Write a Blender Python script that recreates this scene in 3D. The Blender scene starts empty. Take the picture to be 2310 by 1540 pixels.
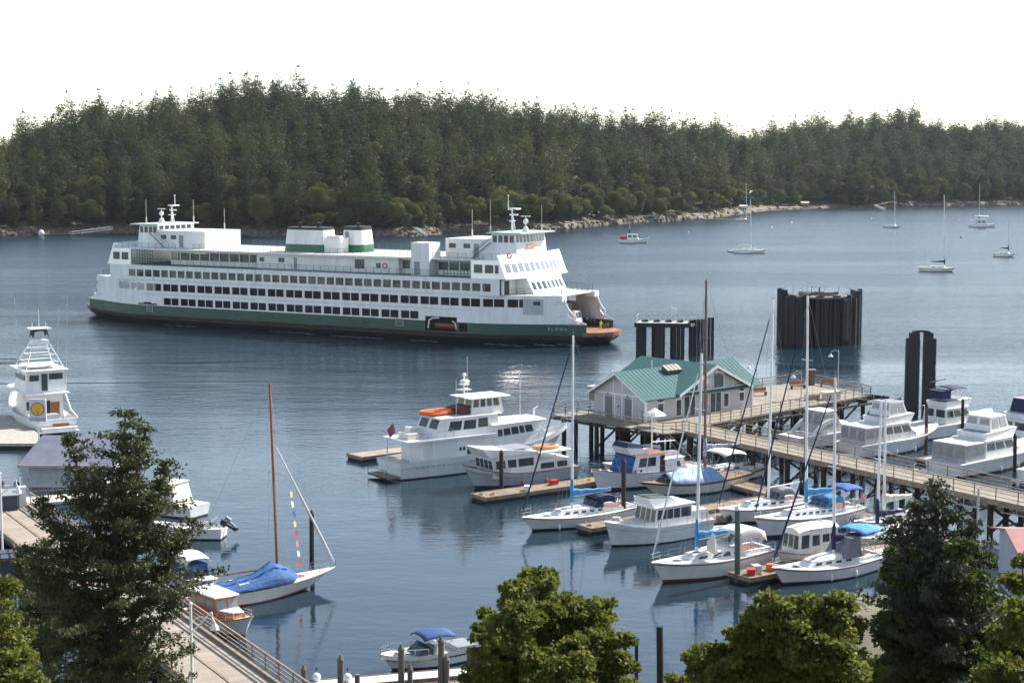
import bpy, math, random
import numpy as np
from mathutils import Vector, Matrix
random.seed(7); rng = np.random.default_rng(7)
R = math.radians; PI = math.pi
scene = bpy.context.scene
COL = scene.collection

# ---------------------------------------------------------------- camera model
CAMH = 32.; FPX = 3840.; PITCH = math.atan((770-355)/FPX)
cp, sp = math.cos(PITCH), math.sin(PITCH)
def G(px, py, z=0.):
    """point on the horizontal plane z seen at photo pixel px,py"""
    a = (px-1155)/FPX; b = -(py-770)/FPX
    d = (a, cp+b*sp, -sp+b*cp); t = (z-CAMH)/d[2]
    return Vector((d[0]*t, d[1]*t, z))
def atD(px, py, D):
    a = (px-1155)/FPX; b = -(py-770)/FPX
    d = (a, cp+b*sp, -sp+b*cp); t = D/d[1]
    return Vector((d[0]*t, D, CAMH+d[2]*t))

# ---------------------------------------------------------------- materials
MATS = {}
def newmat(name):
    m = bpy.data.materials.new(name); m.use_nodes = True
    nt = m.node_tree; return m, nt, nt.nodes['Principled BSDF']
def N(nt, t, **kw):
    n = nt.nodes.new(t)
    for k, v in kw.items():
        if k in n.inputs.keys(): n.inputs[k].default_value = v
        else: setattr(n, k, v)
    return n
def mat(name, col, rough=.5, metal=0., var=.12, scale=1.5, bump=0., col2=None, streak=False, spec=.5, coord='Object'):
    if name in MATS: return MATS[name]
    m, nt, b = newmat(name); L = nt.links.new
    tc = N(nt, 'ShaderNodeTexCoord'); mp = N(nt, 'ShaderNodeMapping')
    if streak: mp.inputs['Scale'].default_value = (1, 1, .15)
    L(tc.outputs[coord], mp.inputs[0])
    no = N(nt, 'ShaderNodeTexNoise', Scale=scale, Detail=6., Roughness=.62); L(mp.outputs[0], no.inputs['Vector'])
    mx = N(nt, 'ShaderNodeMix', data_type='RGBA')
    c2 = col2 if col2 else tuple(c*(1-2.2*var) for c in col)
    c1 = col if col2 else tuple(min(1, c*(1+.5*var)) for c in col)
    mx.inputs['A'].default_value = (*c1, 1); mx.inputs['B'].default_value = (*c2, 1)
    cr = N(nt, 'ShaderNodeMapRange'); cr.inputs['From Min'].default_value = .35; cr.inputs['From Max'].default_value = .72
    L(no.outputs[0], cr.inputs[0]); L(cr.outputs[0], mx.inputs['Factor']); L(mx.outputs['Result'], b.inputs['Base Color'])
    b.inputs['Roughness'].default_value = rough; b.inputs['Metallic'].default_value = metal
    b.inputs['Specular IOR Level'].default_value = spec
    if bump:
        n2 = N(nt, 'ShaderNodeTexNoise', Scale=scale*6, Detail=4.); L(tc.outputs[coord], n2.inputs['Vector'])
        bp = N(nt, 'ShaderNodeBump', Strength=bump, Distance=.05); L(n2.outputs[0], bp.inputs['Height']); L(bp.outputs[0], b.inputs['Normal'])
    MATS[name] = m; return m
def plankmat(name, col, col2, pitch=.2, axis=0, gap=.1, rough=.85, bump=.4):
    """boards laid side by side along one local axis, each with its own shade"""
    m, nt, b = newmat(name); L = nt.links.new
    tc = N(nt, 'ShaderNodeTexCoord'); sx = N(nt, 'ShaderNodeSeparateXYZ'); L(tc.outputs['Object'], sx.inputs[0])
    dv = N(nt, 'ShaderNodeMath', operation='DIVIDE'); L(sx.outputs[axis], dv.inputs[0]); dv.inputs[1].default_value = pitch
    fl = N(nt, 'ShaderNodeMath', operation='FLOOR'); L(dv.outputs[0], fl.inputs[0])
    fr = N(nt, 'ShaderNodeMath', operation='FRACT'); L(dv.outputs[0], fr.inputs[0])
    wn = N(nt, 'ShaderNodeTexWhiteNoise', noise_dimensions='1D'); L(fl.outputs[0], wn.inputs['W'])
    no = N(nt, 'ShaderNodeTexNoise', Scale=1.1, Detail=6.); L(tc.outputs['Object'], no.inputs['Vector'])
    ad = N(nt, 'ShaderNodeMath', operation='MULTIPLY_ADD'); L(wn.outputs[0], ad.inputs[0]); ad.inputs[1].default_value = .55
    sc = N(nt, 'ShaderNodeMath', operation='MULTIPLY'); L(no.outputs[0], sc.inputs[0]); sc.inputs[1].default_value = .7; L(sc.outputs[0], ad.inputs[2])
    mx = N(nt, 'ShaderNodeMix', data_type='RGBA'); mx.inputs['A'].default_value = (*col, 1); mx.inputs['B'].default_value = (*col2, 1)
    L(ad.outputs[0], mx.inputs['Factor'])
    lt = N(nt, 'ShaderNodeMath', operation='LESS_THAN'); L(fr.outputs[0], lt.inputs[0]); lt.inputs[1].default_value = gap
    m2 = N(nt, 'ShaderNodeMix', data_type='RGBA'); L(lt.outputs[0], m2.inputs['Factor']); L(mx.outputs['Result'], m2.inputs['A'])
    m2.inputs['B'].default_value = (*[c*.3 for c in col2], 1); L(m2.outputs['Result'], b.inputs['Base Color'])
    b.inputs['Roughness'].default_value = rough
    bp = N(nt, 'ShaderNodeBump', Strength=bump, Distance=.02, invert=True); L(lt.outputs[0], bp.inputs['Height']); L(bp.outputs[0], b.inputs['Normal'])
    return m
def leafmat(name, c1, c2, c3=None, trans=.25, objrand=.5, scale=.35, rough=.6, spec=.12, rnd=0., rz=.25):
    m, nt, b = newmat(name); L = nt.links.new
    tc = N(nt, 'ShaderNodeTexCoord'); no = N(nt, 'ShaderNodeTexNoise', Scale=scale, Detail=5., Roughness=.7); L(tc.outputs['Object'], no.inputs['Vector'])
    oi = N(nt, 'ShaderNodeObjectInfo')
    ad = N(nt, 'ShaderNodeMath', operation='MULTIPLY_ADD'); L(oi.outputs['Random'], ad.inputs[0]); ad.inputs[1].default_value = objrand
    s = N(nt, 'ShaderNodeMath', operation='MULTIPLY_ADD'); L(no.outputs[0], s.inputs[0]); s.inputs[1].default_value = 2.2*(1-objrand); s.inputs[2].default_value = -.6*(1-objrand)
    L(s.outputs[0], ad.inputs[2])
    cr = N(nt, 'ShaderNodeValToRGB'); e = cr.color_ramp.elements; e[0].color = (*c1, 1); e[1].color = (*c2, 1); e[0].position = .1; e[1].position = .75
    if c3: k = e.new(.97); k.color = (*c3, 1)
    L(ad.outputs[0], cr.inputs[0]); L(cr.outputs[0], b.inputs['Base Color']); b.inputs['Roughness'].default_value = rough
    b.inputs['Specular IOR Level'].default_value = spec
    tr = N(nt, 'ShaderNodeBsdfTranslucent'); L(cr.outputs[0], tr.inputs[0])
    if rnd:   # leaves of a far crown shade with the crown's own roundness
        ge = N(nt, 'ShaderNodeNewGeometry'); mu = N(nt, 'ShaderNodeVectorMath', operation='MULTIPLY'); L(tc.outputs['Object'], mu.inputs[0]); mu.inputs[1].default_value = (.22, .22, .0)
        au = N(nt, 'ShaderNodeVectorMath', operation='ADD'); L(mu.outputs[0], au.inputs[0]); au.inputs[1].default_value = (0, 0, rz)
        vt = N(nt, 'ShaderNodeVectorTransform', vector_type='VECTOR', convert_from='OBJECT', convert_to='WORLD'); L(au.outputs[0], vt.inputs[0])
        sc_ = N(nt, 'ShaderNodeVectorMath', operation='SCALE'); L(vt.outputs[0], sc_.inputs[0]); sc_.inputs['Scale'].default_value = rnd
        ad2 = N(nt, 'ShaderNodeVectorMath', operation='ADD'); L(sc_.outputs[0], ad2.inputs[0]); L(ge.outputs['Normal'], ad2.inputs[1])
        nn_ = N(nt, 'ShaderNodeVectorMath', operation='NORMALIZE'); L(ad2.outputs[0], nn_.inputs[0]); L(nn_.outputs[0], b.inputs['Normal']); L(nn_.outputs[0], tr.inputs['Normal'])
    ms = N(nt, 'ShaderNodeMixShader'); ms.inputs[0].default_value = trans
    L(b.outputs[0], ms.inputs[1]); L(tr.outputs[0], ms.inputs[2]); L(ms.outputs[0], nt.nodes['Material Output'].inputs[0])
    return m
def glassmat(name, tint=(.02, .03, .035), clear=0.):
    m, nt, b = newmat(name); L = nt.links.new
    b.inputs['Base Color'].default_value = (*tint, 1); b.inputs['Roughness'].default_value = .06; b.inputs['IOR'].default_value = 1.5
    oi = N(nt, 'ShaderNodeTexCoord'); no = N(nt, 'ShaderNodeTexNoise', Scale=2.5, Detail=3.); L(oi.outputs['Object'], no.inputs['Vector'])
    mx = N(nt, 'ShaderNodeMix', data_type='RGBA'); mx.inputs['A'].default_value = (*tint, 1); mx.inputs['B'].default_value = (*[min(1, c*2.6+.01) for c in tint], 1)
    L(no.outputs[0], mx.inputs['Factor']); L(mx.outputs['Result'], b.inputs['Base Color'])
    if clear:
        t = N(nt, 'ShaderNodeBsdfTransparent'); t.inputs[0].default_value = (.9, .93, .93, 1)
        ms = N(nt, 'ShaderNodeMixShader'); ms.inputs[0].default_value = clear
        L(b.outputs[0], ms.inputs[1]); L(t.outputs[0], ms.inputs[2]); L(ms.outputs[0], nt.nodes['Material Output'].inputs[0])
    return m

WHITE = mat('white_paint', (.78, .78, .76), .35, var=.07, scale=.8, streak=True)
FWHITE = mat('ferry_white', (.80, .81, .82), .5, scale=.9, streak=True, col2=(.66, .63, .59))
CREAM = mat('cream_paint', (.74, .69, .58), .35, var=.08)
GEL = mat('gelcoat', (.80, .79, .76), .25, var=.06, scale=1.2)
DECKM = mat('nonskid_deck', (.62, .60, .56), .7, var=.1, scale=2)
LGREY = mat('light_grey_paint', (.45, .47, .5), .5, var=.1)
GREYP = mat('grey_paint', (.25, .27, .29), .5, var=.12)
BLACKP = mat('black_paint', (.015, .016, .018), .5, var=.2)
DGREEN = mat('ferry_green', (.014, .062, .045), .45, var=.15, scale=.3, streak=True)
FGREEN = mat('funnel_green', (.02, .13, .06), .45, var=.08)
RAILG = mat('rail_green', (.03, .10, .085), .5, var=.1)
DKGRN = mat('deck_green', (.06, .13, .12), .8, var=.15)
BROWNR = mat('boot_top_brown', (.04, .02, .019), .6, var=.25, scale=.5, streak=True)
RUST = mat('rusty_deck', (.30, .13, .065), .8, var=.2, scale=.35, col2=(.16, .075, .05))
FCREAM = mat('cabin_top_cream', (.62, .58, .48), .8, var=.08, scale=.3)
TAN = mat('tan_panel', (.5, .38, .22), .7, var=.25, scale=.6)
YELLOWI = mat('pale_yellow_panel', (.7, .62, .36), .6, var=.3, scale=.5)
GLASS = glassmat('dark_glass'); CLEAR = glassmat('clear_glass', (.03, .035, .04), .72)
CHROME = mat('steel', (.6, .62, .64), .25, .9, var=.05)
ALU = mat('aluminium_spar', (.80, .80, .80), .4, .0, var=.05)
WIRE = mat('rigging_wire', (.32, .33, .35), .5, .4, var=.05)
TEAK = mat('varnished_wood', (.33, .12, .045), .3, var=.18, scale=3)
BROWNW = mat('brown_wood', (.16, .08, .05), .6, var=.2, scale=3)
BLUEC = mat('blue_canvas', (.02, .10, .36), .8, var=.25, scale=3, bump=.6)
LBLUEC = mat('light_blue_canvas', (.06, .28, .60), .8, var=.2, scale=3, bump=.6)
NAVY = mat('navy_canvas', (.012, .02, .075), .8, var=.2, scale=3, bump=.5)
GREYC = mat('grey_canvas', (.22, .22, .25), .85, var=.15, scale=2, bump=.5)
WCANV = mat('white_canvas', (.75, .72, .66), .8, var=.08, scale=2, bump=.4)
BLKC = mat('black_canvas', (.02, .02, .025), .85, var=.1)
ORANGE = mat('orange_rubber', (.75, .16, .03), .5, var=.12)
REDP = mat('red_paint', (.45, .035, .025), .45, var=.12)
YELP = mat('yellow_paint', (.75, .5, .04), .5, var=.1)
BOOT = mat('antifouling', (.03, .045, .07), .6, var=.2)
BOOTR = mat('red_antifouling', (.18, .04, .03), .6, var=.2)
PILE = mat('creosoted_timber', (.035, .026, .021), .85, var=.3, scale=2, streak=True, bump=.6)
PILED = mat('dark_steel_sheet', (.011, .012, .016), .6, var=.35, scale=.5, streak=True, bump=.3)
CONC = mat('weathered_concrete', (.42, .40, .37), .85, var=.18, scale=1.5, bump=.3)
BARK = mat('tree_bark', (.09, .065, .05), .9, var=.25, scale=3, bump=.6)
PEBBLE = mat('dark_rubber', (.02, .02, .02), .8, var=.1)
PLANKY = plankmat('pier_planks', (.34, .29, .225), (.175, .15, .12), .3, 0, .08)
PLANKD = plankmat('dock_planks', (.34, .25, .165), (.16, .12, .085), .34, 0, .12)
PLANKL = plankmat('pale_dock_planks', (.37, .315, .25), (.24, .20, .16), 1.1, 0, .035)
RAILW = mat('weathered_rail_wood', (.27, .21, .155), .8, var=.2, scale=2)
LAV = plankmat('clapboard', (.53, .50, .51), (.47, .445, .455), .16, 2, .08, .6, .2)

# ---------------------------------------------------------------- mesh builder
class MB:
    def __init__(s, M=None): s.v = []; s.f = []; s.mi = []; s.k = 0; s.M = M
    def _a(s, pts):
        b = len(s.v)
        if s.M is not None: pts = [s.M @ Vector(p) for p in pts]
        s.v += [tuple(p) for p in pts]; return b
    def face(s, idx): s.f.append(tuple(idx)); s.mi.append(s.k)
    def poly(s, pts):
        b = s._a(pts); s.face(range(b, b+len(pts))); return s
    def bx(s, x0, x1, y0, y1, z0, z1):
        return s.hexa([(x0,y0,z0),(x1,y0,z0),(x1,y1,z0),(x0,y1,z0)], [(x0,y0,z1),(x1,y0,z1),(x1,y1,z1),(x0,y1,z1)])
    def hexa(s, bot, top):
        n = len(bot); b = s._a(list(bot)+list(top))
        s.face([b+i for i in range(n)][::-1]); s.face([b+n+i for i in range(n)])
        for i in range(n): j = (i+1) % n; s.face([b+i, b+j, b+n+j, b+n+i])
        return s
    def ext(s, pts, d):
        d = Vector(d); return s.hexa(pts, [Vector(p)+d for p in pts])
    def tube(s, p, q, r, r2=None, n=6, cap=True):
        p, q = Vector(p), Vector(q); r2 = r if r2 is None else r2
        d = q-p
        if d.length < 1e-6: return s
        d.normalize(); a = d.orthogonal().normalized(); c = d.cross(a)
        A = [p+(a*math.cos(2*PI*i/n)+c*math.sin(2*PI*i/n))*r for i in range(n)]
        B = [q+(a*math.cos(2*PI*i/n)+c*math.sin(2*PI*i/n))*r2 for i in range(n)]
        b = s._a(A+B)
        for i in range(n): j = (i+1) % n; s.face([b+i, b+j, b+n+j, b+n+i])
        if cap: s.face([b+i for i in range(n)][::-1]); s.face([b+n+i for i in range(n)])
        return s
    def path(s, pts, r, n=5, closed=False):
        pts = list(pts)
        if closed: pts.append(pts[0])
        for a, b in zip(pts, pts[1:]): s.tube(a, b, r, n=n)
        return s
    def loft(s, rings, closed=True, caps=True):
        n = len(rings[0]); b = s._a([p for r in rings for p in r])
        for k in range(len(rings)-1):
            for i in range(n if closed else n-1):
                j = (i+1) % n; s.face([b+k*n+i, b+k*n+j, b+(k+1)*n+j, b+(k+1)*n+i])
        if caps and closed: s.face([b+i for i in range(n)][::-1]); s.face([b+(len(rings)-1)*n+i for i in range(n)])
        return s
    def ball(s, c, rx, ry=None, rz=None, n=10, m=7):
        ry = rx if ry is None else ry; rz = rx if rz is None else rz
        rings = []
        for k in range(m+1):
            t = -PI/2+PI*(k*.998+.001*m)/m
            rings.append([(c[0]+rx*math.cos(t)*math.cos(2*PI*i/n), c[1]+ry*math.cos(t)*math.sin(2*PI*i/n), c[2]+rz*math.sin(t)) for i in range(n)])
        return s.loft(rings)
    def lathe(s, c, prof, n=12):
        return s.loft([[(c[0]+r*math.cos(2*PI*i/n), c[1]+r*math.sin(2*PI*i/n), c[2]+z) for i in range(n)] for r, z in prof])
    def build(s, name, mats, parent=None, smooth=False, recalc=True):
        me = bpy.data.meshes.new(name); me.from_pydata(s.v, [], s.f)
        if not isinstance(mats, (list, tuple)): mats = [mats]
        for m in mats: me.materials.append(m)
        if len(mats) > 1: me.polygons.foreach_set('material_index', s.mi)
        if recalc:
            import bmesh
            bm = bmesh.new(); bm.from_mesh(me); bmesh.ops.recalc_face_normals(bm, faces=bm.faces); bm.to_mesh(me); bm.free()
        if smooth:
            me.polygons.foreach_set('use_smooth', [True]*len(me.polygons))
            try: me.set_sharp_from_angle(angle=R(38))
            except Exception: pass
        o = bpy.data.objects.new(name, me); COL.objects.link(o)
        if parent is not None: o.parent = parent
        return o
def tag(o, label=None, cat=None, group=None, kind=None):
    if label: o['label'] = label
    if cat: o['category'] = cat
    if group: o['group'] = group
    if kind: o['kind'] = kind
    return o
def thing(name, label, cat, loc=(0, 0, 0), ang=0., group=None, roll=0.):
    o = bpy.data.objects.new(name, None); COL.objects.link(o); o.empty_display_size = .5
    o.location = loc; o.rotation_euler = (roll, 0, ang); return tag(o, label, cat, group)
def copy_thing(root, loc, ang, label, group=None):
    r = root.copy(); COL.objects.link(r); r.location = loc; r.rotation_euler = (0, 0, ang); r['label'] = label
    if group: r['group'] = group
    for ch in list(root.children):
        c = ch.copy(); COL.objects.link(c); c.parent = r
        for g in list(ch.children):
            d = g.copy(); COL.objects.link(d); d.parent = c
    return r
def lettering(name, txt, size, m, parent, loc, rot, ext=.01, label=None):
    cu = bpy.data.curves.new('t', 'FONT'); cu.body = txt; cu.size = size; cu.extrude = ext; cu.align_x = 'CENTER'
    o = bpy.data.objects.new('t', cu); COL.objects.link(o)
    dg = bpy.context.evaluated_depsgraph_get(); me = bpy.data.meshes.new_from_object(o.evaluated_get(dg))
    bpy.data.objects.remove(o); me.name = name; me.materials.clear(); me.materials.append(m)
    k = bpy.data.objects.new(name, me); COL.objects.link(k); k.parent = parent; k.location = loc; k.rotation_euler = rot
    if label: k['label'] = label
    return k
def panel(q, u0, u1, v0, v1, out=.02, mb=None, depth=None):
    """thin slab lying on a quad (corners bl,br,tr,tl seen from outside)"""
    bl, br, tr, tl = [Vector(p) for p in q]
    P = lambda u, v: (bl*(1-u)+br*u)*(1-v)+(tl*(1-u)+tr*u)*v
    n = (br-bl).cross(tl-bl).normalized()
    pts = [P(u0, v0), P(u1, v0), P(u1, v1), P(u0, v1)]
    mb = mb or MB(); d = depth if depth else out*1.5
    mb.ext([p-n*(d-out) for p in pts], n*d); return mb
def rail(pts, h, step=1.5, r=.02, lines=2, closed=False, mb=None, rtop=None):
    mb = mb or MB(); pts = [Vector(p) for p in pts]
    if closed: pts.append(pts[0])
    up = Vector((0, 0, 1))
    for a, b in zip(pts, pts[1:]):
        L = (b-a).length; n = max(1, round(L/step))
        for i in range(n+1): p = a.lerp(b, i/n); mb.tube(p, p+up*h, r, n=4)
        for k in range(lines):
            hh = h*(k+1)/lines; mb.tube(a+up*hh, b+up*hh, (rtop or r) if k == lines-1 else r*.7, n=4)
    return mb
# ---------------------------------------------------------------- camera, sky, sun
cam = bpy.data.cameras.new('camera'); co = bpy.data.objects.new('camera', cam); COL.objects.link(co)
co.location = (0, 0, CAMH); co.rotation_euler = (PI/2-PITCH, 0, 0)
cam.sensor_width = 36; cam.lens = 36*FPX/2310; cam.clip_start = .5; cam.clip_end = 20000
scene.camera = co
SUN_AZ, SUN_EL = R(38), R(40)           # azimuth measured from +X towards +Y
w = bpy.data.worlds.new('World'); scene.world = w; w.use_nodes = True
nt = w.node_tree; bg = nt.nodes['Background']
sky = nt.nodes.new('ShaderNodeTexSky'); sky.sky_type = 'NISHITA'; sky.sun_disc = False
sky.sun_elevation = SUN_EL; sky.sun_rotation = PI/2-SUN_AZ
sky.air_density = 1.0; sky.dust_density = .4; sky.ozone_density = 1.3; sky.altitude = 20
hs = nt.nodes.new('ShaderNodeHueSaturation'); hs.inputs['Saturation'].default_value = .72; nt.links.new(sky.outputs[0], hs.inputs['Color']); nt.links.new(hs.outputs[0], bg.inputs[0]); bg.inputs[1].default_value = .116
sl = bpy.data.lights.new('sun', 'SUN'); sl.energy = 5; sl.angle = R(.5); sl.color = (1, .95, .87)
so = bpy.data.objects.new('sun', sl); COL.objects.link(so); so.location = (100, 100, 200)
sd = Vector((math.cos(SUN_AZ)*math.cos(SUN_EL), math.sin(SUN_AZ)*math.cos(SUN_EL), math.sin(SUN_EL)))
so.rotation_euler = sd.to_track_quat('Z', 'Y').to_euler()
scene.view_settings.view_transform = 'Standard'; scene.view_settings.look = 'None'
scene.view_settings.exposure = 1.0; scene.view_settings.gamma = 1
try:
    scene.cycles.max_bounces = 6; scene.cycles.transparent_max_bounces = 16; scene.cycles.caustics_reflective = True; scene.cycles.blur_glossy = 0.; scene.cycles.sample_clamp_indirect = 0
except Exception: pass

# ---------------------------------------------------------------- water
def watermat():
    m, nt, b = newmat('sea_water'); L = nt.links.new
    b.inputs['Base Color'].default_value = (.008, .022, .034, 1); b.inputs['Roughness'].default_value = .04; b.inputs['IOR'].default_value = 1.33
    tc = N(nt, 'ShaderNodeTexCoord')
    def noise(sx, sy, sc, det, rot=0.):
        mp = N(nt, 'ShaderNodeMapping'); mp.inputs['Scale'].default_value = (sx, sy, 1); mp.inputs['Rotation'].default_value = (0, 0, rot)
        L(tc.outputs['Object'], mp.inputs[0]); n = N(nt, 'ShaderNodeTexNoise', Scale=sc, Detail=det, Roughness=.55); L(mp.outputs[0], n.inputs['Vector']); return n.outputs[0]
    a = noise(.55, 1., 1.1, 3, R(8)); c = noise(.8, 1., 3.6, 3, R(-14)); d = noise(.5, 1., .22, 2, R(4))
    # wind-ruffled lanes: the ripples are stronger in some patches of the bay than in others
    pt = noise(.25, 1., .018, 3, R(12)); pr = N(nt, 'ShaderNodeMapRange'); L(pt, pr.inputs[0])
    pr.inputs['From Min'].default_value = .38; pr.inputs['From Max'].default_value = .62; pr.inputs['To Min'].default_value = .45; pr.inputs['To Max'].default_value = 1.4
    def mul(x, k):
        q = N(nt, 'ShaderNodeMath', operation='MULTIPLY'); L(x, q.inputs[0])
        if isinstance(k, float): q.inputs[1].default_value = k
        else: L(k, q.inputs[1])
        return q.outputs[0]
    def add(x, y):
        q = N(nt, 'ShaderNodeMath', operation='ADD'); L(x, q.inputs[0]); L(y, q.inputs[1]); return q.outputs[0]
    h = add(mul(a, .055), add(mul(c, .014), mul(d, .10)))
    # out in the open bay the breeze raises more chop than between the docks
    sx = N(nt, 'ShaderNodeSeparateXYZ'); L(tc.outputs['Object'], sx.inputs[0])
    fr = N(nt, 'ShaderNodeMapRange'); L(sx.outputs[1], fr.inputs[0]); fr.inputs['From Min'].default_value = 150; fr.inputs['From Max'].default_value = 400
    fr.inputs['To Min'].default_value = .55; fr.inputs['To Max'].default_value = 4.6
    # long thin current lines and old wakes lying across the bay
    ln = noise(.10, 1., .05, 2, R(-7)); m1 = N(nt, 'ShaderNodeMath', operation='SUBTRACT'); L(ln, m1.inputs[0]); m1.inputs[1].default_value = .5
    m2 = N(nt, 'ShaderNodeMath', operation='ABSOLUTE'); L(m1.outputs[0], m2.inputs[0]); m3 = N(nt, 'ShaderNodeMapRange'); L(m2.outputs[0], m3.inputs[0]); m3.inputs['From Max'].default_value = .018; m3.inputs['To Min'].default_value = 1.; m3.inputs['To Max'].default_value = 0.
    wy = N(nt, 'ShaderNodeMapRange'); L(sx.outputs[1], wy.inputs[0]); wy.inputs['From Min'].default_value = 215; wy.inputs['From Max'].default_value = 250
    wx = N(nt, 'ShaderNodeMapRange'); L(sx.outputs[0], wx.inputs[0]); wx.inputs['From Min'].default_value = -30; wx.inputs['From Max'].default_value = -60
    h = add(mul(mul(h, pr.outputs[0]), fr.outputs[0]), mul(mul(mul(m3.outputs[0], wy.outputs[0]), wx.outputs[0]), .16))
    rr = N(nt, 'ShaderNodeMapRange'); L(sx.outputs[1], rr.inputs[0]); rr.inputs['From Min'].default_value = 170; rr.inputs['From Max'].default_value = 480
    rr.inputs['To Min'].default_value = .045; rr.inputs['To Max'].default_value = .24; L(rr.outputs[0], b.inputs['Roughness'])   # ripples too small to see far out
    bp = N(nt, 'ShaderNodeBump', Strength=1., Distance=1.); L(h, bp.inputs['Height']); L(bp.outputs[0], b.inputs['Normal'])
    return m
WATER = watermat()
mb = MB(); mb.poly([(-3000, -60, 0), (3000, -60, 0), (3000, 6000, 0), (-3000, 6000, 0)])
tag(mb.build('water', WATER, recalc=False), kind='structure')
sb = MB(); sb.poly([(-3000, -60, -6), (3000, -60, -6), (3000, 6000, -6), (-3000, 6000, -6)])
tag(sb.build('seabed', mat('mud', (.06, .06, .05), .9), recalc=False), kind='structure')

# ---------------------------------------------------------------- far island
SH = [(-700,545),(-300,538),(0,533),(212,528),(400,530),(600,536),(818,535),(931,535),(1005,525),(1100,525),(1243,521),(1340,511),(1430,503),(1500,500),(1600,493),(1656,486),(1727,476),(1833,471),(1991,469),(2150,466),(2310,463),(2700,456),(3100,452)]
RG = [(-700,330),(-300,310),(-100,300),(0,282),(100,245),(200,212),(300,215),(380,188),(450,188),(580,160),(640,150),(720,178),(820,152),(900,190),(1000,185),(1080,195),(1160,215),(1240,218),(1330,240),(1400,262),(1500,262),(1600,272),(1700,280),(1760,275),(1820,262),(1900,262),(1960,250),(2030,250),(2100,262),(2200,266),(2310,262),(2700,285),(3100,300)]
def interp(T, x): return float(np.interp(x, [t[0] for t in T], [t[1] for t in T]))
TREEH = 24.
NV = [0, 2, 5, 9, 14, 20, 30, 45, 65, 90, 120, 150, 185, 220, 260, 300, 350, 420, 520]
def island_point(px, v):
    """v metres inland from the shoreline point seen at pixel column px"""
    s = G(px, interp(SH, px)); d = Vector((s.x, s.y, 0)).normalized(); p = s+d*v
    Yr = s.y+250; ztop = CAMH+(355-interp(RG, px)-float(np.interp(px, (1000, 1500), (42, 18))))/FPX*Yr; zr = ztop-TREEH
    t = min(1, v/235.); f = .35*t+.65*t*t*(3-2*t)
    n = 2.2*math.sin(px*.013+v*.03)+1.6*math.sin(px*.031-v*.05)
    bank = 1.6*min(1, v/4.)+1.2*min(1, max(0, v-4)/8.)
    if 1650 < px < 2000: bank *= min(1, .35+v/60.)
    z = -1.2*(1 if v == 0 else 0)+bank+f*max(zr-3, 4)+n*min(1, v/60.)
    if v > 280: z -= (v-280)*.12
    return Vector((p.x, p.y, max(z, -2)))
mb = MB(); cols = list(range(-700, 3101, 20)); jit = [random.uniform(-3, 3) for _ in cols]
rows = []
for i, px in enumerate(cols):
    col = []
    for v in NV:
        p = island_point(px, v)
        if 0 < v < 25: p.z += random.uniform(-.35, .5); p.y += random.uniform(-1.2, 1.2)
        col.append(p)
    rows.append(col)
mb.loft(rows, closed=False, caps=False)
def groundmat():
    m, nt, b = newmat('island_ground'); L = nt.links.new
    ge = N(nt, 'ShaderNodeNewGeometry'); sx = N(nt, 'ShaderNodeSeparateXYZ'); L(ge.outputs['Position'], sx.inputs[0])
    tc = N(nt, 'ShaderNodeTexCoord'); no = N(nt, 'ShaderNodeTexNoise', Scale=.12, Detail=8., Roughness=.7); L(tc.outputs['Object'], no.inputs['Vector'])
    ad = N(nt, 'ShaderNodeMath', operation='MULTIPLY_ADD'); L(no.outputs[0], ad.inputs[0]); ad.inputs[1].default_value = 5.; L(sx.outputs[2], ad.inputs[2])
    mr = N(nt, 'ShaderNodeMapRange'); L(ad.outputs[0], mr.inputs[0]); mr.inputs['From Min'].default_value = 1.5; mr.inputs['From Max'].default_value = 9.
    cr = N(nt, 'ShaderNodeValToRGB'); L(mr.outputs[0], cr.inputs[0]); e = cr.color_ramp.elements
    e[0].color = (.035, .03, .022, 1); e[1].color = (.03, .04, .018, 1)
    for p, c in ((.1, (.06, .048, .032)), (.3, (.17, .135, .09)), (.45, (.15, .11, .07)), (.6, (.10, .09, .045))): k = e.new(p); k.color = (*c, 1)
    L(cr.outputs[0], b.inputs['Base Color']); b.inputs['Roughness'].default_value = .9
    n2 = N(nt, 'ShaderNodeTexNoise', Scale=.7, Detail=8.); L(tc.outputs['Object'], n2.inputs['Vector'])
    bp = N(nt, 'ShaderNodeBump', Strength=.9, Distance=1.2); L(n2.outputs[0], bp.inputs['Height']); L(bp.outputs[0], b.inputs['Normal'])
    return m
GROUNDM = groundmat()
tag(mb.build('island_terrain', GROUNDM, smooth=True), kind='structure')

# ---------------------------------------------------------------- trees: leaf clumps made of many small faces
def clumps_mesh(name, C, S, mats, trunk=None, flat=.5, up=None):
    """C (n,3) clump centres, S (n,) sizes: three irregular faces each"""
    n = len(C); k = 3; V = np.zeros((n*k, 4, 3))
    for j in range(k):
        a = rng.normal(size=(n, 3)); a /= np.linalg.norm(a, axis=1)[:, None]
        b = rng.normal(size=(n, 3)); b[:, 2] *= flat
        b -= a*(a*b).sum(1)[:, None]; b /= np.linalg.norm(b, axis=1)[:, None]
        off = rng.normal(size=(n, 3))*S[:, None]*.35; c = C+off
        s1 = S[:, None]*rng.uniform(.5, 1., (n, 1)); s2 = S[:, None]*rng.uniform(.22, .5, (n, 1))
        V[j::k, 0] = c-a*s1*.6; V[j::k, 1] = c+b*s2*.7-a*s1*.05; V[j::k, 2] = c+a*s1*.7; V[j::k, 3] = c-b*s2*.6
    return raw_mesh(name, V, mats, trunk)
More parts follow.
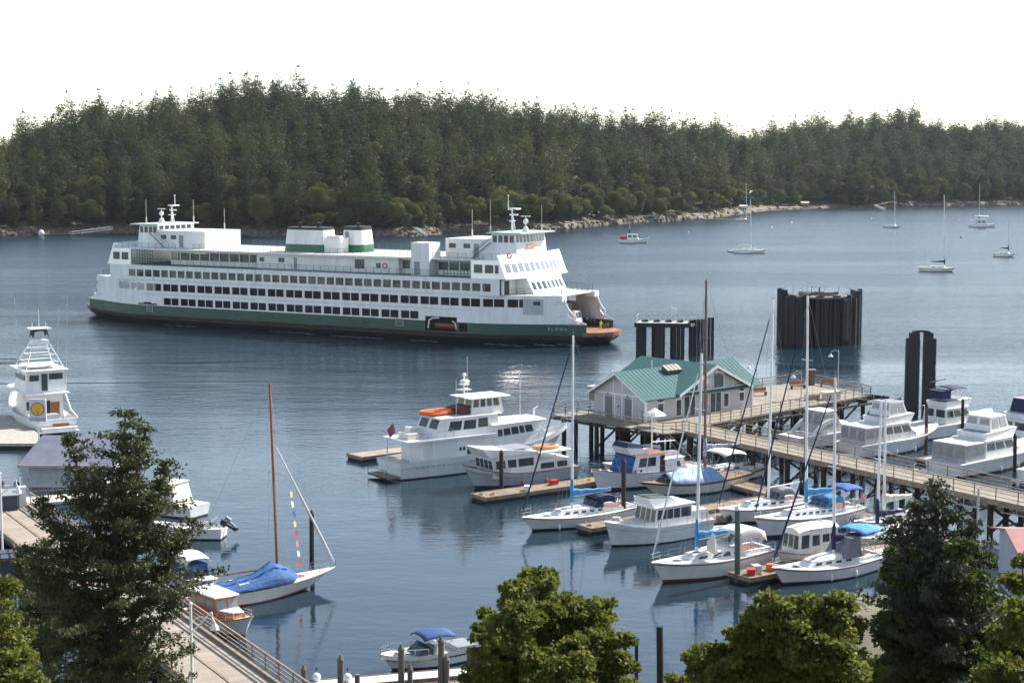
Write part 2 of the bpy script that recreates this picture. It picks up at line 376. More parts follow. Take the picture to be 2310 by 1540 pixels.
def raw_mesh(name, V, mats, trunk=None):
    nq = len(V); verts = V.reshape(-1, 3); nv = len(verts)
    tv, tf = (trunk.v, trunk.f) if trunk else ([], [])
    me = bpy.data.meshes.new(name)
    allv = np.concatenate([verts, np.array(tv).reshape(-1, 3)]) if tv else verts
    me.vertices.add(len(allv)); me.vertices.foreach_set('co', allv.astype(np.float32).ravel())
    loops = list(range(nv)); starts = list(range(0, nv, 4)); tot = [4]*nq; mi = [0]*nq
    for f in tf: starts.append(len(loops)); tot.append(len(f)); loops += [nv+i for i in f]; mi.append(1)
    me.loops.add(len(loops)); me.loops.foreach_set('vertex_index', loops)
    me.polygons.add(len(starts)); me.polygons.foreach_set('loop_start', starts); me.polygons.foreach_set('loop_total', tot)
    for m in mats: me.materials.append(m)
    me.polygons.foreach_set('material_index', mi); me.update(calc_edges=True); me.validate(); return me
FIRM = leafmat('fir_needles', (.014, .028, .011), (.066, .088, .02), (.13, .13, .034), trans=.32, objrand=.6, scale=.25, rnd=.85)
BROADM = leafmat('broadleaf_foliage', (.045, .07, .018), (.14, .155, .035), (.26, .20, .05), trans=.25, objrand=.65, scale=.25, rnd=.85)
def far_conifer(H, Rr, seed, lean=.0, sparse=1.):
    r = np.random.default_rng(seed); C = []; S = []; t = .12
    while t < .99:
        prof = Rr*min(1, (1-t)*2.7)**.62*(.8+.2*math.sin(t*(15+seed)+seed))*(.75+.25*min(1, t*4))
        nb = max(5, int(8*(1-t)+5)); a0 = r.uniform(0, 6)
        for b in range(nb):
            if r.uniform() > sparse: continue
            a = a0+b*2*PI/nb+r.normal()*.25; l = max(.6, prof*r.uniform(.55, 1.2)); m = max(1, int(l/.95))
            for q in range(m):
                f = (q+.75)/m; w = 1+int(l*f/2.2)
                for e in range(w):
                    tg = (e-(w-1)/2)*1.1+r.normal()*.25
                    C.append((math.cos(a)*l*f-math.sin(a)*tg+lean*t*t*H, math.sin(a)*l*f+math.cos(a)*tg, t*H-.10*l*f-.06*abs(tg)+.12*l*f*f+r.normal()*.15)); S.append(r.uniform(.8, 1.25)*(1-.35*t)); C.append((C[-1][0]+r.normal()*.5, C[-1][1]+r.normal()*.5, C[-1][2]+r.normal()*.3)); S.append(S[-1])
        t += r.uniform(.034, .055)*(1.3-.5*t)
    for q in range(6): C.append((lean*H, 0, H*(.96+.008*q))); S.append(.6)
    T = MB().tube((0, 0, -1), (lean*H*.5, 0, H*.8), .2, .05, n=5)
    return clumps_mesh('conifer_tree', np.array(C), np.array(S), [FIRM, BARK], T, flat=.45)
def far_broad(H, Rr, seed):
    r = np.random.default_rng(seed); C = []; S = []
    for b in range(r.integers(7, 11)):
        cx, cy, cz = r.normal()*Rr*.45, r.normal()*Rr*.45, H*r.uniform(.4, .85); br = Rr*r.uniform(.35, .6)
        n = int(95*br*br); d = r.normal(size=(n, 3)); d /= np.linalg.norm(d, axis=1)[:, None]
        p = d*br*(r.uniform(.6, 1.05, (n, 1)))*np.array([1, 1, .8])+np.array([cx, cy, cz]); C += list(p); S += list(r.uniform(.45, .75, n))
    T = MB().tube((0, 0, -1), (0, 0, H*.6), .3, .15, n=5)
    return clumps_mesh('broadleaf_tree', np.array(C), np.array(S), [BROADM, BARK], T, flat=1)
CON = [far_conifer(27, 6.4, 1), far_conifer(31, 6.2, 2, 0, .8), far_conifer(24, 7.0, 3, .01, .75), far_conifer(29, 5.4, 4, .02), far_conifer(26, 7.0, 5, -.02, .6), far_conifer(21, 5.2, 6), far_conifer(29, 5.4, 8, 0, .5)]
BRO = [far_broad(15, 6.2, 11), far_broad(12, 5.2, 12), far_broad(18, 6.4, 13), far_broad(9, 4.4, 14)]
pts = []
for i in range(60000):
    px = random.uniform(-330, 2640); v = random.uniform(4, 330)**1.0
    pts.append((px, v))
grid = {}; keep = []
for px, v in pts:
    p = island_point(px, v)
    if 1640 < px < 1900 and v < 14: continue
    mind = 6.4 if v < 60 else (7.2 if v < 240 else 8.)
    c = (int(p.x//mind), int(p.y//mind)); ok = True
    for a in (-1, 0, 1):
        for b in (-1, 0, 1):
            for q in grid.get((mind, c[0]+a, c[1]+b), ()):
                if (q.x-p.x)**2+(q.y-p.y)**2 < mind*mind: ok = False
    if ok: grid.setdefault((mind, *c), []).append(p); keep.append((px, v, p))
infos = []
for px, v, p in keep:
    nb = math.sin(px*.011)+.6*math.sin(px*.037+2)
    wl = max(0, 1-v/70.)*(.75 if px > 900 else .25)+(.18 if nb > .3 else .04)
    broad = random.random() < wl
    if broad: k = random.randrange(len(BRO)); me = BRO[k]; s = random.uniform(.75, 1.2)*(.8 if v < 12 else 1)
    else: k = random.randrange(len(CON)); me = CON[k]; s = random.uniform(.55, 1.2)*(1. if v > 20 else .75)
    if not broad and v > 190 and random.random() < .10: s = min(s*1.2, 1.22)
    infos.append((px, v, p, broad, k, s, random.uniform(0, 2*PI)))
inf = [f for f in infos if -20 < f[0] < 2330]
# individuals: the nearest ones along the shore, every one with its own object
inf.sort(key=lambda f: (f[1]+(0 if f[0] > 1240 or f[0] < 340 else 8))*1.0+f[2].y*.04)
ind = inf[:290]; idset = set(id(f) for f in ind)
ZONES = [(320, 'at the left end of the wooded shore'), (560, 'on the shore behind the ferry\'s left wheelhouse'), (830, 'on the shore behind the ferry\'s funnels'), (1130, 'on the shore between the funnels and right wheelhouse of the ferry'), (1360, 'above the driftwood shore right of the ferry'), (1640, 'above the wooden wharf on the far shore'), (1900, 'behind the pale beach on the far shore'), (2400, 'on the far shore behind the moored boats at right')]
for px, v, p, broad, k, s, a in ind:
    me = (BRO if broad else CON)[k]
    z = next(t for lim, t in ZONES if px < lim)
    kind = 'round yellow-green broadleaf tree ' if broad else ['dark shaggy conifer ', 'tall dark conifer '][k % 2]
    o = bpy.data.objects.new('broadleaf_tree' if broad else 'conifer_tree', me); COL.objects.link(o)
    o.location = p-Vector((0, 0, .4)); o.scale = (s, s, s*random.uniform(.92, 1.1)); o.rotation_euler = (0, 0, a)
    tag(o, (kind+z), 'tree', kind+z)
for px_, v_, h_ in ((404, 205, 27), (964, 190, 24), (286, 215, 22), (1232, 200, 23), (1462, 150, 20), (742, 120, 24)):
    p = island_point(px_, v_); o = bpy.data.objects.new('dead_tree', None)
    b_ = MB(); b_.tube((0, 0, -1), (.4, 0, h_), .32, .06, n=6)
    for k in range(14): z_ = h_*(.35+.045*k); a_ = k*2.4; l_ = 2.6*(1-.05*k); b_.tube((.4*z_/h_, 0, z_), (.4*z_/h_+l_*math.cos(a_), l_*math.sin(a_), z_+.5*l_*.4), .1, .03, n=4)
    o = b_.build('dead_tree', mat('bleached_snag', (.25, .22, .19), .9)); o.location = p; tag(o, 'bare grey dead tree standing among the conifers of the far hill', 'tree', 'dead trees on the far hill')
# the rest of the wood, thousands of trees reading as one mass: points instancing the same tree kinds
rest = [f for f in infos if id(f) not in idset]
pm = bpy.data.meshes.new('distant_forest'); pm.from_pydata([tuple(f[2]-Vector((0, 0, .4))) for f in rest], [], [])
pm.attributes.new('kind', 'INT', 'POINT').data.foreach_set('value', [f[4]+(len(CON) if f[3] else 0) for f in rest])
pm.attributes.new('size', 'FLOAT', 'POINT').data.foreach_set('value', [f[5] for f in rest])
pm.attributes.new('turn', 'FLOAT', 'POINT').data.foreach_set('value', [f[6] for f in rest])
fo = bpy.data.objects.new('distant_forest', pm); COL.objects.link(fo); tag(fo, 'dense mass of conifers covering the far hillside', 'forest', None, 'stuff')
pc = bpy.data.collections.new('tree_kinds')
for i, me in enumerate(CON+BRO): o = bpy.data.objects.new('kind_%02d' % i, me); pc.objects.link(o)
ng = bpy.data.node_groups.new('wood', 'GeometryNodeTree')
ng.interface.new_socket('Geometry', in_out='INPUT', socket_type='NodeSocketGeometry'); ng.interface.new_socket('Geometry', in_out='OUTPUT', socket_type='NodeSocketGeometry')
gi = ng.nodes.new('NodeGroupInput'); go = ng.nodes.new('NodeGroupOutput'); m2p = ng.nodes.new('GeometryNodeMeshToPoints'); iop = ng.nodes.new('GeometryNodeInstanceOnPoints')
ci = ng.nodes.new('GeometryNodeCollectionInfo'); ci.inputs['Collection'].default_value = pc; ci.inputs['Separate Children'].default_value = True; ci.inputs['Reset Children'].default_value = True
def attr(n, t): a = ng.nodes.new('GeometryNodeInputNamedAttribute'); a.data_type = t; a.inputs['Name'].default_value = n; return next(o for o in a.outputs if o.enabled and o.name == 'Attribute')
iop.inputs['Pick Instance'].default_value = True
cx = ng.nodes.new('ShaderNodeCombineXYZ'); l = ng.links.new
l(gi.outputs[0], m2p.inputs[0]); l(m2p.outputs[0], iop.inputs['Points']); l(ci.outputs[0], iop.inputs['Instance'])
l(attr('kind', 'INT'), iop.inputs['Instance Index']); l(attr('turn', 'FLOAT'), cx.inputs[2]); l(cx.outputs[0], iop.inputs['Rotation']); l(attr('size', 'FLOAT'), iop.inputs['Scale'])
l(iop.outputs[0], go.inputs[0])
md = fo.modifiers.new('wood', 'NODES'); md.node_group = ng
print('trees', len(infos), 'faces per tree', [len(m.polygons) for m in CON+BRO])
# ================================================================ FERRY (local: bow +x, near side -y, z up)
FA = R(-29.296); FC = Vector((-32.789, 310.439, 0))
FS = 1.035; FC = Vector((-33.94, 321.3, -1.12))
fer = thing('car_ferry', 'huge white and green double-ended car ferry under way across the bay', 'ferry', FC, FA); fer.scale = (FS, FS, FS)
def hb(x):
    a = abs(x)
    if a < 36: return 11.
    if a < 50.5: return 11-5*((a-36)/14.5)**1.5
    return 6*math.sqrt(max(.0, 1-((a-50.5)/7.3)**2))
def wallgrid(z0, z1, xa, xb, holes, side, zsplit=(), remap=None, hbf=hb, step=1.5):
    """side wall as a sheet following the plan curve, with real openings"""
    mb = MB(); xs = sorted(set([xa, xb]+[round(v, 3) for h in holes for v in h[:2] if xa < v < xb]+[xa+step*i for i in range(1, int((xb-xa)/step))]))
    xs2 = [xs[0]]
    for x in xs[1:]:
        if x-xs2[-1] > .04: xs2.append(x)
    zs = sorted(set([z0, z1, *zsplit]+[v for h in holes for v in h[2:4] if z0 < v < z1])); zz = [zs[0]]
    for z in zs[1:]:
        if z-zz[-1] > .03: zz.append(z)
    P = lambda x, z: ((remap(x, z) if remap else x), side*hbf(remap(x, z) if remap else x), z)
    for i in range(len(xs2)-1):
        for j in range(len(zz)-1):
            cx, cz = (xs2[i]+xs2[i+1])/2, (zz[j]+zz[j+1])/2
            if any(h[0] < cx < h[1] and h[2] < cz < h[3] for h in holes): continue
            mb.k = 1 if cz < 4.5 else 0
            mb.poly([P(xs2[i], zz[j]), P(xs2[i+1], zz[j]), P(xs2[i+1], zz[j+1]), P(xs2[i], zz[j+1])])
    return mb
def thick(o, t=.12): m = o.modifiers.new('thickness', 'SOLIDIFY'); m.thickness = t; m.offset = 0; return o
# hull below the belt
rings = []
xs = [-57.79, -57.6, -57, -55.8, -53.5, -50.5, -46, -42, -36, -24, -12, 0, 12, 24, 36, 42, 46, 50.5, 53.5, 55.8, 57, 57.6, 57.79]
for zz, ky, kx in ((2.55, 1, 1), (1.95, .99, .99), (0, .86, .93), (-1.5, .7, .88)):
    rings.append([(x*kx, -max(.05, hb(x))*ky, zz) for x in xs]+[(x*kx, max(.05, hb(x))*ky, zz) for x in reversed(xs)])
mb = MB()
for k in range(3):
    mb.k = 1 if k == 0 else 0
    mb.loft(rings[k:k+2], caps=False)
mb.build('hull', [BLACKP, BROWNR], fer, smooth=True)
# rubbing strake round the hull
mb = MB(); ring = [(x, -max(.05, hb(x))*1.012, 2.6) for x in xs]+[(x, max(.05, hb(x))*1.012, 2.6) for x in reversed(xs)]
mb.path(ring, .16, closed=True); mb.build('rubbing_strake', BROWNR, fer)
# side walls with their rows of openings
pairs1 = [(-30.5+4.04*k+d, -30.5+4.04*k+d+1.7, 4.72, 6.02) for k in range(14) for d in (0, 1.84)]
pairs2 = [(-42.7+4.04*k+d, -42.7+4.04*k+d+1.7, 7.27, 8.6) for k in range(22) for d in (0, 1.84)]
wins3 = [(-38.9+1.975*k, -38.9+1.975*k+1.6, 9.85, 11.15) for k in range(40)]
def endmap(x, z):
    a = abs(x)
    if a <= 45: return x
    f = (a-45)/5.5; e = 0 if z > 8.9 else (.5 if z > 7.5 else (1.1 if z > 6 else (2.0 if z > 4.6 else 4.)))
    return math.copysign(45+f*(5.5+e), x)
rec = [(26.9, 33.2, 2.9, 5.3), (33.6, 35.2, 3.0, 4.4)]
for side in (-1, 1):
    hs = pairs1+pairs2+(rec if side < 0 else [])
    hs += [(-35.3, -33.5, 4.6, 5.1), (-36.8, -32.2, 4.6, 4.9)]
    w_ = wallgrid(2.55, 9.2, -50.5, 50.5, hs, side, (3.3, 4.5, 6.1, 8.0), endmap)
    thick(w_.build('side_wall', [FWHITE, DGREEN], fer, recalc=False))
    u_ = wallgrid(9.2, 12.0, -43.5, 41.4, wins3 if side < 0 else wins3, side, (), None, lambda x: 10.96)
    thick(u_.build('cabin_wall', [FWHITE, DGREEN], fer, recalc=False))
# bow and stern guards (green) around the open ends of the vehicle deck
for sgn in (-1, 1):
    mb = MB(); t = [sgn*x for x in (54.0, 55, 56.2, 57.1, 57.6, 57.79)]; pl = [(x, -max(.05, hb(x))) for x in t]+[(x, max(.05, hb(x))) for x in reversed(t)]
    mb.loft([[(x, y, 2.55) for x, y in pl], [(x, y, 3.2) for x, y in pl]], closed=False, caps=False)
    thick(mb.build('end_guard', RUST, fer, recalc=False), .3)
# vehicle deck
mb = MB(); mb.loft([[(x, -max(.05, hb(x))+.1, 3.2) for x in xs], [(x, max(.05, hb(x))-.1, 3.2) for x in xs]], closed=False, caps=False)
mb.build('car_deck', RUST, fer)
mb = MB(); mb.bx(-40, 40, -2.2, 2.2, 3.3, 9.0); mb.build('casing', mat('dark_bulkhead', (.10, .11, .12), .7, var=.2), fer)
# passenger deck floor: pale promenade, green rim
def deckplate(z, x0, x1, th, m, name, hbf=hb, ins=.08):
    n = 30; X = [x0+(x1-x0)*i/n for i in range(n+1)]
    P = [(x, -(hbf(x)-ins)) for x in X]+[(x, hbf(x)-ins) for x in reversed(X)]
    b = MB(); b.loft([[(x, y, z-th) for x, y in P], [(x, y, z) for x, y in P]]); return b.build(name, m, fer)
deckplate(9.25, -50.3, 50.3, .2, FCREAM, 'promenade_deck', lambda x: hb(x)-.1 if abs(x) < 45.5 else hb(x)-.1)
# arms: the promenade is cut back in the middle of each end, so trucks can be seen below
deckplate(12.05, -43.4, 42.2, .25, DKGRN, 'sun_deck', lambda x: 10.96, .09)
# passenger cabin interior: seats, posts, inner core, lit through the windows
mb = MB()
for k in range(38):
    x = -38+2.05*k
    for y in (-8.6, 8.6): mb.bx(x, x+.5, y-1.2, y+1.2, 9.27, 10.35)
mb.build('seats', [mat('seat_vinyl', (.42, .30, .12), .6, var=.3, scale=.25, col2=(.10, .20, .14))], fer)
mb = MB()
for x0, x1 in ((-30, -22), (-15, -6), (2, 9), (16, 24), (30, 36)): mb.bx(x0, x1, -2.5, 2.5, 9.27, 11.75)
mb.build('cabin_core', YELLOWI, fer)
mb = MB()
for k in range(20):
    x = -37+4.1*k
    for y in (-6, 6): mb.bx(x-.12, x+.12, y-.12, y+.12, 9.27, 11.75)
mb.build('cabin_posts', TAN, fer)
# window panes of the near side, one part each
for (x0, x1, z0, z1) in wins3:
    b = MB(); b.bx(x0, x1, -10.93, -10.90, z0, z1); b.build('window', CLEAR, fer)
WINREFL = mat('painted_shore_reflection', (.85, .70, .44), .7, scale=.45, col2=(.06, .06, .045)); SHELREFL = mat('painted_shelter_reflection', (.7, .66, .40), .7, scale=.8, col2=(.10, .16, .05))
b = MB(); b.bx(-31, 38.4, -10.72, -10.70, 9.6, 11.3); b.build('painted_window_reflection', WINREFL, fer)  # added panel; patchy tan colour imitates the sunlit shore reflected in the panes
for x0, x1 in ((-30, -11), (14.6, 23), (27.6, 35.8)):
    b = MB(); b.bx(x0, x1, -7.3, -7.28, 12.9, 14.2) if x0 != 14.6 else b.bx(20.3, 23.3, -7.3, -7.28, 12.9, 14.2); b.build('shelter_reflection_panel', SHELREFL, fer)  # added panels; bright reflections of the shelter windows put into their colour
# sun deck cabins
mid = MB()
mid.bx(-10.6, 20, -8.6, -8.4, 12.05, 14.8); mid.bx(-10.6, 20, 8.4, 8.6, 12.05, 14.8); mid.bx(-10.6, -10.4, -8.4, 8.4, 12.05, 14.8); mid.bx(19.8, 20, -8.4, 8.4, 12.05, 14.8)
mid.build('deckhouse', FWHITE, fer)
def glazed(x0, x1, y, name='glazed_shelter'):
    b = MB(); b.bx(x0, x1, y-.06, y+.06, 12.05, 12.95); b.bx(x0, x1, y-.06, y+.06, 14.35, 14.75)
    n = max(2, round((x1-x0)/2.2))
    for i in range(n+1): x = x0+(x1-x0)*i/n; b.bx(x-.09, x+.09, y-.07, y+.07, 12.9501, 14.3499)
    return b.build(name, FWHITE, fer)
for y in (-7.6, 7.6):
    glazed(-31.5, -10.7, y); glazed(20.1, 23.5, y); glazed(27.4, 36, y)
for x0, x1 in ((-31.5, -10.7), (20.1, 23.5), (27.4, 36)):
    b = MB(); b.bx(x0+.1, x1-.1, -7.62, -7.58, 12.95, 14.35); b.build('window', CLEAR, fer)
b = MB()
for k in range(12):
    x = -30+1.6*k; b.bx(x, x+.9, -4.2, -3.4, 12.1, 13.2+.35*(k % 3)); b.bx(x, x+.7, 2.8, 3.4, 12.1, 13.6)
for k in range(5): x = 27.6+1.7*k; b.bx(x, x+.9, -3.6, -3, 12.1, 13.4+.3*(k % 2))
b.build('shelter_seats', mat('sunlit_seats', (.6, .5, .2), .6, var=.4, scale=.6, col2=(.12, .28, .08)), fer)
# windows and doors of the middle deckhouse
for x0, x1, z0, z1 in ((-9.9, -8.9, 13.3, 14.1), (-5.7, -4.4, 13.3, 14.1), (-2.3, -1.6, 12.15, 14.2), (10.9, 12.9, 12.7, 14.3), (15.4, 16.3, 12.9, 13.8)):
    b = MB(); b.bx(x0, x1, -8.64, -8.603, z0, z1); b.build('door' if z0 < 12.5 else 'window', GLASS if z0 > 12.5 else GREYP, fer)
b = MB(); b.path([(17.2+.42*math.cos(2*PI*i/12), -8.7, 13.35+.42*math.sin(2*PI*i/12)) for i in range(12)], .11, closed=True); b.build('life_ring', ORANGE, fer)
# end blocks carrying the wheelhouses
FGL = glassmat('tinted_front_glass', (.07, .075, .085)); FGL.node_tree.nodes['Principled BSDF'].inputs['IOR'].default_value = 3.2; FGL.node_tree.nodes['Principled BSDF'].inputs['Roughness'].default_value = .14
blk = [(-43.4, -38.4), (35.9, 41.8)]
for i, (x0, x1) in enumerate(blk):
    s = 1 if i else -1; xf = x1 if i else x0; xb = x0 if i else x1
    b = MB()   # full-width forward cabin with raked, bowed front
    BW = 1.3; ys = [-10.96+21.92*k/16 for k in range(17)]; bow_ = lambda y: BW*(1-(y/10.96)**2)
    bot = [(xb, -10.96, 11.95)]+[(xf+s*(1.2+bow_(y)-.45), y, 11.95) for y in ys]+[(xb, 10.96, 11.95)]
    top = [(xb, -10.96, 15.0)]+[(xf+s*(bow_(y)-.45), y, 15.0) for y in ys]+[(xb, 10.96, 15.0)]
    b.hexa(bot, top); GFW = mat('glossy_ferry_white', (.82, .83, .83), .2, var=.04, scale=.35); GFW.node_tree.nodes['Principled BSDF'].inputs['IOR'].default_value = 3.0; b.build('forward_cabin', GFW, fer, smooth=True)
    b = MB(); rr = []
    for y in ys: x_ = xf+s*(bow_(y)-.45); rr.append([(x_-s*.25, y, 15.02), (x_, y, 15.02), (x_-s*.4, y, 15.95), (x_-s*.65, y, 15.95)])
    b.loft(rr); b.build('bridge_bulwark', GFW, fer, smooth=True)
    b = MB(); b.path([(xf+s*(1.25+bow_(y)-.45), y, 12.0) for y in ys], .13); b.build('front_ledge', FWHITE, fer)
    for k in range(12):
        y0 = -10.1+k*1.72; y1 = y0+1.15
        Q = lambda y, z: (xf+s*(bow_(y)-.45+1.2*(15-z)/3.05), y, z)
        q = [Q(y0, 13.0), Q(y1, 13.0), Q(y1, 14.4), Q(y0, 14.4)]
        if s < 0: q = [q[1], q[0], q[3], q[2]]
        panel(q, 0, 1, 0, 1, .03).build('window', FGL, fer)
    for k, xw in enumerate(((xb+s*.6, xb+s*2.2), (xb+s*2.7, xb+s*4.3), (xb+s*4.6, xb+s*5.3))[:3 if i else 2]):
        a, c = sorted(xw); b = MB(); b.bx(a, c, -11.0, -10.963, 12.9, 14.3); b.build('window', GLASS, fer)
    # narrow lower front cabin with its own windows
    b = MB(); b.hexa([(xb, -6, 9.27), (xf+s*3.4, -6, 9.27), (xf+s*3.9, 0, 9.27), (xf+s*3.4, 6, 9.27), (xb, 6, 9.27)], [(xb, -6, 11.94), (xf+s*2.0, -6, 11.94), (xf+s*2.5, 0, 11.94), (xf+s*2.0, 6, 11.94), (xb, 6, 11.94)])
    b.build('lower_cabin', FWHITE, fer)
    for k in range(7):
        y0 = -5.4+k*1.58; y1 = y0+1.0
        Q = lambda y, z: (xf+s*(2.0+.5*(1-abs(y)/6)+1.4*(11.94-z)/2.67), y, z)
        q = [Q(y0, 10.0), Q(y1, 10.0), Q(y1, 11.2), Q(y0, 11.2)]
        if s < 0: q = [q[1], q[0], q[3], q[2]]
        panel(q, 0, 1, 0, 1, .03).build('window', GLASS, fer)
    # wheelhouse and the officers' house behind it
    wx0, wx1 = (36.6, 41.2) if i else (-41.2, -36.6); hx0, hx1 = (27.5, 36.6) if i else (-36.6, -25.2)
    b = MB()
    f0, f1 = (wx1+.45, wx1-.15) if i else (wx0-.45, wx0+.15); bb = wx0 if i else wx1
    b.hexa([(bb, -5.3, 15.0), (f0, -5.3, 15.0), (f0+s*.3, 0, 15.0), (f0, 5.3, 15.0), (bb, 5.3, 15.0)], [(bb, -5.3, 19.2), (f1, -5.3, 19.2), (f1+s*.3, 0, 19.2), (f1, 5.3, 19.2), (bb, 5.3, 19.2)])
    wh = b.build('wheelhouse', FWHITE, fer)
    for k in range(9):
        y0 = -5.0+k*1.13; y1 = y0+.78; Q = lambda y, z: (f1+s*(.3*(1-abs(y)/5.3)+.6*(19.2-z)/4.2), y, z)
        q = [Q(y0, 17.75), Q(y1, 17.75), Q(y1, 18.95), Q(y0, 18.95)]
        if s < 0: q = [q[1], q[0], q[3], q[2]]
        panel(q, 0, 1, 0, 1, .025).build('window_pane', GLASS, wh)
    for k in range(4):
        x0_ = wx0+.3+k*1.08; b = MB(); b.bx(x0_, x0_+.75, -5.34, -5.303, 17.75, 18.9); b.build('window_pane', GLASS if k != (2 if i else 1) else mat('maroon_door', (.12, .03, .03), .5), wh)
    for k in range(6 if not i else 0):   # rear windows seen over the roof at the far end
        b = MB(); y0 = -4.8+k*1.6; b.bx(bb+.003, bb+.03, y0, y0+1.1, 18.35, 19.0); b.build('window_pane', GLASS, wh)
    rx0, rx1 = (wx0-.6, wx1+1.5) if i else (wx0-1.5, wx1+.6)
    b = MB(); b.bx(rx0, rx1, -6.1, 6.1, 19.21, 19.42); b.build('roof', mat('pale_green_roof', (.42, .52, .46), .7, var=.08), wh)
    b = MB(); b.bx(hx0, hx1, -5.28, 5.28, 15.0, 18.1); b.bx(hx0+.05, hx1-.05, -5.4, 5.4, 18.1, 18.22)
    hs_ = b.build('officers_house', FWHITE, fer)
    dd = (hx0+5.6, hx0+6.6) if i else (hx0+5.2, hx0+6.2)
    b = MB(); b.bx(dd[0], dd[1], -5.33, -5.283, 15.1, 17.4); b.build('door', GREYP, hs_)
    for x0_ in ((hx0+.7, hx0+3.6) if i else (hx0+.8, hx0+3.2)): b = MB(); b.bx(x0_, x0_+1.3, -5.33, -5.283, 16.6, 17.4); b.build('house_window', GLASS, hs_)
    # stairs with green rails beside the wheelhouse
    b = MB(); sx = wx0-.5 if i else wx1+.5
    for k in range(9): b.bx(sx+s*(-2.2+.4*k)-.2, sx+s*(-2.2+.4*k)+.2, -6.9, -6.1, 15.1+.3*k, 15.16+.3*k)
    b.tube((sx-s*2.4, -6.9, 16), (sx+s*1.2, -6.9, 18.7), .05); b.tube((sx-s*2.4, -6.9, 15.1), (sx+s*1.2, -6.9, 17.8), .07); b.tube((sx-s*2.4, -6.1, 16), (sx+s*1.2, -6.1, 18.7), .05)
    b.build('bridge_stairs', RAILG, fer)
    # green screened corner of the sun deck next to the end block
    e0, e1 = (30.5, 35.8) if i else (-38.3, -33.2)
    b = MB(); 
    for k in range(9): x = e0+(e1-e0)*k/8; b.tube((x, -10.75, 12.05), (x, -10.75, 14.8), .05)
    for z in (12.6, 13.2, 13.9, 14.7): b.tube((e0, -10.75, z), (e1, -10.75, z), .05)
    b.build('corner_screen', RAILG, fer)
# roof over the sun deck: cream walking surface with white fascia
b = MB(); b.bx(-38.35, 35.85, -9.3, 9.3, 14.82, 14.98); b.build('cabin_top', FCREAM, fer)
b = MB()
for y in (-9.36, 9.3): b.bx(-38.35, 35.85, y, y+.06, 14.75, 15.02)
b.bx(-10.8, 20.2, -9.5, -9.37, 14.7, 15.03); b.build('fascia', FWHITE, fer)
b = MB(); b.bx(23.6, 27.2, -10.2, -6.6, 12.06, 17.6); tr = b.build('stair_trunk', FWHITE, fer)
b = MB(); b.bx(24.2, 25.3, -10.24, -10.203, 12.1, 14.4); b.build('door', GREYP, tr)
# funnels
def funnel(x0, x1, y0, y1, zt, door=False):
    sec = [(14.99, 0, .0), (16.35, .12, 0), (16.36, .12, 1), (18.95, .42, 1), (18.96, .42, 2), (zt, .45, 2)]
    g = thing_part = None; out = []
    for (za, ia, _), (zb, ib, m) in ((sec[0], sec[1]), (sec[2], sec[3]), (sec[4], sec[5])):
        b = MB(); rr = []
        for z, i_ in ((za, ia), (zb, ib)):
            pts = []; rx, ry = (x1-x0)/2-i_, (y1-y0)/2-i_*.6; cx, cy = (x0+x1)/2, (y0+y1)/2
            for k in range(28):
                a = 2*PI*k/28; c_, s_ = math.cos(a), math.sin(a); p = 5
                r_ = (abs(c_)**p+abs(s_)**p)**(-1/p); pts.append((cx+rx*c_*r_, cy+ry*s_*r_, z))
            rr.append(pts)
        b.loft(rr); out.append(b.build('funnel' if not out else 'funnel_band', [FGREEN, FWHITE, BLACKP][len(out)], fer if not out else out[0], smooth=True))
    return out[0]
f1_ = funnel(-7.9, 1.3, -4.6, .6, 19.4); f2_ = funnel(2.6, 7.4, -1.5, 3.5, 19.6)
for xx, yy in ((-5, -3), (-2, -1.5), (5, 1)):
    b = MB(); b.tube((xx, yy, 19.3), (xx+.2, yy, 20.2), .3, n=8); b.build('exhaust_pipe', BLACKP, fer)
b = MB(); b.bx(1.4, 5.0, -4.4, -2.0, 14.99, 17.6); b.bx(1.7, 4.6, -4.1, -2.3, 17.6, 18.0); b.build('vent_house', FWHITE, fer)
b = MB(); b.bx(3.9, 4.6, -1.6, -1.44, 17.8, 18.7); b.build('louvre', GREYP, fer)
b = MB()
for k in range(4): b.bx(17.6, 19.4, 2.8, 2.9, 15.4+.32*k, 15.5+.32*k)
b.bx(17.7, 17.8, 2.7, 2.78, 15, 16.6); b.bx(19.2, 19.3, 2.7, 2.78, 15, 16.6); b.build('slatted_locker', FWHITE, fer)
# masts
def ferrymast(x, y, h, s):
    b = MB(); b.tube((x, y, 19.4), (x, y, 19.4+h*.62), .22, .14, n=8); b.tube((x, y, 19.4+h*.6), (x-s*.8, y, 19.4+h*.66), .12); b.tube((x-s*.8, y, 19.4+h*.6), (x-s*.8, y, 19.4+h), .09, .05)
    b.bx(x-.5, x+1.1, y-.1, y+.1, 19.4+h*.45, 19.4+h*.5); b.tube((x, y-1.1, 19.4+h*.3), (x, y+1.1, 19.4+h*.3), .06); b.bx(x-.2, x+1.2, y-.9, y+.9, 19.4+h*.62, 19.4+h*.66)
    b.ball((x-s*.8, y, 19.4+h), .14); b.tube((x+.6, y, 19.42), (x+.2, y, 19.4+h*.4), .07)
    b.build('radar_mast', FWHITE, fer)
    b = MB(); b.tube((x+s*2.6, y, 19.4), (x+s*2.6, y, 21.2), .1); b.ball((x+s*2.6, y, 21.2), .45); b.lathe((x+s*2.6, y, 19.42), [(.7, 0), (.5, .4), (.3, .9)]); b.bx(x+s*2.6-.9, x+s*2.6+.9, y-.08, y+.08, 22.0, 22.15); b.tube((x+s*2.6, y, 21.3), (x+s*2.6, y, 22.1), .05)
    b.build('radar_dome', FWHITE, fer)
ferrymast(38.5, -1.5, 6.1, 1); ferrymast(-38, .5, 5.3, -1)
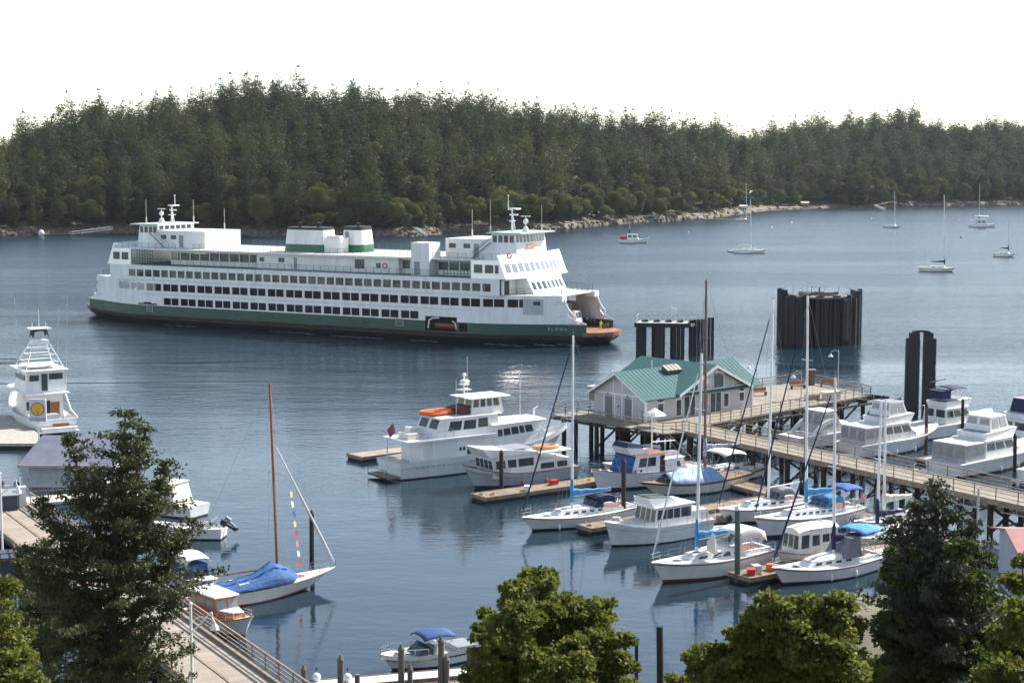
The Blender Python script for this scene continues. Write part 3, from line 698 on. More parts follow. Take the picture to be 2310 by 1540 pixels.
for x, y, z0, h in ((36.5, -5.5, 19.4, 5.5), (41.5, 3.5, 19.4, 4.5), (28.5, 2, 18.2, 4.8), (-40.5, -4, 19.4, 4.6), (-36.4, 5, 19.4, 4.4), (-28, 4, 18.2, 4)): MB().tube((x, y, z0), (x, y, z0+1.2), .12).tube((x, y, z0+1.2), (x, y, z0+h), .035).build('whip_antenna', FCREAM, fer)
# rails
rm = lambda pts, nm, h=1.05: rail(pts, h, 1.6, .035, 3).build(nm, RAILG, fer)
rm([(-33, -10.7, 12.05), (30.5, -10.7, 12.05)], 'sun_deck_rail'); rm([(-33, 10.7, 12.05), (30.5, 10.7, 12.05)], 'sun_deck_rail')
rm([(-25, -9.0, 15.0), (27, -9.0, 15.0)], 'roof_rail'); rm([(-25, 9, 15), (27, 9, 15)], 'roof_rail')
rm([(28, -10.4, 15), (41.2, -10.4, 15)], 'bridge_rail'); rm([(-42.6, -10.4, 15), (-28, -10.4, 15)], 'bridge_rail')
for s in (1, -1):
    for sd_ in (-1, 1):
        X = [41.9, 43.5, 46, 48, 50.2]; rm([(s*x, sd_*(hb(x)-.25), 9.26) for x in X], 'promenade_rail', 1.1)
    rm([(s*50.2, -5.7, 9.26), (s*49.6, -3, 9.26), (s*49.4, 0, 9.26), (s*49.6, 3, 9.26), (s*50.2, 5.7, 9.26)], 'promenade_rail')
    # white edge posts that frame the open end
    for sd_ in (-1, 1):
        b = MB(); b.path([(endmap(s*50.5, z), sd_*(hb(endmap(50.5, z))), z) for z in (9.3, 8.2, 7., 6., 5.2, 4.6)], .17, n=6); b.build('end_frame', FWHITE, fer)
        b = MB(); b.bx(s*50-.9, s*50+.9, sd_*6-.8, sd_*6+.8, 8.3, 9.3); b.build('corner_box', FWHITE, fer)
# recess with rescue boat
b = MB(); b.bx(26.9, 33.2, -8.6, -8.5, 2.9, 5.3); b.bx(33.6, 35.2, -9.4, -9.3, 3, 4.4); b.bx(26.9, 33.2, -10.8, -8.6, 5.3, 5.4); b.build('recess', mat('recess_dark', (.03, .035, .035), .8), fer)
b = MB(); rr = []
for k in range(9):
    t = k/8; w_ = .2+.75*math.sin(PI*min(1, t*1.0+.12)); x = 28.3+4.3*t; rr.append([(x, -9.9-w_*.8, 4.1), (x, -9.9-w_*.6, 3.5), (x, -9.9, 3.3), (x, -9.9+w_*.6, 3.5), (x, -9.9+w_*.8, 4.1)])
b.loft(rr); b.build('rescue_boat', mat('dull_red_boat', (.36, .09, .045), .5), fer)
b = MB(); b.path([(27.4, -10.9, 3.2), (27.6, -10.9, 4.6), (28.4, -10.9, 5.0), (29.6, -10.9, 5.05)], .13); b.path([(33, -10.9, 3.2), (32.8, -10.9, 4.3), (32.2, -10.9, 4.6)], .1); b.build('davit', FWHITE, fer)
for x in (-33, -21.5, -9, 3, 15, 27, 38.5):
    MB().bx(x-.04, x+.04, -11.06, -11.025, 9.3, 11.95).build('plate_seam', LGREY, fer)
for z in (9.22, 6.65, 11.96):
    MB().bx(-36, 36, -11.09, -11.065, z-.04, z+.04).build('plate_seam', LGREY, fer)
# frames, fenders and panel seams on the green belt
b = MB()
for x in (-27, -14, -6, 4, 14): b.bx(x, x+1.3, -11.09, -11.04, 3.5, 3.75)
b.build('freeing_port', BLACKP, fer)
b = MB(); b.path([(-34.6, -11.1, 4.8), (-34.6, -11.1, 3.2)], .05); b.path([(-33.2, -11.1, 4.8), (-33.2, -11.1, 3.2)], .05); b.path([(21, -11.1, 4.8), (21, -11.1, 3.2)], .05); b.path([(22.5, -11.1, 4.8), (22.5, -11.1, 3.2)], .05)
for z in (3.4, 3.8, 4.2, 4.6): b.tube((-34.6, -11.1, z), (-33.2, -11.1, z), .04); b.tube((21, -11.1, z), (22.5, -11.1, z), .04)
b.build('boarding_ladder', LGREY, fer)
b = MB(); b.bx(45.2, 48.4, -8.9, -8.7, 6.0, 8.9); 
o_ = MB(); ang_ = math.atan2(hb(45.0)-hb(48.6), 3.6)
q = [(44.6, -hb(44.6), 6.1), (47.7, -hb(47.7), 6.1), (47.7, -hb(47.7), 8.7), (44.6, -hb(44.6), 8.7)]
panel(q, 0, 1, 0, 1, .09).build('pilot_door', LGREY, fer)
panel(q, .5, .85, .6, .85, .12).build('door_window', GLASS, fer)
# entrance doors on the promenade beside the lower cabin
b = MB(); b.bx(35.8, 38.6, -10.99+.0, -10.962, 9.3, 9.31)
b = MB(); b.bx(41.5, 41.7, -10.6, -6.1, 9.3, 11.9); b.build('promenade_screen', FWHITE, fer)
b = MB(); b.bx(41.71, 41.76, -9.9, -8.3, 9.35, 11.6); b.build('door', mat('door_green', (.015, .04, .03), .6), fer)
b = MB(); b.path([(43.0+.4*math.cos(2*PI*i/12), -10.5, 15.9+.4*math.sin(2*PI*i/12)) for i in range(12)], .12, closed=True); b.build('life_ring', ORANGE, fer)
# name board high on the front and name in white letters on the bow quarter
q = [(41.2+.1, -2.6, 16.6), (41.2+.1, 2.6, 16.6)]
b = MB(); b.hexa([(41.75, -2.2, 16.85), (41.85, -2.2, 16.85), (41.95, 1.2, 16.85), (41.85, 1.2, 16.85)], [(41.65, -2.2, 17.35), (41.75, -2.2, 17.35), (41.85, 1.2, 17.35), (41.75, 1.2, 17.35)]); b.build('name_board', mat('orange_board', (.6, .2, .05), .5), fer)
xa, xb_ = 46.8, 51.5; an = math.atan2(-(hb(xb_)-hb(xa)), xb_-xa)
lettering('name_lettering', 'E L W H A', .68, LGREY, fer, (49.9, -hb(49.9)-.24, 3.5), (PI/2, 0, an), .05)

# ---------------------------------------------------------------- vehicles and people on the open bow
F2W = Matrix.Translation(FC) @ Matrix.Rotation(FA, 4, 'Z') @ Matrix.Scale(FS, 4)
def fw(x, y, z): return F2W @ Vector((x, y, z))
tk = thing('box_truck', 'grey box truck parked at the open bow of the ferry', 'truck', fw(45.2, 1.6, 3.21), FA)
MB().bx(-4.6, 2.6, -1.25, 1.25, 1.0, 4.2).build('cargo_box', mat('truck_tarp', (.26, .26, .25), .8, var=.2, scale=.8, bump=.5), tk)
b = MB(); b.hexa([(2.75, -1.15, .6), (5.0, -1.15, .6), (5.0, 1.15, .6), (2.75, 1.15, .6)], [(2.75, -1.1, 3.0), (4.4, -1.1, 3.0), (4.4, 1.1, 3.0), (2.75, 1.1, 3.0)]); cb = b.build('cab', WHITE, tk)
panel([(5.0, -1.15, .6), (5.0, 1.15, .6), (4.4, 1.1, 3.0), (4.4, -1.1, 3.0)], .08, .92, .5, .9, .02).build('windscreen', GLASS, cb)
MB().bx(-4.5, 4.8, -.6, .6, .55, .95).build('chassis', BLACKP, tk)
for x in (-3.2, 3.9):
    for y in (-1.05, .8): MB().tube((x, y, .5), (x, y+.25, .5), .5, n=14).build('wheel', BLACKP, tk)
def car(label, x, y, m, L=4.4):
    t = thing('parked_car', label, 'car', fw(x, y, 3.21), FA, 'cars on the ferry deck')
    b = MB(); prof = [(-L/2, .35), (L/2, .35), (L/2, .72), (L/2-.9, .88), (-L/2+.1, .95), (-L/2, .8)]
    b.ext([(px_, -.85, pz) for px_, pz in prof], (0, 1.7, 0)); b.build('body', m, t)
    b = MB(); b.hexa([(-1.9, -.78, .9), (1.25, -.78, .88), (1.25, .78, .88), (-1.9, .78, .9)], [(-1.5, -.62, 1.42), (.45, -.62, 1.44), (.45, .62, 1.44), (-1.5, .62, 1.42)]); b.build('windows', GLASS, t)
    MB().bx(-1.4, .35, -.6, .6, 1.445, 1.47).build('roof', m, t)
    for wx in (-1.35, 1.35):
        for wy in (-.88, .7): MB().tube((wx, wy, .33), (wx, wy+.18, .33), .33, n=12).build('wheel', BLACKP, t)
    for wy in (-.65, .4): MB().bx(L/2, L/2+.02, wy, wy+.25, .55, .7).build('headlight', FWHITE, t)
car('white car nearest the near side of the ferry\'s open bow', 49.0, -3.0, WHITE)
car('dark grey car behind the white one on the ferry\'s bow', 43.5, -4.4, mat('dark_car_paint', (.05, .055, .065), .3))
def skin(name, V, E, Rr, m, parent, loc):
    me = bpy.data.meshes.new(name); me.from_pydata(V, E, []); o = bpy.data.objects.new(name, me); COL.objects.link(o)
    md = o.modifiers.new('skin', 'SKIN'); 
    for i, r_ in enumerate(Rr): me.skin_vertices[0].data[i].radius = (r_, r_*.85) if me.skin_vertices else (r_, r_)
    return o
def person(label, loc, ang, jk, tr, hair, lean=0., arm=.3):
    """one continuous skinned body; jacket, trousers and hair are children"""
    def grow(name, V, E, Rr, m, parent):
        me = bpy.data.meshes.new(name); me.from_pydata([tuple(v) for v in V], E, []); o = bpy.data.objects.new(name, me); COL.objects.link(o)
        bpy.context.view_layer.objects.active = o; o.modifiers.new('skin', 'SKIN')
        sv = me.skin_vertices[0].data if len(me.skin_vertices) else None
        if sv:
            for i, r_ in enumerate(Rr): sv[i].radius = (r_, r_*.8)
            sv[0].use_root = True
        ss = o.modifiers.new('smooth', 'SUBSURF'); ss.levels = 1; ss.render_levels = 1
        me.materials.append(m)
        if parent: o.parent = parent
        return o
    a = arm
    V = [(0, 0, .95), (0, 0, 1.15), (.02, 0, 1.38), (.03, 0, 1.5), (.05, 0, 1.62), (.05, 0, 1.73),
         (0, .19, 1.4), (a*.4, .24, 1.15), (a, .2, 1.0), (a+.08, .18, .93), (0, -.19, 1.4), (a*.2, -.25, 1.14), (a*.6, -.22, .95), (a*.6+.08, -.2, .88),
         (0, .1, .9), (.05, .11, .5), (0, .11, .09), (.16, .12, .04), (0, -.1, .9), (-.05, -.11, .5), (-.1, -.11, .09), (.06, -.12, .04)]
    E = [(0, 1), (1, 2), (2, 3), (3, 4), (4, 5), (2, 6), (6, 7), (7, 8), (8, 9), (2, 10), (10, 11), (11, 12), (12, 13), (0, 14), (14, 15), (15, 16), (16, 17), (0, 18), (18, 19), (19, 20), (20, 21)]
    Rr = [.14, .13, .15, .065, .1, .08, .07, .05, .04, .035, .07, .05, .04, .035, .09, .065, .05, .045, .09, .065, .05, .045]
    body = grow('person', V, E, Rr, mat('skin', (.45, .27, .2), .6, var=.05), None)
    body.location = loc; body.rotation_euler = (0, lean, ang); tag(body, label, 'person')
    jv = [0, 1, 2, 6, 7, 8, 10, 11, 12]; mp_ = {v: i for i, v in enumerate(jv)}
    grow('jacket', [V[i] for i in jv], [(mp_[x], mp_[y]) for x, y in E if x in mp_ and y in mp_], [Rr[i]*1.22 for i in jv], jk, body)
    tv = [0, 14, 15, 16, 18, 19, 20]; mp_ = {v: i for i, v in enumerate(tv)}
    grow('trousers', [V[i] for i in tv], [(mp_[x], mp_[y]) for x, y in E if x in mp_ and y in mp_], [Rr[i]*1.2 for i in tv], tr, body)
    MB().ball((.03, 0, 1.71), .115, .1, .1).build('hair', hair, body, smooth=True)
    return body
HV = mat('high_visibility_yellow', (.75, .65, .05), .6, var=.05); DK = mat('dark_cloth', (.03, .035, .05), .8); HAIR = mat('brown_hair', (.05, .03, .02), .8)
REDC = mat('red_cloth', (.5, .06, .04), .8); WCL = mat('white_cloth', (.7, .7, .7), .8); BCL = mat('blue_cloth', (.05, .1, .35), .8)
for lab, px, py, j, t_, a in (('person in a bright yellow vest at the front of the ferry\'s bow deck', 1355, 744, HV, HV, .4), ('person in a red jacket standing behind the yellow vest on the ferry deck', 1340, 737, REDC, DK, .2),
        ('person in a blue jacket beside the person in red on the ferry deck', 1333, 736, BCL, DK, .1), ('person in a white top standing alone on the ferry\'s bow deck', 1324, 734, WCL, DK, .2), ('person in a red jacket close to the white car on the ferry', 1312, 733, REDC, BCL, .3)):
    p = G(px, py, 2.22); person(lab, p, random.uniform(-1, 1), j, t_, HAIR, 0, a)
def bicycle(label, loc, ang):
    t = thing('bicycle', label, 'bicycle', loc, ang, 'bicycles on the ferry bow')
    for x in (-.5, .5): MB().path([(x+.33*math.cos(2*PI*i/14), 0, .34+.33*math.sin(2*PI*i/14)) for i in range(14)], .025, closed=True).build('wheel', BLACKP, t)
    MB().path([(-.5, 0, .34), (-.15, 0, .8), (.4, 0, .85), (.5, 0, .34)], .025).path([(-.15, 0, .8), (0, 0, .34), (.4, 0, .8)], .025).path([(-.5, 0, .34), (0, 0, .34)], .02).path([(.4, -.22, .98), (.4, .22, .98)], .02).build('frame', YELP, t)
    MB().bx(-.28, -.05, -.06, .06, .86, .92).build('saddle', BLACKP, t)
bicycle('yellow bicycle nearest the person in the yellow vest', G(1367, 741, 2.22), FA); bicycle('yellow bicycle behind the nearest one on the ferry bow', G(1378, 738, 2.22), FA+.3)
# ================================================================ BOAT KIT (local: bow +x, z = 0 waterline)
U = R(35)                               # direction the marina's fingers run
def hull_shape(L, B, fb, fs, fm, bo=.9, so=.3, tr=.75, full=.75, tm=.45, n=18, draft=.45, wl=.9):
    """returns station rings and the deck edge"""
    def Wd(t): return tr+(1-tr)*math.sin(PI/2*t/tm) if t < tm else max(.012, math.cos(PI/2*(t-tm)/(1-tm))**full)
    def Ww(t): return (tr*.92+(1-tr*.92)*math.sin(PI/2*t/tm) if t < tm else max(.008, math.cos(PI/2*(t-tm)/(1-tm))**(full+.45)))
    def Z(t): return fm+(fs-fm)*(1-t/.5)**2 if t < .5 else fm+(fb-fm)*((t-.5)/.5)**2
    return Wd, Ww, Z
def make_hull(par, L, B, fb, fs, fm, mats, bo=.9, so=.3, tr=.75, full=.75, tm=.45, stripe=(.06, .13), boot=.88, wl=.9, bulwark=0., capm=None, deckm=None, n=20, draft=.5):
    Wd, Ww, Z = hull_shape(L, B, fb, fs, fm, bo, so, tr, full, tm)
    S = [0, stripe[0], stripe[1], .35, .6, boot, 1.0, 1.45]; bands = [0, 1, 0, 0, 0, 2, 2]
    def P(t, s, sg):
        z = Z(t)*(1-s) if s <= 1 else -draft*(s-1)/.45*(1 if t < .9 else .6)
        xd = -L/2+L*t; xw = -L/2+so+(L-so-bo)*t; q = min(1, s)**.85
        y = (Wd(t)*(1-q)+Ww(t)*wl*q)*B/2*(1 if s <= 1 else .6)
        return (xd*(1-q)+xw*q, sg*y, z)
    mb = MB(); T = [i/n for i in range(n+1)]; T = [t if t < .6 else .6+.4*((t-.6)/.4)**.85 for t in T]
    for sg in (-1, 1):
        for j in range(len(S)-1):
            mb.k = bands[j]; mb.loft([[P(t, S[j], sg) for t in T], [P(t, S[j+1], sg) for t in T]], closed=False, caps=False)
    mb.k = 0
    for j in range(len(S)-1):
        mb.k = bands[j] if j != 1 else 0; mb.poly([P(0, S[j], -1), P(0, S[j], 1), P(0, S[j+1], 1), P(0, S[j+1], -1)])
    mb.k = 0
    if bulwark:   # inner face of the bulwark
        for sg in (-1, 1):
            mb.loft([[P(t, 0, sg) for t in T], [(P(t, 0, sg)[0]-(.12 if t > .97 else 0), sg*max(0, abs(P(t, 0, sg)[1])-.08), Z(t)-bulwark) for t in T]], closed=False, caps=False)
    h = mb.build('hull', mats, par, smooth=True)
    d = MB(); dz = bulwark if bulwark else .0
    E = [(P(t, 0, 1)[0], max(0, P(t, 0, 1)[1]-(.07 if bulwark else .02)), Z(t)-dz-.01) for t in T]
    d.loft([[(x, -y, z) for x, y, z in E], [(x, 0, z+.04) for x, y, z in E], [(x, y, z) for x, y, z in E]], closed=False, caps=False)
    d.build('deck', deckm or DECKM, par, smooth=True)
    edge = [(P(t, 0, 1)[0], P(t, 0, 1)[1], Z(t)) for t in T]
    if capm:
        c = MB()
        for sg in (-1, 1): c.path([(x, sg*y, z+.01) for x, y, z in edge], .045, n=4)
        c.build('cap_rail', capm, par)
    def dy(x):   # half breadth and sheer height at x
        xs_ = [e[0] for e in edge]; return float(np.interp(x, xs_, [e[1] for e in edge])), float(np.interp(x, xs_, [e[2] for e in edge]))
    return dy, edge, h
def house(par, x0, x1, w0, w1, z0, z1, rf=.3, rb=.1, rs=.08, m=WHITE, wins=(), name='cabin', over=.0, roofm=None, z0f=None, gm=GLASS, crown=.05, frontn=0, frontv=(.5, .9), backn=0, backv=(.45, .9)):
    """tapered deckhouse: x0 aft, x1 forward, widths w0,w1; wins = (u0,u1,v0,v1) panes on both sides"""
    zf = z0 if z0f is None else z0f
    B = [(x0, -w0/2, z0), (x1, -w1/2, zf), (x1, w1/2, zf), (x0, w0/2, z0)]
    T = [(x0+rb, -w0/2+rs, z1), (x1-rf, -w1/2+rs, z1), (x1-rf, w1/2-rs, z1), (x0+rb, w0/2-rs, z1)]
    b = MB(); b.hexa(B, T); h = b.build(name, m, par)
    sides = {-1: [B[0], B[1], T[1], T[0]], 1: [B[2], B[3], T[3], T[2]]}
    for (u0, u1, v0, v1) in wins:
        panel(sides[-1], u0, u1, v0, v1).build('window', gm, h)
        panel(sides[1], 1-u1, 1-u0, v0, v1).build('window', gm, h)
    q = [B[1], B[2], T[2], T[1]]
    for k in range(frontn): panel(q, (k+.1)/frontn, (k+.9)/frontn, *frontv).build('windscreen', gm, h)
    q = [B[3], B[0], T[0], T[3]]
    for k in range(backn): panel(q, (k+.12)/backn, (k+.88)/backn, *backv).build('rear_window', gm, h)
    if over or roofm:
        o = over; r = MB(); xa, xb = x0+rb-o, x1-rf+o*1.3; wa, wb = w0/2-rs+o*.7, w1/2-rs+o*.7
        r.hexa([(xa, -wa, z1+.004), (xb, -wb, z1+.004), (xb+.12, 0, z1+.004), (xb, wb, z1+.004), (xa, wa, z1+.004)], [(xa+.03, -wa+.04, z1+.07+crown*.2), (xb-.05, -wb+.05, z1+.07), (xb+.05, 0, z1+.07+crown), (xb-.05, wb-.05, z1+.07), (xa+.03, wa-.04, z1+.07+crown*.2)])
        r.build('roof', roofm or m, h)
    return h
def railing(par, edge, x0, x1, h=.62, inset=.08, name='railing', m=CHROME, both=True, step=.09, bow=True, r=.018):
    b = MB(); E = [e for e in edge if x0 <= e[0] <= x1]
    for sg in (-1, 1):
        pts = [(x, sg*max(0, y-inset), z) for x, y, z in E]
        for i, p in enumerate(pts):
            if i % 2 == 0 or i == len(pts)-1: b.tube(p, (p[0], p[1], p[2]+h), r, n=4)
        b.path([(p[0], p[1], p[2]+h) for p in pts], r*1.15, n=4); b.path([(p[0], p[1], p[2]+h*.5) for p in pts], r*.7, n=3)
    if bow: p, q = [(E[-1][0], s*max(0, E[-1][1]-inset), E[-1][2]+h) for s in (-1, 1)]; b.tube(p, q, r*1.15, n=4)
    return b.build(name, m, par)
def place(px, py, L, ang=U, off=0., end='bow'):
    """centre of a boat whose bow waterline point shows at px,py; bows of the near rows point back to the left"""
    p = G(px, py, 0); d = Vector((math.cos(ang), math.sin(ang), 0))
    return p-d*(L/2-off) if end == 'bow' else p+d*(L/2-off)
def local_x(root, px):
    """local x where the boat's centreline passes behind pixel column px"""
    c, s = math.cos(root.rotation_euler.z), math.sin(root.rotation_euler.z)
    k = (px-1155)/FPX/ math.cos(0)    # approx: X/Y' with small pitch correction below
    lo, hi = -20, 20
    f = lambda x: projx(root.location.x+x*c, root.location.y+x*s)-px
    for _ in range(50):
        m_ = (lo+hi)/2
        if (f(lo) < 0) == (f(m_) < 0): lo = m_
        else: hi = m_
    return lo
def projx(x, y, z=1.): zz = z-CAMH; return 1155+FPX*x/(y*cp-zz*sp)
def to_local(root, p):
    c, s = math.cos(root.rotation_euler.z), math.sin(root.rotation_euler.z); d = Vector(p)-root.location
    return Vector((d.x*c+d.y*s, -d.x*s+d.y*c, d.z))
def rig(root, L, edge, dy, bx_, top, zdeck, mastm=ALU, r=.085, boom=None, cover=None, forestay=None, spread=(.5,), furl=None, backstay=True, stack=None, boomz=None, topless=False):
    base = Vector((bx_, 0, zdeck)); T = to_local(root, top)
    b = MB(); b.tube(base, T, r*1.05, r*.75, n=8); mast = b.build('mast', mastm, root)
    b = MB()
    for f in spread:
        p = base.lerp(T, f); w_ = .55+.02*L*(1-f); b.tube((p.x, p.y-w_, p.z+.05), (p.x, p.y, p.z), .028, n=4); b.tube((p.x, p.y+w_, p.z+.05), (p.x, p.y, p.z), .028, n=4)
    b.build('spreaders', mastm, mast)
    b = MB(); b.tube(T, T+Vector((0, 0, .5)), .012, n=3); b.tube(T+Vector((-.25, 0, .25)), T+Vector((.3, 0, .25)), .012, n=3); b.build('wind_vane', WIRE, mast)
    b = MB(); hbm, zz = dy(bx_)
    for sg in (-1, 1):
        last = T
        for f in spread[::-1]:
            p = base.lerp(T, f); q = Vector((p.x, p.y+sg*(.55+.02*L*(1-f)), p.z+.05)); b.tube(last, q, .011, n=3); last = q
        b.tube(last, (bx_-.1, sg*(hbm-.12), zz), .011, n=3); b.tube(base.lerp(T, spread[0]), (bx_-.55, sg*(hbm-.12), zz), .01, n=3); b.tube(base.lerp(T, spread[0]), (bx_+.5, sg*(hbm-.14), zz), .01, n=3)
    xe = edge[-1]; ft = base.lerp(T, .97 if not forestay else forestay)
    b.tube(ft, (xe[0]-.15, 0, xe[2]+.05), .012, n=3)
    if backstay: b.tube(T, (-L/2+.15, 0, edge[0][2]), .012, n=3)
    b.build('rigging', WIRE, root)
    if furl:
        b = MB(); a_ = Vector((xe[0]-.15, 0, xe[2]+.4)); c_ = a_.lerp(ft, .93); b.tube(a_, a_.lerp(ft, .12), .05, .085, n=6); b.tube(a_.lerp(ft, .12), c_, .085, .05, n=6); b.build('furled_jib', furl, root)
    if boom:
        bz = zdeck+(boomz or 1.05); q = base.lerp(T, (bz-zdeck)/(T.z-zdeck)); e = Vector((bx_-boom, 0, bz+.12))
        MB().tube(q, e, .06, n=6).build('boom', mastm, root)
        if cover:
            rr = []; nn = 9
            for k in range(nn+1):
                f = k/nn; c_ = q.lerp(e, f); hh = .42*(1-f)**1.3+.17; wv = .045*math.sin(k*2.3)
                rr.append([(c_.x, c_.y+math.cos(2*PI*i/8)*(.17-.05*f), c_.z+.06+wv+hh*.5+math.sin(2*PI*i/8)*(hh*.62)) for i in range(8)])
            b = MB(); b.loft(rr)
            b.loft([[(q.x+.16*math.cos(2*PI*i/8), q.y+.16*math.sin(2*PI*i/8), q.z-.5) for i in range(8)], [(q.x+.17*math.cos(2*PI*i/8), q.y+.17*math.sin(2*PI*i/8), q.z+.7) for i in range(8)], [(q.x+.12*math.cos(2*PI*i/8), q.y+.12*math.sin(2*PI*i/8), q.z+1.6) for i in range(8)]])
            b.build('sail_cover', cover, root, smooth=True)
    return mast
def hatch(par, x, z, w=.5, m=GLASS, y=0, name='hatch'): MB().bx(x-w/2, x+w/2, y-w/2, y+w/2, z, z+.05).build(name, m, par)
def fender(par, x, dy, side, m=WHITE, z=.35): hbm, zz = dy(x); MB().ball((x, side*(hbm+.02), z), .11, .11, .28, n=8, m=6).tube((x, side*hbm, z+.25), (x, side*(hbm-.05), zz+.1), .01, n=3).build('fender', m, par, smooth=True)
def canopy(par, x0, x1, w, z, h, m, name='bimini', legs=None, arch=.22, n=6, drop=0.):
    """cloth awning on a bent frame"""
    rr = []
    for k in range(n+1):
        f = k/n; x = x0+(x1-x0)*f; zc = z+arch*math.sin(PI*f)*.6
        rr.append([(x, -w/2, zc-.10-drop), (x, -w/2*.8, zc+.05), (x, -w/5, zc+.15), (x, w/5, zc+.15), (x, w/2*.8, zc+.05), (x, w/2, zc-.10-drop)])
    b = MB(); b.loft(rr, closed=False, caps=False); o = b.build(name, m, par, smooth=True); thick(o, .03)
    if legs:
        b = MB()
        for x in (x0+.1, (x0+x1)/2, x1-.1):
            for sg in (-1, 1): b.tube((x, sg*w/2, z-.1), ((x0+x1)/2, sg*w/2*1.02, legs), .018, n=4)
        b.tube(((x0+x1)/2, -w/2*1.02, legs), ((x0+x1)/2, w/2*1.02, legs), .012, n=4)
        b.build('canopy_frame', CHROME, o)
    return o
def outboard(par, x, z, m=BLACKP, tilt=.0, y=0):
    o = MB(Matrix.Translation((x, y, z)) @ Matrix.Rotation(tilt, 4, 'Y'))
    o.hexa([(-.45, -.16, .25), (.1, -.16, .25), (.1, .16, .25), (-.45, .16, .25)], [(-.38, -.13, .75), (.05, -.13, .7), (.05, .13, .7), (-.38, .13, .75)]); o.bx(-.25, -.05, -.06, .06, -.5, .25); o.hexa([(-.35, -.02, -.75), (.0, -.02, -.75), (.0, .02, -.75), (-.35, .02, -.75)], [(-.28, -.05, -.5), (-.02, -.05, -.5), (-.02, .05, -.5), (-.28, .05, -.5)])
    return o.build('outboard_motor', m, par)

def sailboat(name, label, px, py, L, masttop, ang=U+PI, B=None, fb=1.35, fs=1.05, fm=1.0, hullm=GEL, stripem=None, bootm=BOOT, mastpx=None, boom=4.2, cover=None, furl=None, dodger=None, bim=None, cab=(.30, .74), capm=None, group=None, spread=(.55,), mastm=ALU, ports=4, deckhouse=False, roll=0, r=.12, tr=.62, so=.5, forestay=None, off=.0, bo=1.2, wheel=True, name2=None, deckm=None, cabm=None, loc=None, far=False, backstay=True, boomz=None):
    B = B or L*.31
    d = Vector((math.cos(ang), math.sin(ang), 0))
    lc = Vector(loc) if loc is not None else G(px, py, 0)-d*(L/2-bo*.95)
    root = thing(name, label, 'sailboat', (lc.x, lc.y, 0), ang, group)
    dy, edge, h = make_hull(root, L, B, fb, fs, fm, [hullm, stripem or hullm, bootm], bo=bo, so=so, tr=tr, full=.72, tm=.42, deckm=deckm or GEL, capm=capm, stripe=(.07, .14))
    x0, x1 = -L/2+L*cab[0], -L/2+L*cab[1]; z0 = min(dy(x0)[1], dy(x1)[1])-.05; zt = fm+.45
    w0, w1 = dy(x0)[0]*1.35, dy(x1)[0]*1.0
    wn = [(.08+.84*(k+.15)/ports, .08+.84*(k+.72)/ports, .42, .78) for k in range(ports)]
    c = house(root, x0, x1, w0, w1, z0, zt, rf=.7, rb=.05, rs=.14, m=cabm or GEL, wins=wn, name='cabin_trunk', roofm=DECKM)
    # cockpit coamings and wheel
    cx0 = -L/2+.5; b = MB()
    for sg in (-1, 1): b.bx(cx0, x0-.02, sg*w0*.42-.12, sg*w0*.42+.12, dy(cx0+1)[1], fm+.28)
    b.bx(cx0-.2, cx0, -w0*.42, w0*.42, dy(cx0)[1], fm+.22); b.build('cockpit_coaming', GEL, root)
    b = MB(); b.bx(cx0+.05, x0-.05, -w0*.36, w0*.36, dy(cx0+1)[1]+.01, dy(cx0+1)[1]+.03); b.build('cockpit_floor', TEAK if not far else GREYP, root)
    if wheel and not far:
        wx = cx0+1.1; b = MB(); b.tube((wx, 0, fm), (wx, 0, fm+.8), .08); b.path([(wx, .42*math.cos(2*PI*i/14), fm+.8+.42*math.sin(2*PI*i/14)) for i in range(14)], .02, closed=True); b.build('steering_wheel', CHROME, root)
        hatch(root, x1+.5, dy(x1+.5)[1]+.03, .5); hatch(root, x1-1.5, zt+.08, .45)
    mx = local_x(root, mastpx) if mastpx else L*.08
    zd = zt if x0 < mx < x1-.4 else dy(mx)[1]
    mt = Vector(masttop) if not isinstance(masttop, tuple) or len(masttop) == 3 else None
    if mt is None:
        wp = root.matrix_basis @ Vector((mx, 0, 0)) if False else Vector((root.location.x+mx*math.cos(ang), root.location.y+mx*math.sin(ang), 0))
        mt = atD(masttop[0], masttop[1], wp.y)
    rig(root, L, edge, dy, mx, mt, zd, mastm=mastm, boom=boom, cover=cover, furl=furl, spread=spread, r=r, forestay=forestay, backstay=backstay, boomz=boomz)
    if not far:
        railing(root, edge, L/2-L*.16, L/2, .62, name='pulpit'); railing(root, edge, -L/2, -L/2+L*.14, .62, name='pushpit', bow=False)
        b = MB()
        for sg in (-1, 1):
            E = [e for e in edge if -L/2+L*.12 < e[0] < L/2-L*.14]
            for k, e in enumerate(E):
                if k % 3 == 0: b.tube((e[0], sg*(e[1]-.08), e[2]), (e[0], sg*(e[1]-.08), e[2]+.6), .014, n=3)
            b.path([(e[0], sg*(e[1]-.08), e[2]+.6) for e in E], .007, n=3); b.path([(e[0], sg*(e[1]-.08), e[2]+.3) for e in E], .007, n=3)
        b.build('lifelines', WIRE, root)
    if dodger:
        canopy(root, x0-.9, x0+.9, w0*.95, zt+.72, 0, dodger, 'dodger', None, arch=.3, drop=.35)
        house(root, x0+.45, x0+1.35, w0*.93, w0*.8, zt, zt+.62, rf=.75, rb=0, rs=.08, m=dodger, name='dodger_front', frontn=3, frontv=(.2, .85), wins=((.1, .6, .2, .8),))
    if bim: canopy(root, cx0+.1, cx0+2.3, w0*1.05, zt+1.35, 0, bim, 'bimini', fm+.2)
    return root, dy, edge, (x0, x1, w0, w1, zt)
# ================================================================ MARINA, NEAR ROWS
UP = U+PI
LC = dict()
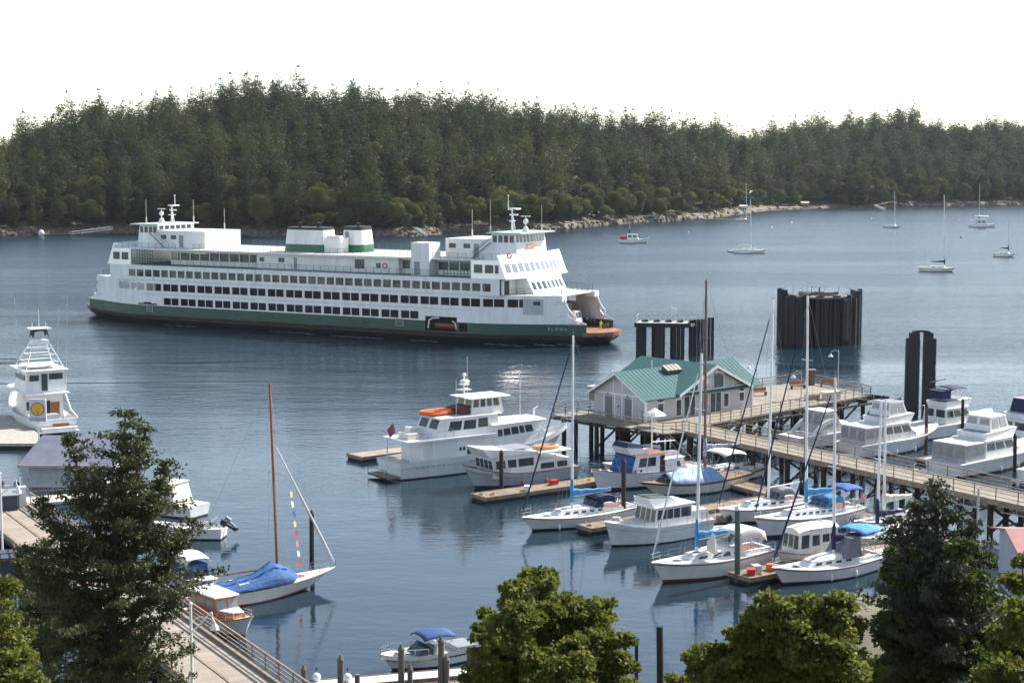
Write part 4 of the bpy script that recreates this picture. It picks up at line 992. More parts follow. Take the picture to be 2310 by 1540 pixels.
# D: white sloop with blue sail cover, left end
rD, dyD, eD, cD = sailboat('sailboat', 'white sloop with a bright blue boom cover and black dodger, leftmost sailboat of the marina', 1200, 1197, 12.2, (1293, 757), mastpx=1290, cover=LBLUEC, boom=4.3, dodger=NAVY, furl=NAVY, stripem=mat('pink_stripe', (.5, .25, .2), .4), ports=5)
rJ, dyJ, eJ, cJ = sailboat('sailboat', 'long white sloop with light blue sail cover and blue dodger beside the pier', 1722, 1213, 12.3, (1822, 668), fb=1.95, fs=1.55, fm=1.5, B=4.0, mastpx=1818, cover=LBLUEC, boom=4.8, dodger=LBLUEC, furl=NAVY, ports=6, spread=(.36, .7), stripem=mat('pale_red_stripe', (.55, .35, .3), .4), bim=BLUEC)
rH, dyH, eH, cH = sailboat('sailboat', 'white sloop with a grey tent over its cockpit behind the tall green-topped pile', 1494, 1313, 11.8, (1583, 797), fb=1.7, fs=1.35, fm=1.35, mastpx=1571, cover=LBLUEC, boom=4.0, dodger=None, furl=GEL, ports=3, spread=(.42, .72), stripem=mat('dull_red_stripe', (.3, .15, .15), .4), bootm=BOOTR)
rI, dyI, eI, cI = sailboat('sailboat', 'white sloop with navy furled jib half hidden behind the longer sloop', 1640, 1182, 10.8, (1744, 678), fb=1.55, fs=1.2, fm=1.2, mastpx=1733, cover=None, boom=4.2, dodger=GREYC, furl=NAVY, ports=4, spread=(.4, .7), stripem=mat('pale_red_stripe', (.55, .35, .3), .4))
rL, dyL, eL, cL = sailboat('sailboat', 'white sailboat with a red stripe and navy boom cover, nearest the right-hand trees', 1765, 1318, 11.4, (1884, 852), mastpx=1880, cover=NAVY, boom=4.6, dodger=None, furl=NAVY, ports=4, stripem=mat('red_stripe', (.45, .05, .03), .4), spread=(.5,), fb=1.5)
rM, dyM, eM, cM = sailboat('sailboat', 'small sailboat with a navy mast boot and dinghy on deck, partly behind the dark fir', 1938, 1242, 9.0, (1988, 905), mastpx=1978, cover=NAVY, boom=3.4, dodger=None, ports=3, furl=None)
rG, dyG, eG, cG = sailboat('sailboat', 'sailboat with a tall dark wooden mast and a blue and white patterned sail cover', 1490, 1110, 10.5, (1593, 632), mastpx=1590, cover=mat('patterned_canvas', (.02, .035, .16), .8, scale=5, col2=(.7, .75, .85)), boom=4.6, mastm=BROWNW, r=.14, dodger=None, ports=3, furl=None, hullm=CREAM, backstay=True, spread=(.35, .7), loc=(20.9, 167.4), boomz=2.1)
# extras on those boats
x0, x1, w0, w1, zt = cH
canopy(rH, -4.6, -1.7, 3.0, 2.9, 0, mat('cockpit_tent_grey', (.66, .63, .62), .8, var=.08), 'cockpit_tent', 1.2, arch=.6, drop=.5)
house(rH, -1.5, 1.2, 2.5, 2.0, 1.35, 1.95, .9, .1, .2, WHITE, ((.15, .45, .25, .8), (.52, .85, .25, .8)), 'pilothouse')
MB().hexa([(.6, .3, 1.95), (.9, 1.3, 1.95), (.9, 1.6, 1.95), (.6, 1.6, 1.95)], [(.6, .3, 2.6), (.9, 1.3, 3.6), (.9, 1.5, 3.5), (.6, 1.5, 2.5)]).build('staysail_bundle', CREAM, rH)
x0, x1, w0, w1, zt = cL
canopy(rL, -5.2, -2.5, 3.0, 3.2, 0, LBLUEC, 'bimini', 1.3); house(rL, -2.6, -.9, 2.6, 2.2, 1.45, 2.9, .9, .05, .2, GREYC, ((.1, .45, .3, .85), (.5, .9, .3, .85)), 'spray_hood', frontn=3, gm=GREYC)
MB().hexa([(-1.6, -.9, 1.5), (1.6, -.7, 1.5), (1.6, .7, 1.5), (-1.6, .9, 1.5)], [(-1.3, -.6, 1.75), (1.1, -.45, 1.7), (1.1, .45, 1.7), (-1.3, .6, 1.75)]).build('raised_cabin_top', GEL, rL)
for rt, xx in ((rD, 3), (rJ, -1), (rL, 1)):
    d_ = {rD: dyD, rJ: dyJ, rL: dyL}[rt]; fender(rt, xx, d_, 1); fender(rt, xx-2.5, d_, 1)
q_ = dyJ(-4.4); b = MB()
for k in range(3): b.path([(-4.9+.5*k, q_[0]*.99+.03, .55), (-4.7+.5*k, q_[0]+.03, .95), (-4.5+.5*k, q_[0]+.02, .55)], .035, n=4)
b.build('hull_graphic', BLACKP, rJ)
MB().path([(-5.9, -.8, 1.1), (-6.1, -.8, 1.9), (-6.1, .8, 1.9), (-5.9, .8, 1.1)], .03).bx(-6.3, -5.9, -.3, .3, 1.7, 2.1).build('stern_arch', CHROME, rJ)
# flag on a staff at the stern of the long sloop
MB().tube((-6.0, .3, 1.1), (-6.6, .3, 2.9), .02).build('flagstaff', CHROME, rJ); MB().hexa([(-6.3, .3, 2.0), (-6.5, .3, 2.7), (-7.1, .33, 2.3), (-6.9, .33, 1.7)], [(-6.3, .32, 2.0), (-6.5, .32, 2.7), (-7.1, .35, 2.3), (-6.9, .35, 1.7)]).build('flag', mat('red_flag_cloth', (.55, .12, .14), .8, scale=4, col2=(.6, .6, .65)), rJ)

def powerroot(name, label, px, py, L, ang=UP, bo=1.0, cat='motorboat', group=None, loc=None, end='bow'):
    d = Vector((math.cos(ang), math.sin(ang), 0)); p = Vector(loc) if loc is not None else (G(px, py, 0)-d*(L/2-bo*.9) if end == 'bow' else G(px, py, 0)+d*(L/2-.2))
    return thing(name, label, cat, (p.x, p.y, 0), ang, group)
# ---- A: big white motor yacht, bow away to the right
L = 22.5; rA = powerroot('motor_yacht', 'large white motor yacht with orange life raft on its upper deck', 880, 1077, L, U, cat='motor yacht', end='stern')
dy, ed, h = make_hull(rA, L, 5.4, 3.7, 1.75, 1.9, [WHITE, LGREY, BOOT], bo=2.6, so=.3, tr=.86, full=.62, tm=.35, stripe=(.12, .14), boot=.93, bulwark=.55, capm=None)
b = MB()
for k in range(26):
    x = -9.5+.62*k; w_, z = dy(x)
    for sg in (-1, 1): b.bx(x, x+.3, sg*w_*.985-.02, sg*w_*.985+.02, z*.62, z*.62+.06)
b.build('hull_trim', CHROME, rA)
b = MB(); b.ext([(-L/2-1.3, -1.9, .25), (-L/2+.1, -2.1, .25), (-L/2+.1, 2.1, .25), (-L/2-1.3, 1.9, .25)], (0, 0, .15)); b.path([(-L/2-1.3, -1.8, .4), (-L/2-1.3, -1.8, 1.1), (-L/2-1.3, 1.8, 1.1), (-L/2-1.3, 1.8, .4)], .03); b.build('swim_platform', PLANKD, rA)
mainh = house(rA, -8.4, .2, 4.3, 4.3, 1.3, 3.65, 0, .0, .03, WHITE, ((.50, .53, .45, .6), (.55, .58, .45, .6), (.61, .70, .25, .5), (.73, .85, .28, .55)), 'main_cabin')
MB().bx(-10.4, .2, -2.55, 2.55, 3.66, 3.84).build('upper_deck', WHITE, rA)
sal = house(rA, -7.0, 1.0, 4.0, 3.9, 3.84, 5.75, .2, .9, .12, WHITE, ((.18, .38, .32, .8), (.42, .62, .32, .8), (.66, .82, .36, .84)), 'saloon', over=.35, backn=2)
fw_ = house(rA, .2, 7.4, 4.3, 3.1, 1.9, 4.6, 1.0, 0, .1, WHITE, ((.08, .17, .52, .8), (.20, .33, .52, .8), (.36, .50, .52, .82), (.53, .62, .52, .82), (.65, .80, .52, .82)), 'forward_cabin', over=.5, z0f=2.3, frontn=3)
ph = house(rA, -2.2, 1.9, 3.0, 2.8, 5.75, 7.45, .35, .25, .12, WHITE, ((.04, .22, .45, .9), (.28, .44, .45, .9), (.5, .66, .45, .9), (.72, .9, .45, .9)), 'pilothouse', over=.75, frontn=3, backn=2)
b = MB(); rr = []
MB(Matrix.Translation((-2.7, 0, 0))).tube((.6, 0, 7.5), (.6, 0, 9.6), .1, .08).bx(.2, 1.0, -.4, .4, 8.7, 8.8).ball((.3, -.3, 9.1), .38, .38, .25).ball((1.0, .25, 9.0), .36, .36, .25).ball((.6, 0, 9.75), .22).bx(-.1, 1.2, -.5, .5, 8.2, 8.3).build('radar_mast', WHITE, rA)
MB().tube((-4.2, -1.7, 5.8), (-4.2, -1.7, 9.6), .02).build('whip_antenna', WHITE, rA); MB().tube((-1.2, .8, 7.5), (-1.2, .8, 11.6), .02).build('whip_antenna', WHITE, rA); MB().tube((5.8, 1.2, 4.7), (5.8, 1.2, 8.4), .02).build('whip_antenna', WHITE, rA)
def raft(par, x, y, z, l, w, m, r=.24):
    rr = []; n = 18
    for k in range(n):
        a = 2*PI*k/n; cx_, cy_ = l/2*math.copysign(abs(math.cos(a))**.7, math.cos(a)), w/2*math.copysign(abs(math.sin(a))**.7, math.sin(a)); dx_, dy_ = math.cos(a), math.sin(a)
        rr.append([(x+cx_+dx_*r*math.cos(t), y+cy_+dy_*r*math.cos(t), z+r+r*math.sin(t)) for t in [2*PI*i/8 for i in range(8)]])
    b = MB(); b.loft(rr+[rr[0]], caps=False); b.bx(x-l/2, x+l/2, y-w/2, y+w/2, z+.08, z+.2); return b.build('life_raft', m, par, smooth=True)
raft(rA, -5.4, .2, 5.95, 3.6, 1.3, ORANGE); MB(Matrix.Translation((-3.2, 0, 0))).hexa([(0, -1.2, 5.9), (1.2, -1.3, 5.9), (1.2, 1.2, 5.9), (0, 1.2, 5.9)], [(-.6, -1, 6.5), (.9, -1.1, 6.7), (.9, 1, 6.7), (-.6, 1, 6.5)]).build('folded_cover', mat('dark_red_cloth', (.12, .03, .03), .8), rA)
rail([(-9.9, -2.4, 3.84), (-5, -2.4, 3.84)], .9, 1.0, .02, 3, mb=(bb := MB())); rail([(-9.9, 2.4, 3.84), (-5, 2.4, 3.84)], .9, 1, .02, 3, mb=bb); rail([(-9.9, -2.4, 3.84), (-9.9, 2.4, 3.84)], .9, 1, .02, 3, mb=bb); bb.build('upper_rail', CHROME, rA)
b = MB()
for x in (-10, -7.4):
    for y in (-2.3, 2.3): b.bx(x-.05, x+.05, y-.05, y+.05, 1.3, 3.66)
b.build('deck_posts', WHITE, rA)
MB().bx(-9.6, -8.4, -1.2, .8, 3.86, 4.4).bx(-8.2, -7.3, .6, 1.8, 3.86, 4.7).build('deck_furniture', CREAM, rA)
MB().tube((-10.1, 0, 3.8), (-10.7, 0, 5.6), .025).build('flagstaff', CHROME, rA); MB().hexa([(-10.35, 0, 4.6), (-10.65, 0, 5.5), (-11.3, .06, 4.9), (-11.0, .06, 4.0)], [(-10.35, .03, 4.6), (-10.65, .03, 5.5), (-11.3, .09, 4.9), (-11.0, .09, 4.0)]).build('flag', mat('striped_flag', (.5, .06, .06), .8, scale=4, col2=(.04, .05, .2)), rA)
railing(rA, ed, 3, L/2, .9, name='bow_rail')
MB(Matrix.Translation((-1.8,0,0))).tube((8.2, -.5, 4.7), (8.2, -.5, 5.6), .1).tube((8.2, -.5, 5.6), (8.7, -.5, 5.8), .07).build('searchlight', WHITE, rA)
# ---- B: grey-hulled trawler, bow left
L = 13.2; rB = powerroot('trawler_yacht', 'grey-hulled trawler with white upswept wheelhouse roof beside the white yacht', 1060, 1103, L, UP, cat='motorboat')
HG = mat('pale_grey_hull', (.50, .50, .52), .35, var=.08)
dy, ed, h = make_hull(rB, L, 4.3, 2.5, 1.25, 1.35, [HG, BLACKP, BOOT], bo=1.5, so=.3, tr=.8, full=.6, stripe=(.03, .10), bulwark=.35, capm=BROWNW, deckm=PLANKD)
hh = house(rB, -1.2, 3.8, 3.2, 3.0, 1.0, 3.1, -.35, 0, .04, WHITE, ((.08, .42, .45, .82), (.47, .66, .45, .82), (.72, .92, .45, .82)), 'wheelhouse', frontn=4, frontv=(.45, .85))
b = MB(); b.loft([[(-1.3, -1.7, 3.1), (4.4, -1.6, 3.1), (4.4, 1.6, 3.1), (-1.3, 1.7, 3.1)], [(-1.3, -1.75, 3.3), (5.2, -1.5, 4.05), (5.2, 1.5, 4.05), (-1.3, 1.75, 3.3)]]); b.build('flybridge_cowling', WHITE, rB)
MB().bx(-.9, 4.6, -1.4, 1.4, 3.62, 3.7).build('flybridge_floor', GREYP, rB)
house(rB, -5.4, -1.2, 3.2, 3.2, .9, 2.3, .1, .1, .1, WHITE, ((.1, .4, .4, .8), (.5, .9, .4, .8)), 'aft_cabin'); MB().bx(-5.6, -1.3, -1.8, 1.8, 3.0, 3.1).build('boat_deck', CREAM, rB)
b = MB()
for x in (-5.4, -3.4): 
    for y in (-1.7, 1.7): b.tube((x, y, 1.0), (x, y, 3.0), .04)
b.build('posts', WHITE, rB)
raft(rB, -3.4, 0, 3.1, 2.6, 1.2, mat('tan_inflatable', (.55, .30, .15), .5), .2)
railing(rB, ed, 1.5, L/2, .65, name='bow_rail'); rail([(-5.5, -1.7, 3.1), (-1.4, -1.7, 3.1)], .6, .8, .02, 2).build('upper_rail', CHROME, rB)
fender(rB, 1, dy, 1, REDP); fender(rB, -2, dy, 1, ORANGE)
# ---- C: trunk-cabin trawler, blue canvas front, varnished trim
L = 14.0; rC = powerroot('trawler_yacht', 'white trawler with varnished wood trim and royal blue canvas over its windscreen', 1349, 1106, L, UP, cat='motorboat')
dy, ed, h = make_hull(rC, L, 4.1, 2.2, 1.35, 1.45, [WHITE, GREYP, BOOT], bo=.9, so=.2, tr=.8, full=.55, stripe=(.02, .05), bulwark=.25, capm=TEAK)
house(rC, -3.9, -1.0, 3.2, 3.2, 1.3, 2.55, .05, .5, .15, WHITE, ((.25, .42, .3, .75),), 'aft_cabin', over=.2)
hh = house(rC, -1.0, 3.2, 3.2, 3.0, 1.25, 3.2, .7, 0, .1, WHITE, ((.0, .16, .02, .9), (.30, .56, .42, .85), (.60, .84, .42, .85)), 'saloon', over=.25, roofm=TEAK, frontn=3, gm=mat('brown_glass', (.05, .02, .015), .1))
b = MB(); b.hexa([(2.55, -1.45, 2.0), (3.6, -1.4, 1.5), (3.6, 1.4, 1.5), (2.55, 1.45, 2.0)], [(2.3, -1.4, 3.1), (2.9, -1.35, 3.1), (2.9, 1.35, 3.1), (2.3, 1.4, 3.1)]); b.build('windscreen_cover', BLUEC, rC)
b = MB(); b.loft([[(.9, -1.35, 3.3), (3.0, -1.25, 3.3), (3.0, 1.25, 3.3), (.9, 1.35, 3.3)], [(1.0, -1.4, 3.75), (3.6, -1.2, 4.05), (3.6, 1.2, 4.05), (1.0, 1.4, 3.75)]]); b.build('flybridge', WHITE, rC)
b = MB(); b.hexa([(1.5, -1.25, 3.8), (3.5, -1.15, 4.05), (3.5, 1.15, 4.05), (1.5, 1.25, 3.8)], [(1.7, -1.1, 4.2), (3.2, -1, 4.5), (3.2, 1, 4.5), (1.7, 1.1, 4.2)]); b.build('flybridge_cover', NAVY, rC)
b = MB(); b.tube((-.6, 0, 3.3), (-.6, 0, 7.0), .09, .07); b.build('mast', WHITE, rC); MB().tube((-.6, 0, 4.1), (-3.6, 0, 4.0), .06).build('boom', WHITE, rC)
MB().tube((-.6, 0, 6.6), (-5.4, -.9, 1.9), .012, n=3).tube((-.6, 0, 6.6), (-5.4, .9, 1.9), .012, n=3).tube((-.6, 0, 6.6), (4.5, 0, 2.2), .012, n=3).build('rigging', WIRE, rC)
railing(rC, ed, -L/2, L/2, .6, name='deck_rail'); fender(rC, 1.5, dy, 1); fender(rC, -1.7, dy, 1)
MB().hexa([(-3.8, -.7, 2.65), (-1.4, -.7, 2.65), (-1.4, .7, 2.65), (-3.8, .7, 2.65)], [(-3.6, -.4, 3.0), (-1.6, -.3, 3.0), (-1.6, .3, 3.0), (-3.6, .4, 3.0)]).build('dinghy', GREYC, rC)
for k in range(2): MB().tube((2.0+.7*k, 1.5+.0, 1.72), (2.0+.7*k, 1.56, 1.72), .12, n=10).build('porthole', GLASS, rC)
# ---- E: cream-white trawler
L = 10.8; rE = powerroot('trawler_yacht', 'cream-white cabin cruiser with wraparound dark windows beside the ragged dock end', 1382, 1231, L, UP, cat='motorboat')
dy, ed, h = make_hull(rE, L, 3.9, 2.2, 1.35, 1.4, [GEL, GREYP, mat('dark_boot', (.03, .015, .012), .6)], bo=.8, so=.2, tr=.85, full=.5, stripe=(.24, .26), boot=.94, bulwark=.12)
house(rE, .8, 3.6, 2.9, 2.0, 1.2, 1.75, .6, 0, .2, GEL, (), 'fore_cabin', roofm=DECKM)
hh = house(rE, -2.9, 1.2, 3.0, 2.8, 1.2, 3.0, .35, .0, .12, GEL, ((.04, .30, .42, .86), (.34, .5, .42, .86), (.53, .68, .42, .86), (.71, .95, .42, .86)), 'deckhouse', over=.3, frontn=4, frontv=(.35, .88), crown=.12)
house(rE, -5.0, -2.9, 3.0, 3.0, 1.1, 2.3, .02, .3, .1, GEL, (), 'aft_cabin')
b = MB(); b.hexa([(-1.4, -1.3, 3.1), (1.2, -1.2, 3.1), (1.2, 1.2, 3.1), (-1.4, 1.3, 3.1)], [(-1.2, -1.15, 3.55), (1.5, -1.05, 3.75), (1.5, 1.05, 3.75), (-1.2, 1.15, 3.55)]); b.build('flybridge', GEL, rE)
b = MB(); b.hexa([(-1.1, -1.1, 3.56), (1.4, -1, 3.76), (1.4, 1, 3.76), (-1.1, 1.1, 3.56)], [(-.9, -.9, 3.66), (1.2, -.85, 3.84), (1.2, .85, 3.84), (-.9, .9, 3.66)]); b.build('flybridge_cover', mat('dark_green_cover', (.04, .07, .06), .8), rE)
railing(rE, ed, 1.0, L/2, .55, name='bow_rail'); railing(rE, ed, -L/2, -3.6, .7, name='stern_rail', bow=False)
MB().tube((1.3, -1.0, 1.4), (1.3, -1.0, 3.0), .02).tube((-.1, 1.5, 1.3), (-.1, 1.48, 3.0), .02).build('grab_poles', CHROME, rE); fender(rE, 1.2, dy, 1)
# ---- F: boat under a blue tarpaulin with cream awning
L = 14.2; rF = powerroot('sailboat', 'sailboat under a pale blue tarpaulin with a cream awning over its cockpit', 1455, 1124, L, UP, cat='sailboat')
dy, ed, h = make_hull(rF, L, 3.8, 1.7, 1.3, 1.1, [CREAM, BROWNW, BOOT], bo=2.6, so=1.6, tr=.55, full=.75, stripe=(.04, .16), bulwark=0, capm=BROWNW, deckm=PLANKD)
rr = []
for k in range(11):
    f = k/10; x = -2.4+6.2*f; w_ = dy(x)[0]*.95; zz = dy(x)[1]; top = zz+.85+.45*math.sin(f*PI)+.12*math.sin(k*2.1)
    rr.append([(x, -w_, zz+.05), (x, -w_*.55, zz+.55+.05*math.sin(k*3)), (x, 0, top), (x, w_*.55, zz+.5+.07*math.sin(k*2)), (x, w_, zz+.05)])
b = MB(); b.loft(rr, closed=False, caps=False); thick(b.build('tarpaulin', mat('pale_blue_tarp', (.22, .36, .66), .6, var=.2, scale=1.5, bump=.8), rF, smooth=True), .03)
canopy(rF, -5.2, -2.3, 3.3, 3.4, 0, mat('cream_awning', (.72, .64, .48), .8, var=.05), 'awning', 1.3, arch=.35)
railing(rF, ed, 2.5, L/2, .65, name='bow_rail'); railing(rF, ed, -L/2, -2, .65, name='stern_rail', bow=False)
# ---- K: small white cabin cruiser with curved wheelhouse
L = 6.8; rK = powerroot('cabin_cruiser', 'small white cabin cruiser with domed wheelhouse behind the cluttered dock end', 1772, 1277, L, UP+.0, cat='motorboat')
dy, ed, h = make_hull(rK, L, 2.7, 1.3, .9, .95, [GEL, GEL, BOOT], bo=.6, so=.1, tr=.88, full=.5, capm=TEAK)
hh = house(rK, -2.3, 2.1, 2.2, 1.9, .9, 2.75, .25, .1, .12, WHITE, ((.06, .2, .45, .78), (.23, .4, .45, .78), (.48, .66, .35, .8), (.74, .93, .3, .86)), 'wheelhouse', over=.12, frontn=3, frontv=(.3, .86), crown=.15)
b = MB(); b.loft([[(x, -w_, z), (x, -w_*.7, z+.18), (x, 0, z+.26), (x, w_*.7, z+.18), (x, w_, z)] for x, w_, z in ((-2.3, 1.02, 2.85), (-1, 1.05, 2.9), (.8, 1.0, 2.92), (2.0, .85, 2.8))], closed=True); b.build('domed_roof', WHITE, rK, smooth=True)
MB().bx(-1.4, -1.0, -.03, .03, 3.1, 3.4).build('horn', CHROME, rK)

# ---- extra craft filling the slips
L = 7.5; rZ = powerroot('motorboat', 'small white boat with dark blue top tucked under the pier behind the blue-canvas trawler', 0, 0, L, UP, loc=(12.2, 172.0))
dy, ed, h = make_hull(rZ, L, 2.7, 1.3, .9, .95, [WHITE, WHITE, BOOT], bo=.8, so=.1, tr=.88, full=.5); house(rZ, -1.5, 1.6, 2.1, 1.8, .95, 2.2, .8, .1, .1, WHITE, ((.1, .45, .4, .85), (.5, .9, .4, .85)), 'cabin', frontn=2); canopy(rZ, -3.2, -1.2, 2.0, 2.3, 0, NAVY, 'soft_top', 1.0)
L = 3.4; rY = powerroot('inflatable_dinghy', 'pale grey inflatable dinghy moored at the dock tip left of the tall green-topped pile', 0, 0, L, UP, loc=(17.4, 143.6), cat='dinghy'); raft(rY, 0, 0, .02, 2.8, 1.1, mat('pale_inflatable', (.5, .5, .5), .6), .2); outboard(rY, -1.6, .5, BLACKP, .3)
L = 9.5; sailboat('sailboat', 'white sailboat with a tan boom cover lying just behind the navy-booted one', 0, 0, L, (1998, 900), ang=UP, mastpx=1994, loc=(32.9, 144.8), cover=CREAM, boom=3.4, ports=3)
rT = powerroot('motorboat', 'low white sport boat with a black cockpit cover behind the boat with the red stripe', 0, 0, 7, UP, loc=(31.5, 133.6)); dyT, eT, hT = make_hull(rT, 7, 2.5, 1.2, .9, .9, [WHITE, BLACKP, BOOT], bo=.9, so=.1, tr=.9, full=.5, stripe=(.25, .4))
MB().hexa([(-3, -1.0, .92), (1.0, -1.0, .95), (1.0, 1.0, .95), (-3, 1.0, .92)], [(-2.8, -.8, 1.15), (.6, -.6, 1.65), (.6, .6, 1.65), (-2.8, .8, 1.15)]).build('cockpit_cover', BLKC, rT)
# ================================================================ DOCKS
def dock(name, label, p, q, w, z=.5, m=PLANKD, th=.45, group='floating docks of the marina'):
    """floating dock from p to q (ground points), planks across"""
    p, q = Vector(p), Vector(q); d = q-p; L = d.length; a = math.atan2(d.y, d.x)
    t = thing(name, label, 'dock', (p.x, p.y, 0), a, group)
    b = MB(); b.bx(0, L, -w/2, w/2, z-.06, z); b.build('planking', m, t)
    b = MB(); b.bx(.02, L-.02, -w/2+.1, w/2-.1, -.3, z-.061); b.build('float', PILE, t)
    b = MB()
    for y in (-w/2-.06, w/2): b.bx(0, L, y, y+.06, z-.3, z+.05)
    b.bx(-.06, 0, -w/2-.06, w/2+.06, z-.3, z+.05); b.build('bull_rail', RAILW, t)
    return t
def gx(px, py, z=.5): return G(px, py, z)
uu = Vector((math.cos(U), math.sin(U), 0))
pier_dir = (Vector((41.3, 135, 0))-Vector((16.2, 177.4, 0))).normalized()
fl = Vector((17.5, 171, 0)); flN = Vector((pier_dir.y, -pier_dir.x, 0))
f1 = gx(1080, 1120); f2 = gx(1318, 1190); f3 = gx(1668, 1300); f4 = gx(1600, 1170)
A_ = fl-pier_dir*8; B_ = fl+pier_dir*52
def meet(p):   # where a finger from p along U meets the main float
    n = Vector((-pier_dir.y, pier_dir.x, 0)); t = (A_-p).dot(n)/uu.dot(n); return p+uu*(t-1.25)
dm = dock('floating_dock', 'main floating walkway running under the left edge of the timber pier', A_, B_, 2.4)
dock('floating_dock', 'finger dock with ropes on its end between the grey trawler and leftmost sloop', f1, meet(f1), 2.5, .6)
dock('floating_dock', 'finger dock with broken planks at its tip between sloop and cream cruiser', f2, meet(f2), 2.1, .6)
dock('floating_dock', 'finger dock cluttered with crates and red buoy at the tall pile', f3, meet(f3), 2.4, .6)
dock('floating_dock', 'finger dock with hoses left of the sloop with navy furled jib', f4, meet(f4), 2.0, .6)
dY = dock('floating_dock', 'pale floating dock behind the stern of the large white yacht', gx(800, 1028), gx(880, 1018)+Vector((14, 11, 0)), 3.0, .55, PLANKL)
def clutter(label, nm, cat, p, z, build, m, group=None):
    o = thing(nm, label, cat, (p.x, p.y, z), random.uniform(0, 3), group); build(o, m); return o
def crate(o, m, w=.8, h=.5): MB().bx(-w/2, w/2, -w*.35, w*.35, 0, h).build('body', m, o); MB().bx(-w/2-.03, w/2+.03, -w*.35-.03, w*.35+.03, h+.003, h+.07).build('lid', m, o)
def coil(o, m):
    b = MB()
    for k in range(4): b.path([((.32-.05*k)*math.cos(2*PI*i/12), (.32-.05*k)*math.sin(2*PI*i/12), .04+.06*k) for i in range(12)], .035, closed=True, n=4)
    b.build('rope', m, o)
def buoy(o, m): MB().ball((0, 0, .24), .27, n=12, m=8).build('ball', m, o, smooth=True); MB().tube((0, 0, .66), (0, 0, .85), .05).build('eye', BLACKP, o)
def step(o, m): MB().bx(-.5, .5, -.35, .35, 0, .3).bx(-.5, 0, -.35, .35, .301, .6).build('steps', m, o)
def onf(p, d, s=0.): return p+uu*d+Vector((-uu.y, uu.x, 0))*s
ROPE = mat('old_rope', (.4, .33, .24), .9, var=.2)
clutter('tan rope heap at the very end of the left finger dock', 'rope_coil', 'rope', onf(f1, .5, .3), .5, coil, ROPE)
clutter('pinkish rope heap just inland of the tan one on the left finger dock', 'rope_coil', 'rope', onf(f1, 1.4, -.3), .5, coil, mat('pink_rope', (.5, .25, .22), .9))
clutter('white dock box near the tip of the left finger dock', 'dock_box', 'box', onf(f1, 5.2, -.55), .5, crate, WHITE)
clutter('yellow hose coil where the left finger dock meets the blue-canvas trawler', 'hose_coil', 'hose', onf(f1, 13.2, .2), .5, coil, YELP)
clutter('red fuel can box halfway along the left finger dock', 'dock_box', 'box', onf(f1, 9.0, .4), .5, crate, REDP)
clutter('orange-red ball buoy hanging at the end of the cluttered finger dock', 'buoy', 'buoy', gx(1757, 1307, .1), .05, buoy, REDP)
clutter('red crate beside the tall pile on the cluttered dock', 'crate', 'crate', onf(f3, .9, -.3), .5, crate, REDP)
clutter('grey crate next to the red one on the cluttered dock', 'crate', 'crate', onf(f3, 2.0, .3), .5, crate, LGREY)
clutter('orange crate farthest along the cluttered dock', 'crate', 'crate', onf(f3, 3.2, -.2), .5, crate, ORANGE)
clutter('brown rope coil on the cluttered dock between the crates', 'rope_coil', 'rope', onf(f3, 1.5, -.6), .5, coil, ROPE)
clutter('white boarding steps on the finger dock left of the sloop with navy furled jib', 'boarding_steps', 'steps', onf(f4, 2.6, .2), .5, step, WHITE)
clutter('coiled beige hose at the tip of a short finger dock near the navy furled jib', 'hose_coil', 'hose', onf(f4, .9, 0), .5, coil, CREAM)
clutter('white boarding steps beside the leftmost sloop', 'boarding_steps', 'steps', onf(f2, 3.4, -.2), .5, step, WHITE)
clutter('brown rope heap on the broken dock tip by the cream cruiser', 'rope_coil', 'rope', onf(f2, .6, 0), .5, coil, ROPE)
# pilings
def pile(px, pyb, pyt, label, r=.22, m=PILE, z=0., cap=True, group=None, pxt=None, capm=None):
    p = G(px, pyb, z); t = atD(pxt or px, pyt, p.y); o = thing('mooring_pile', label, 'pile', (p.x, p.y, 0), 0, group)
    b = MB(); b.tube((0, 0, -2), (t.x-p.x, 0, t.z), r, r*.9, n=10); b.build('shaft', m, o)
    if cap: MB().lathe((t.x-p.x, 0, t.z+.002), [(r*1.08, 0), (r*1.05, .06), (.03, .38)], n=10).build('pointed_cap', capm or m, o)
    return o
pile(1131, 1105, 1022, 'dark pile beside the grey trawler')
pile(1407, 1172, 1042, 'dark pile with worn brown foot between the sloop and cream cruiser', m=PILE)
o = pile(1664, 1312, 1150, 'tall pile with weathered green upper half at the cluttered dock', .24, mat('green_weathered_timber', (.10, .14, .11), .8, var=.3, scale=1, streak=True), capm=WHITE)
pile(703, 1282, 1160, 'dark pile behind the bow of the blue-covered sailboat', .2)
pile(1492, 1640, 1412, 'dark leaning pile standing alone in the near water', .21, mat('black_pile', (.018, .016, .015), .85, var=.2), pxt=1488, cap=False)
pile(1436, 1640, 1450, 'thin pile right beside the central maple tree', .12, mat('black_pile', (.018, .016, .015)), cap=False)
pile(2090, 1012, 915, 'reddish pile in front of the far-right steel dolphin', .2, mat('red_brown_timber', (.11, .04, .03), .8, var=.3))
pile(2172, 985, 905, 'dark pile against the flybridge trawler', .2)
pile(2290, 1062, 985, 'short dark pile at the right edge of the marina', .2)
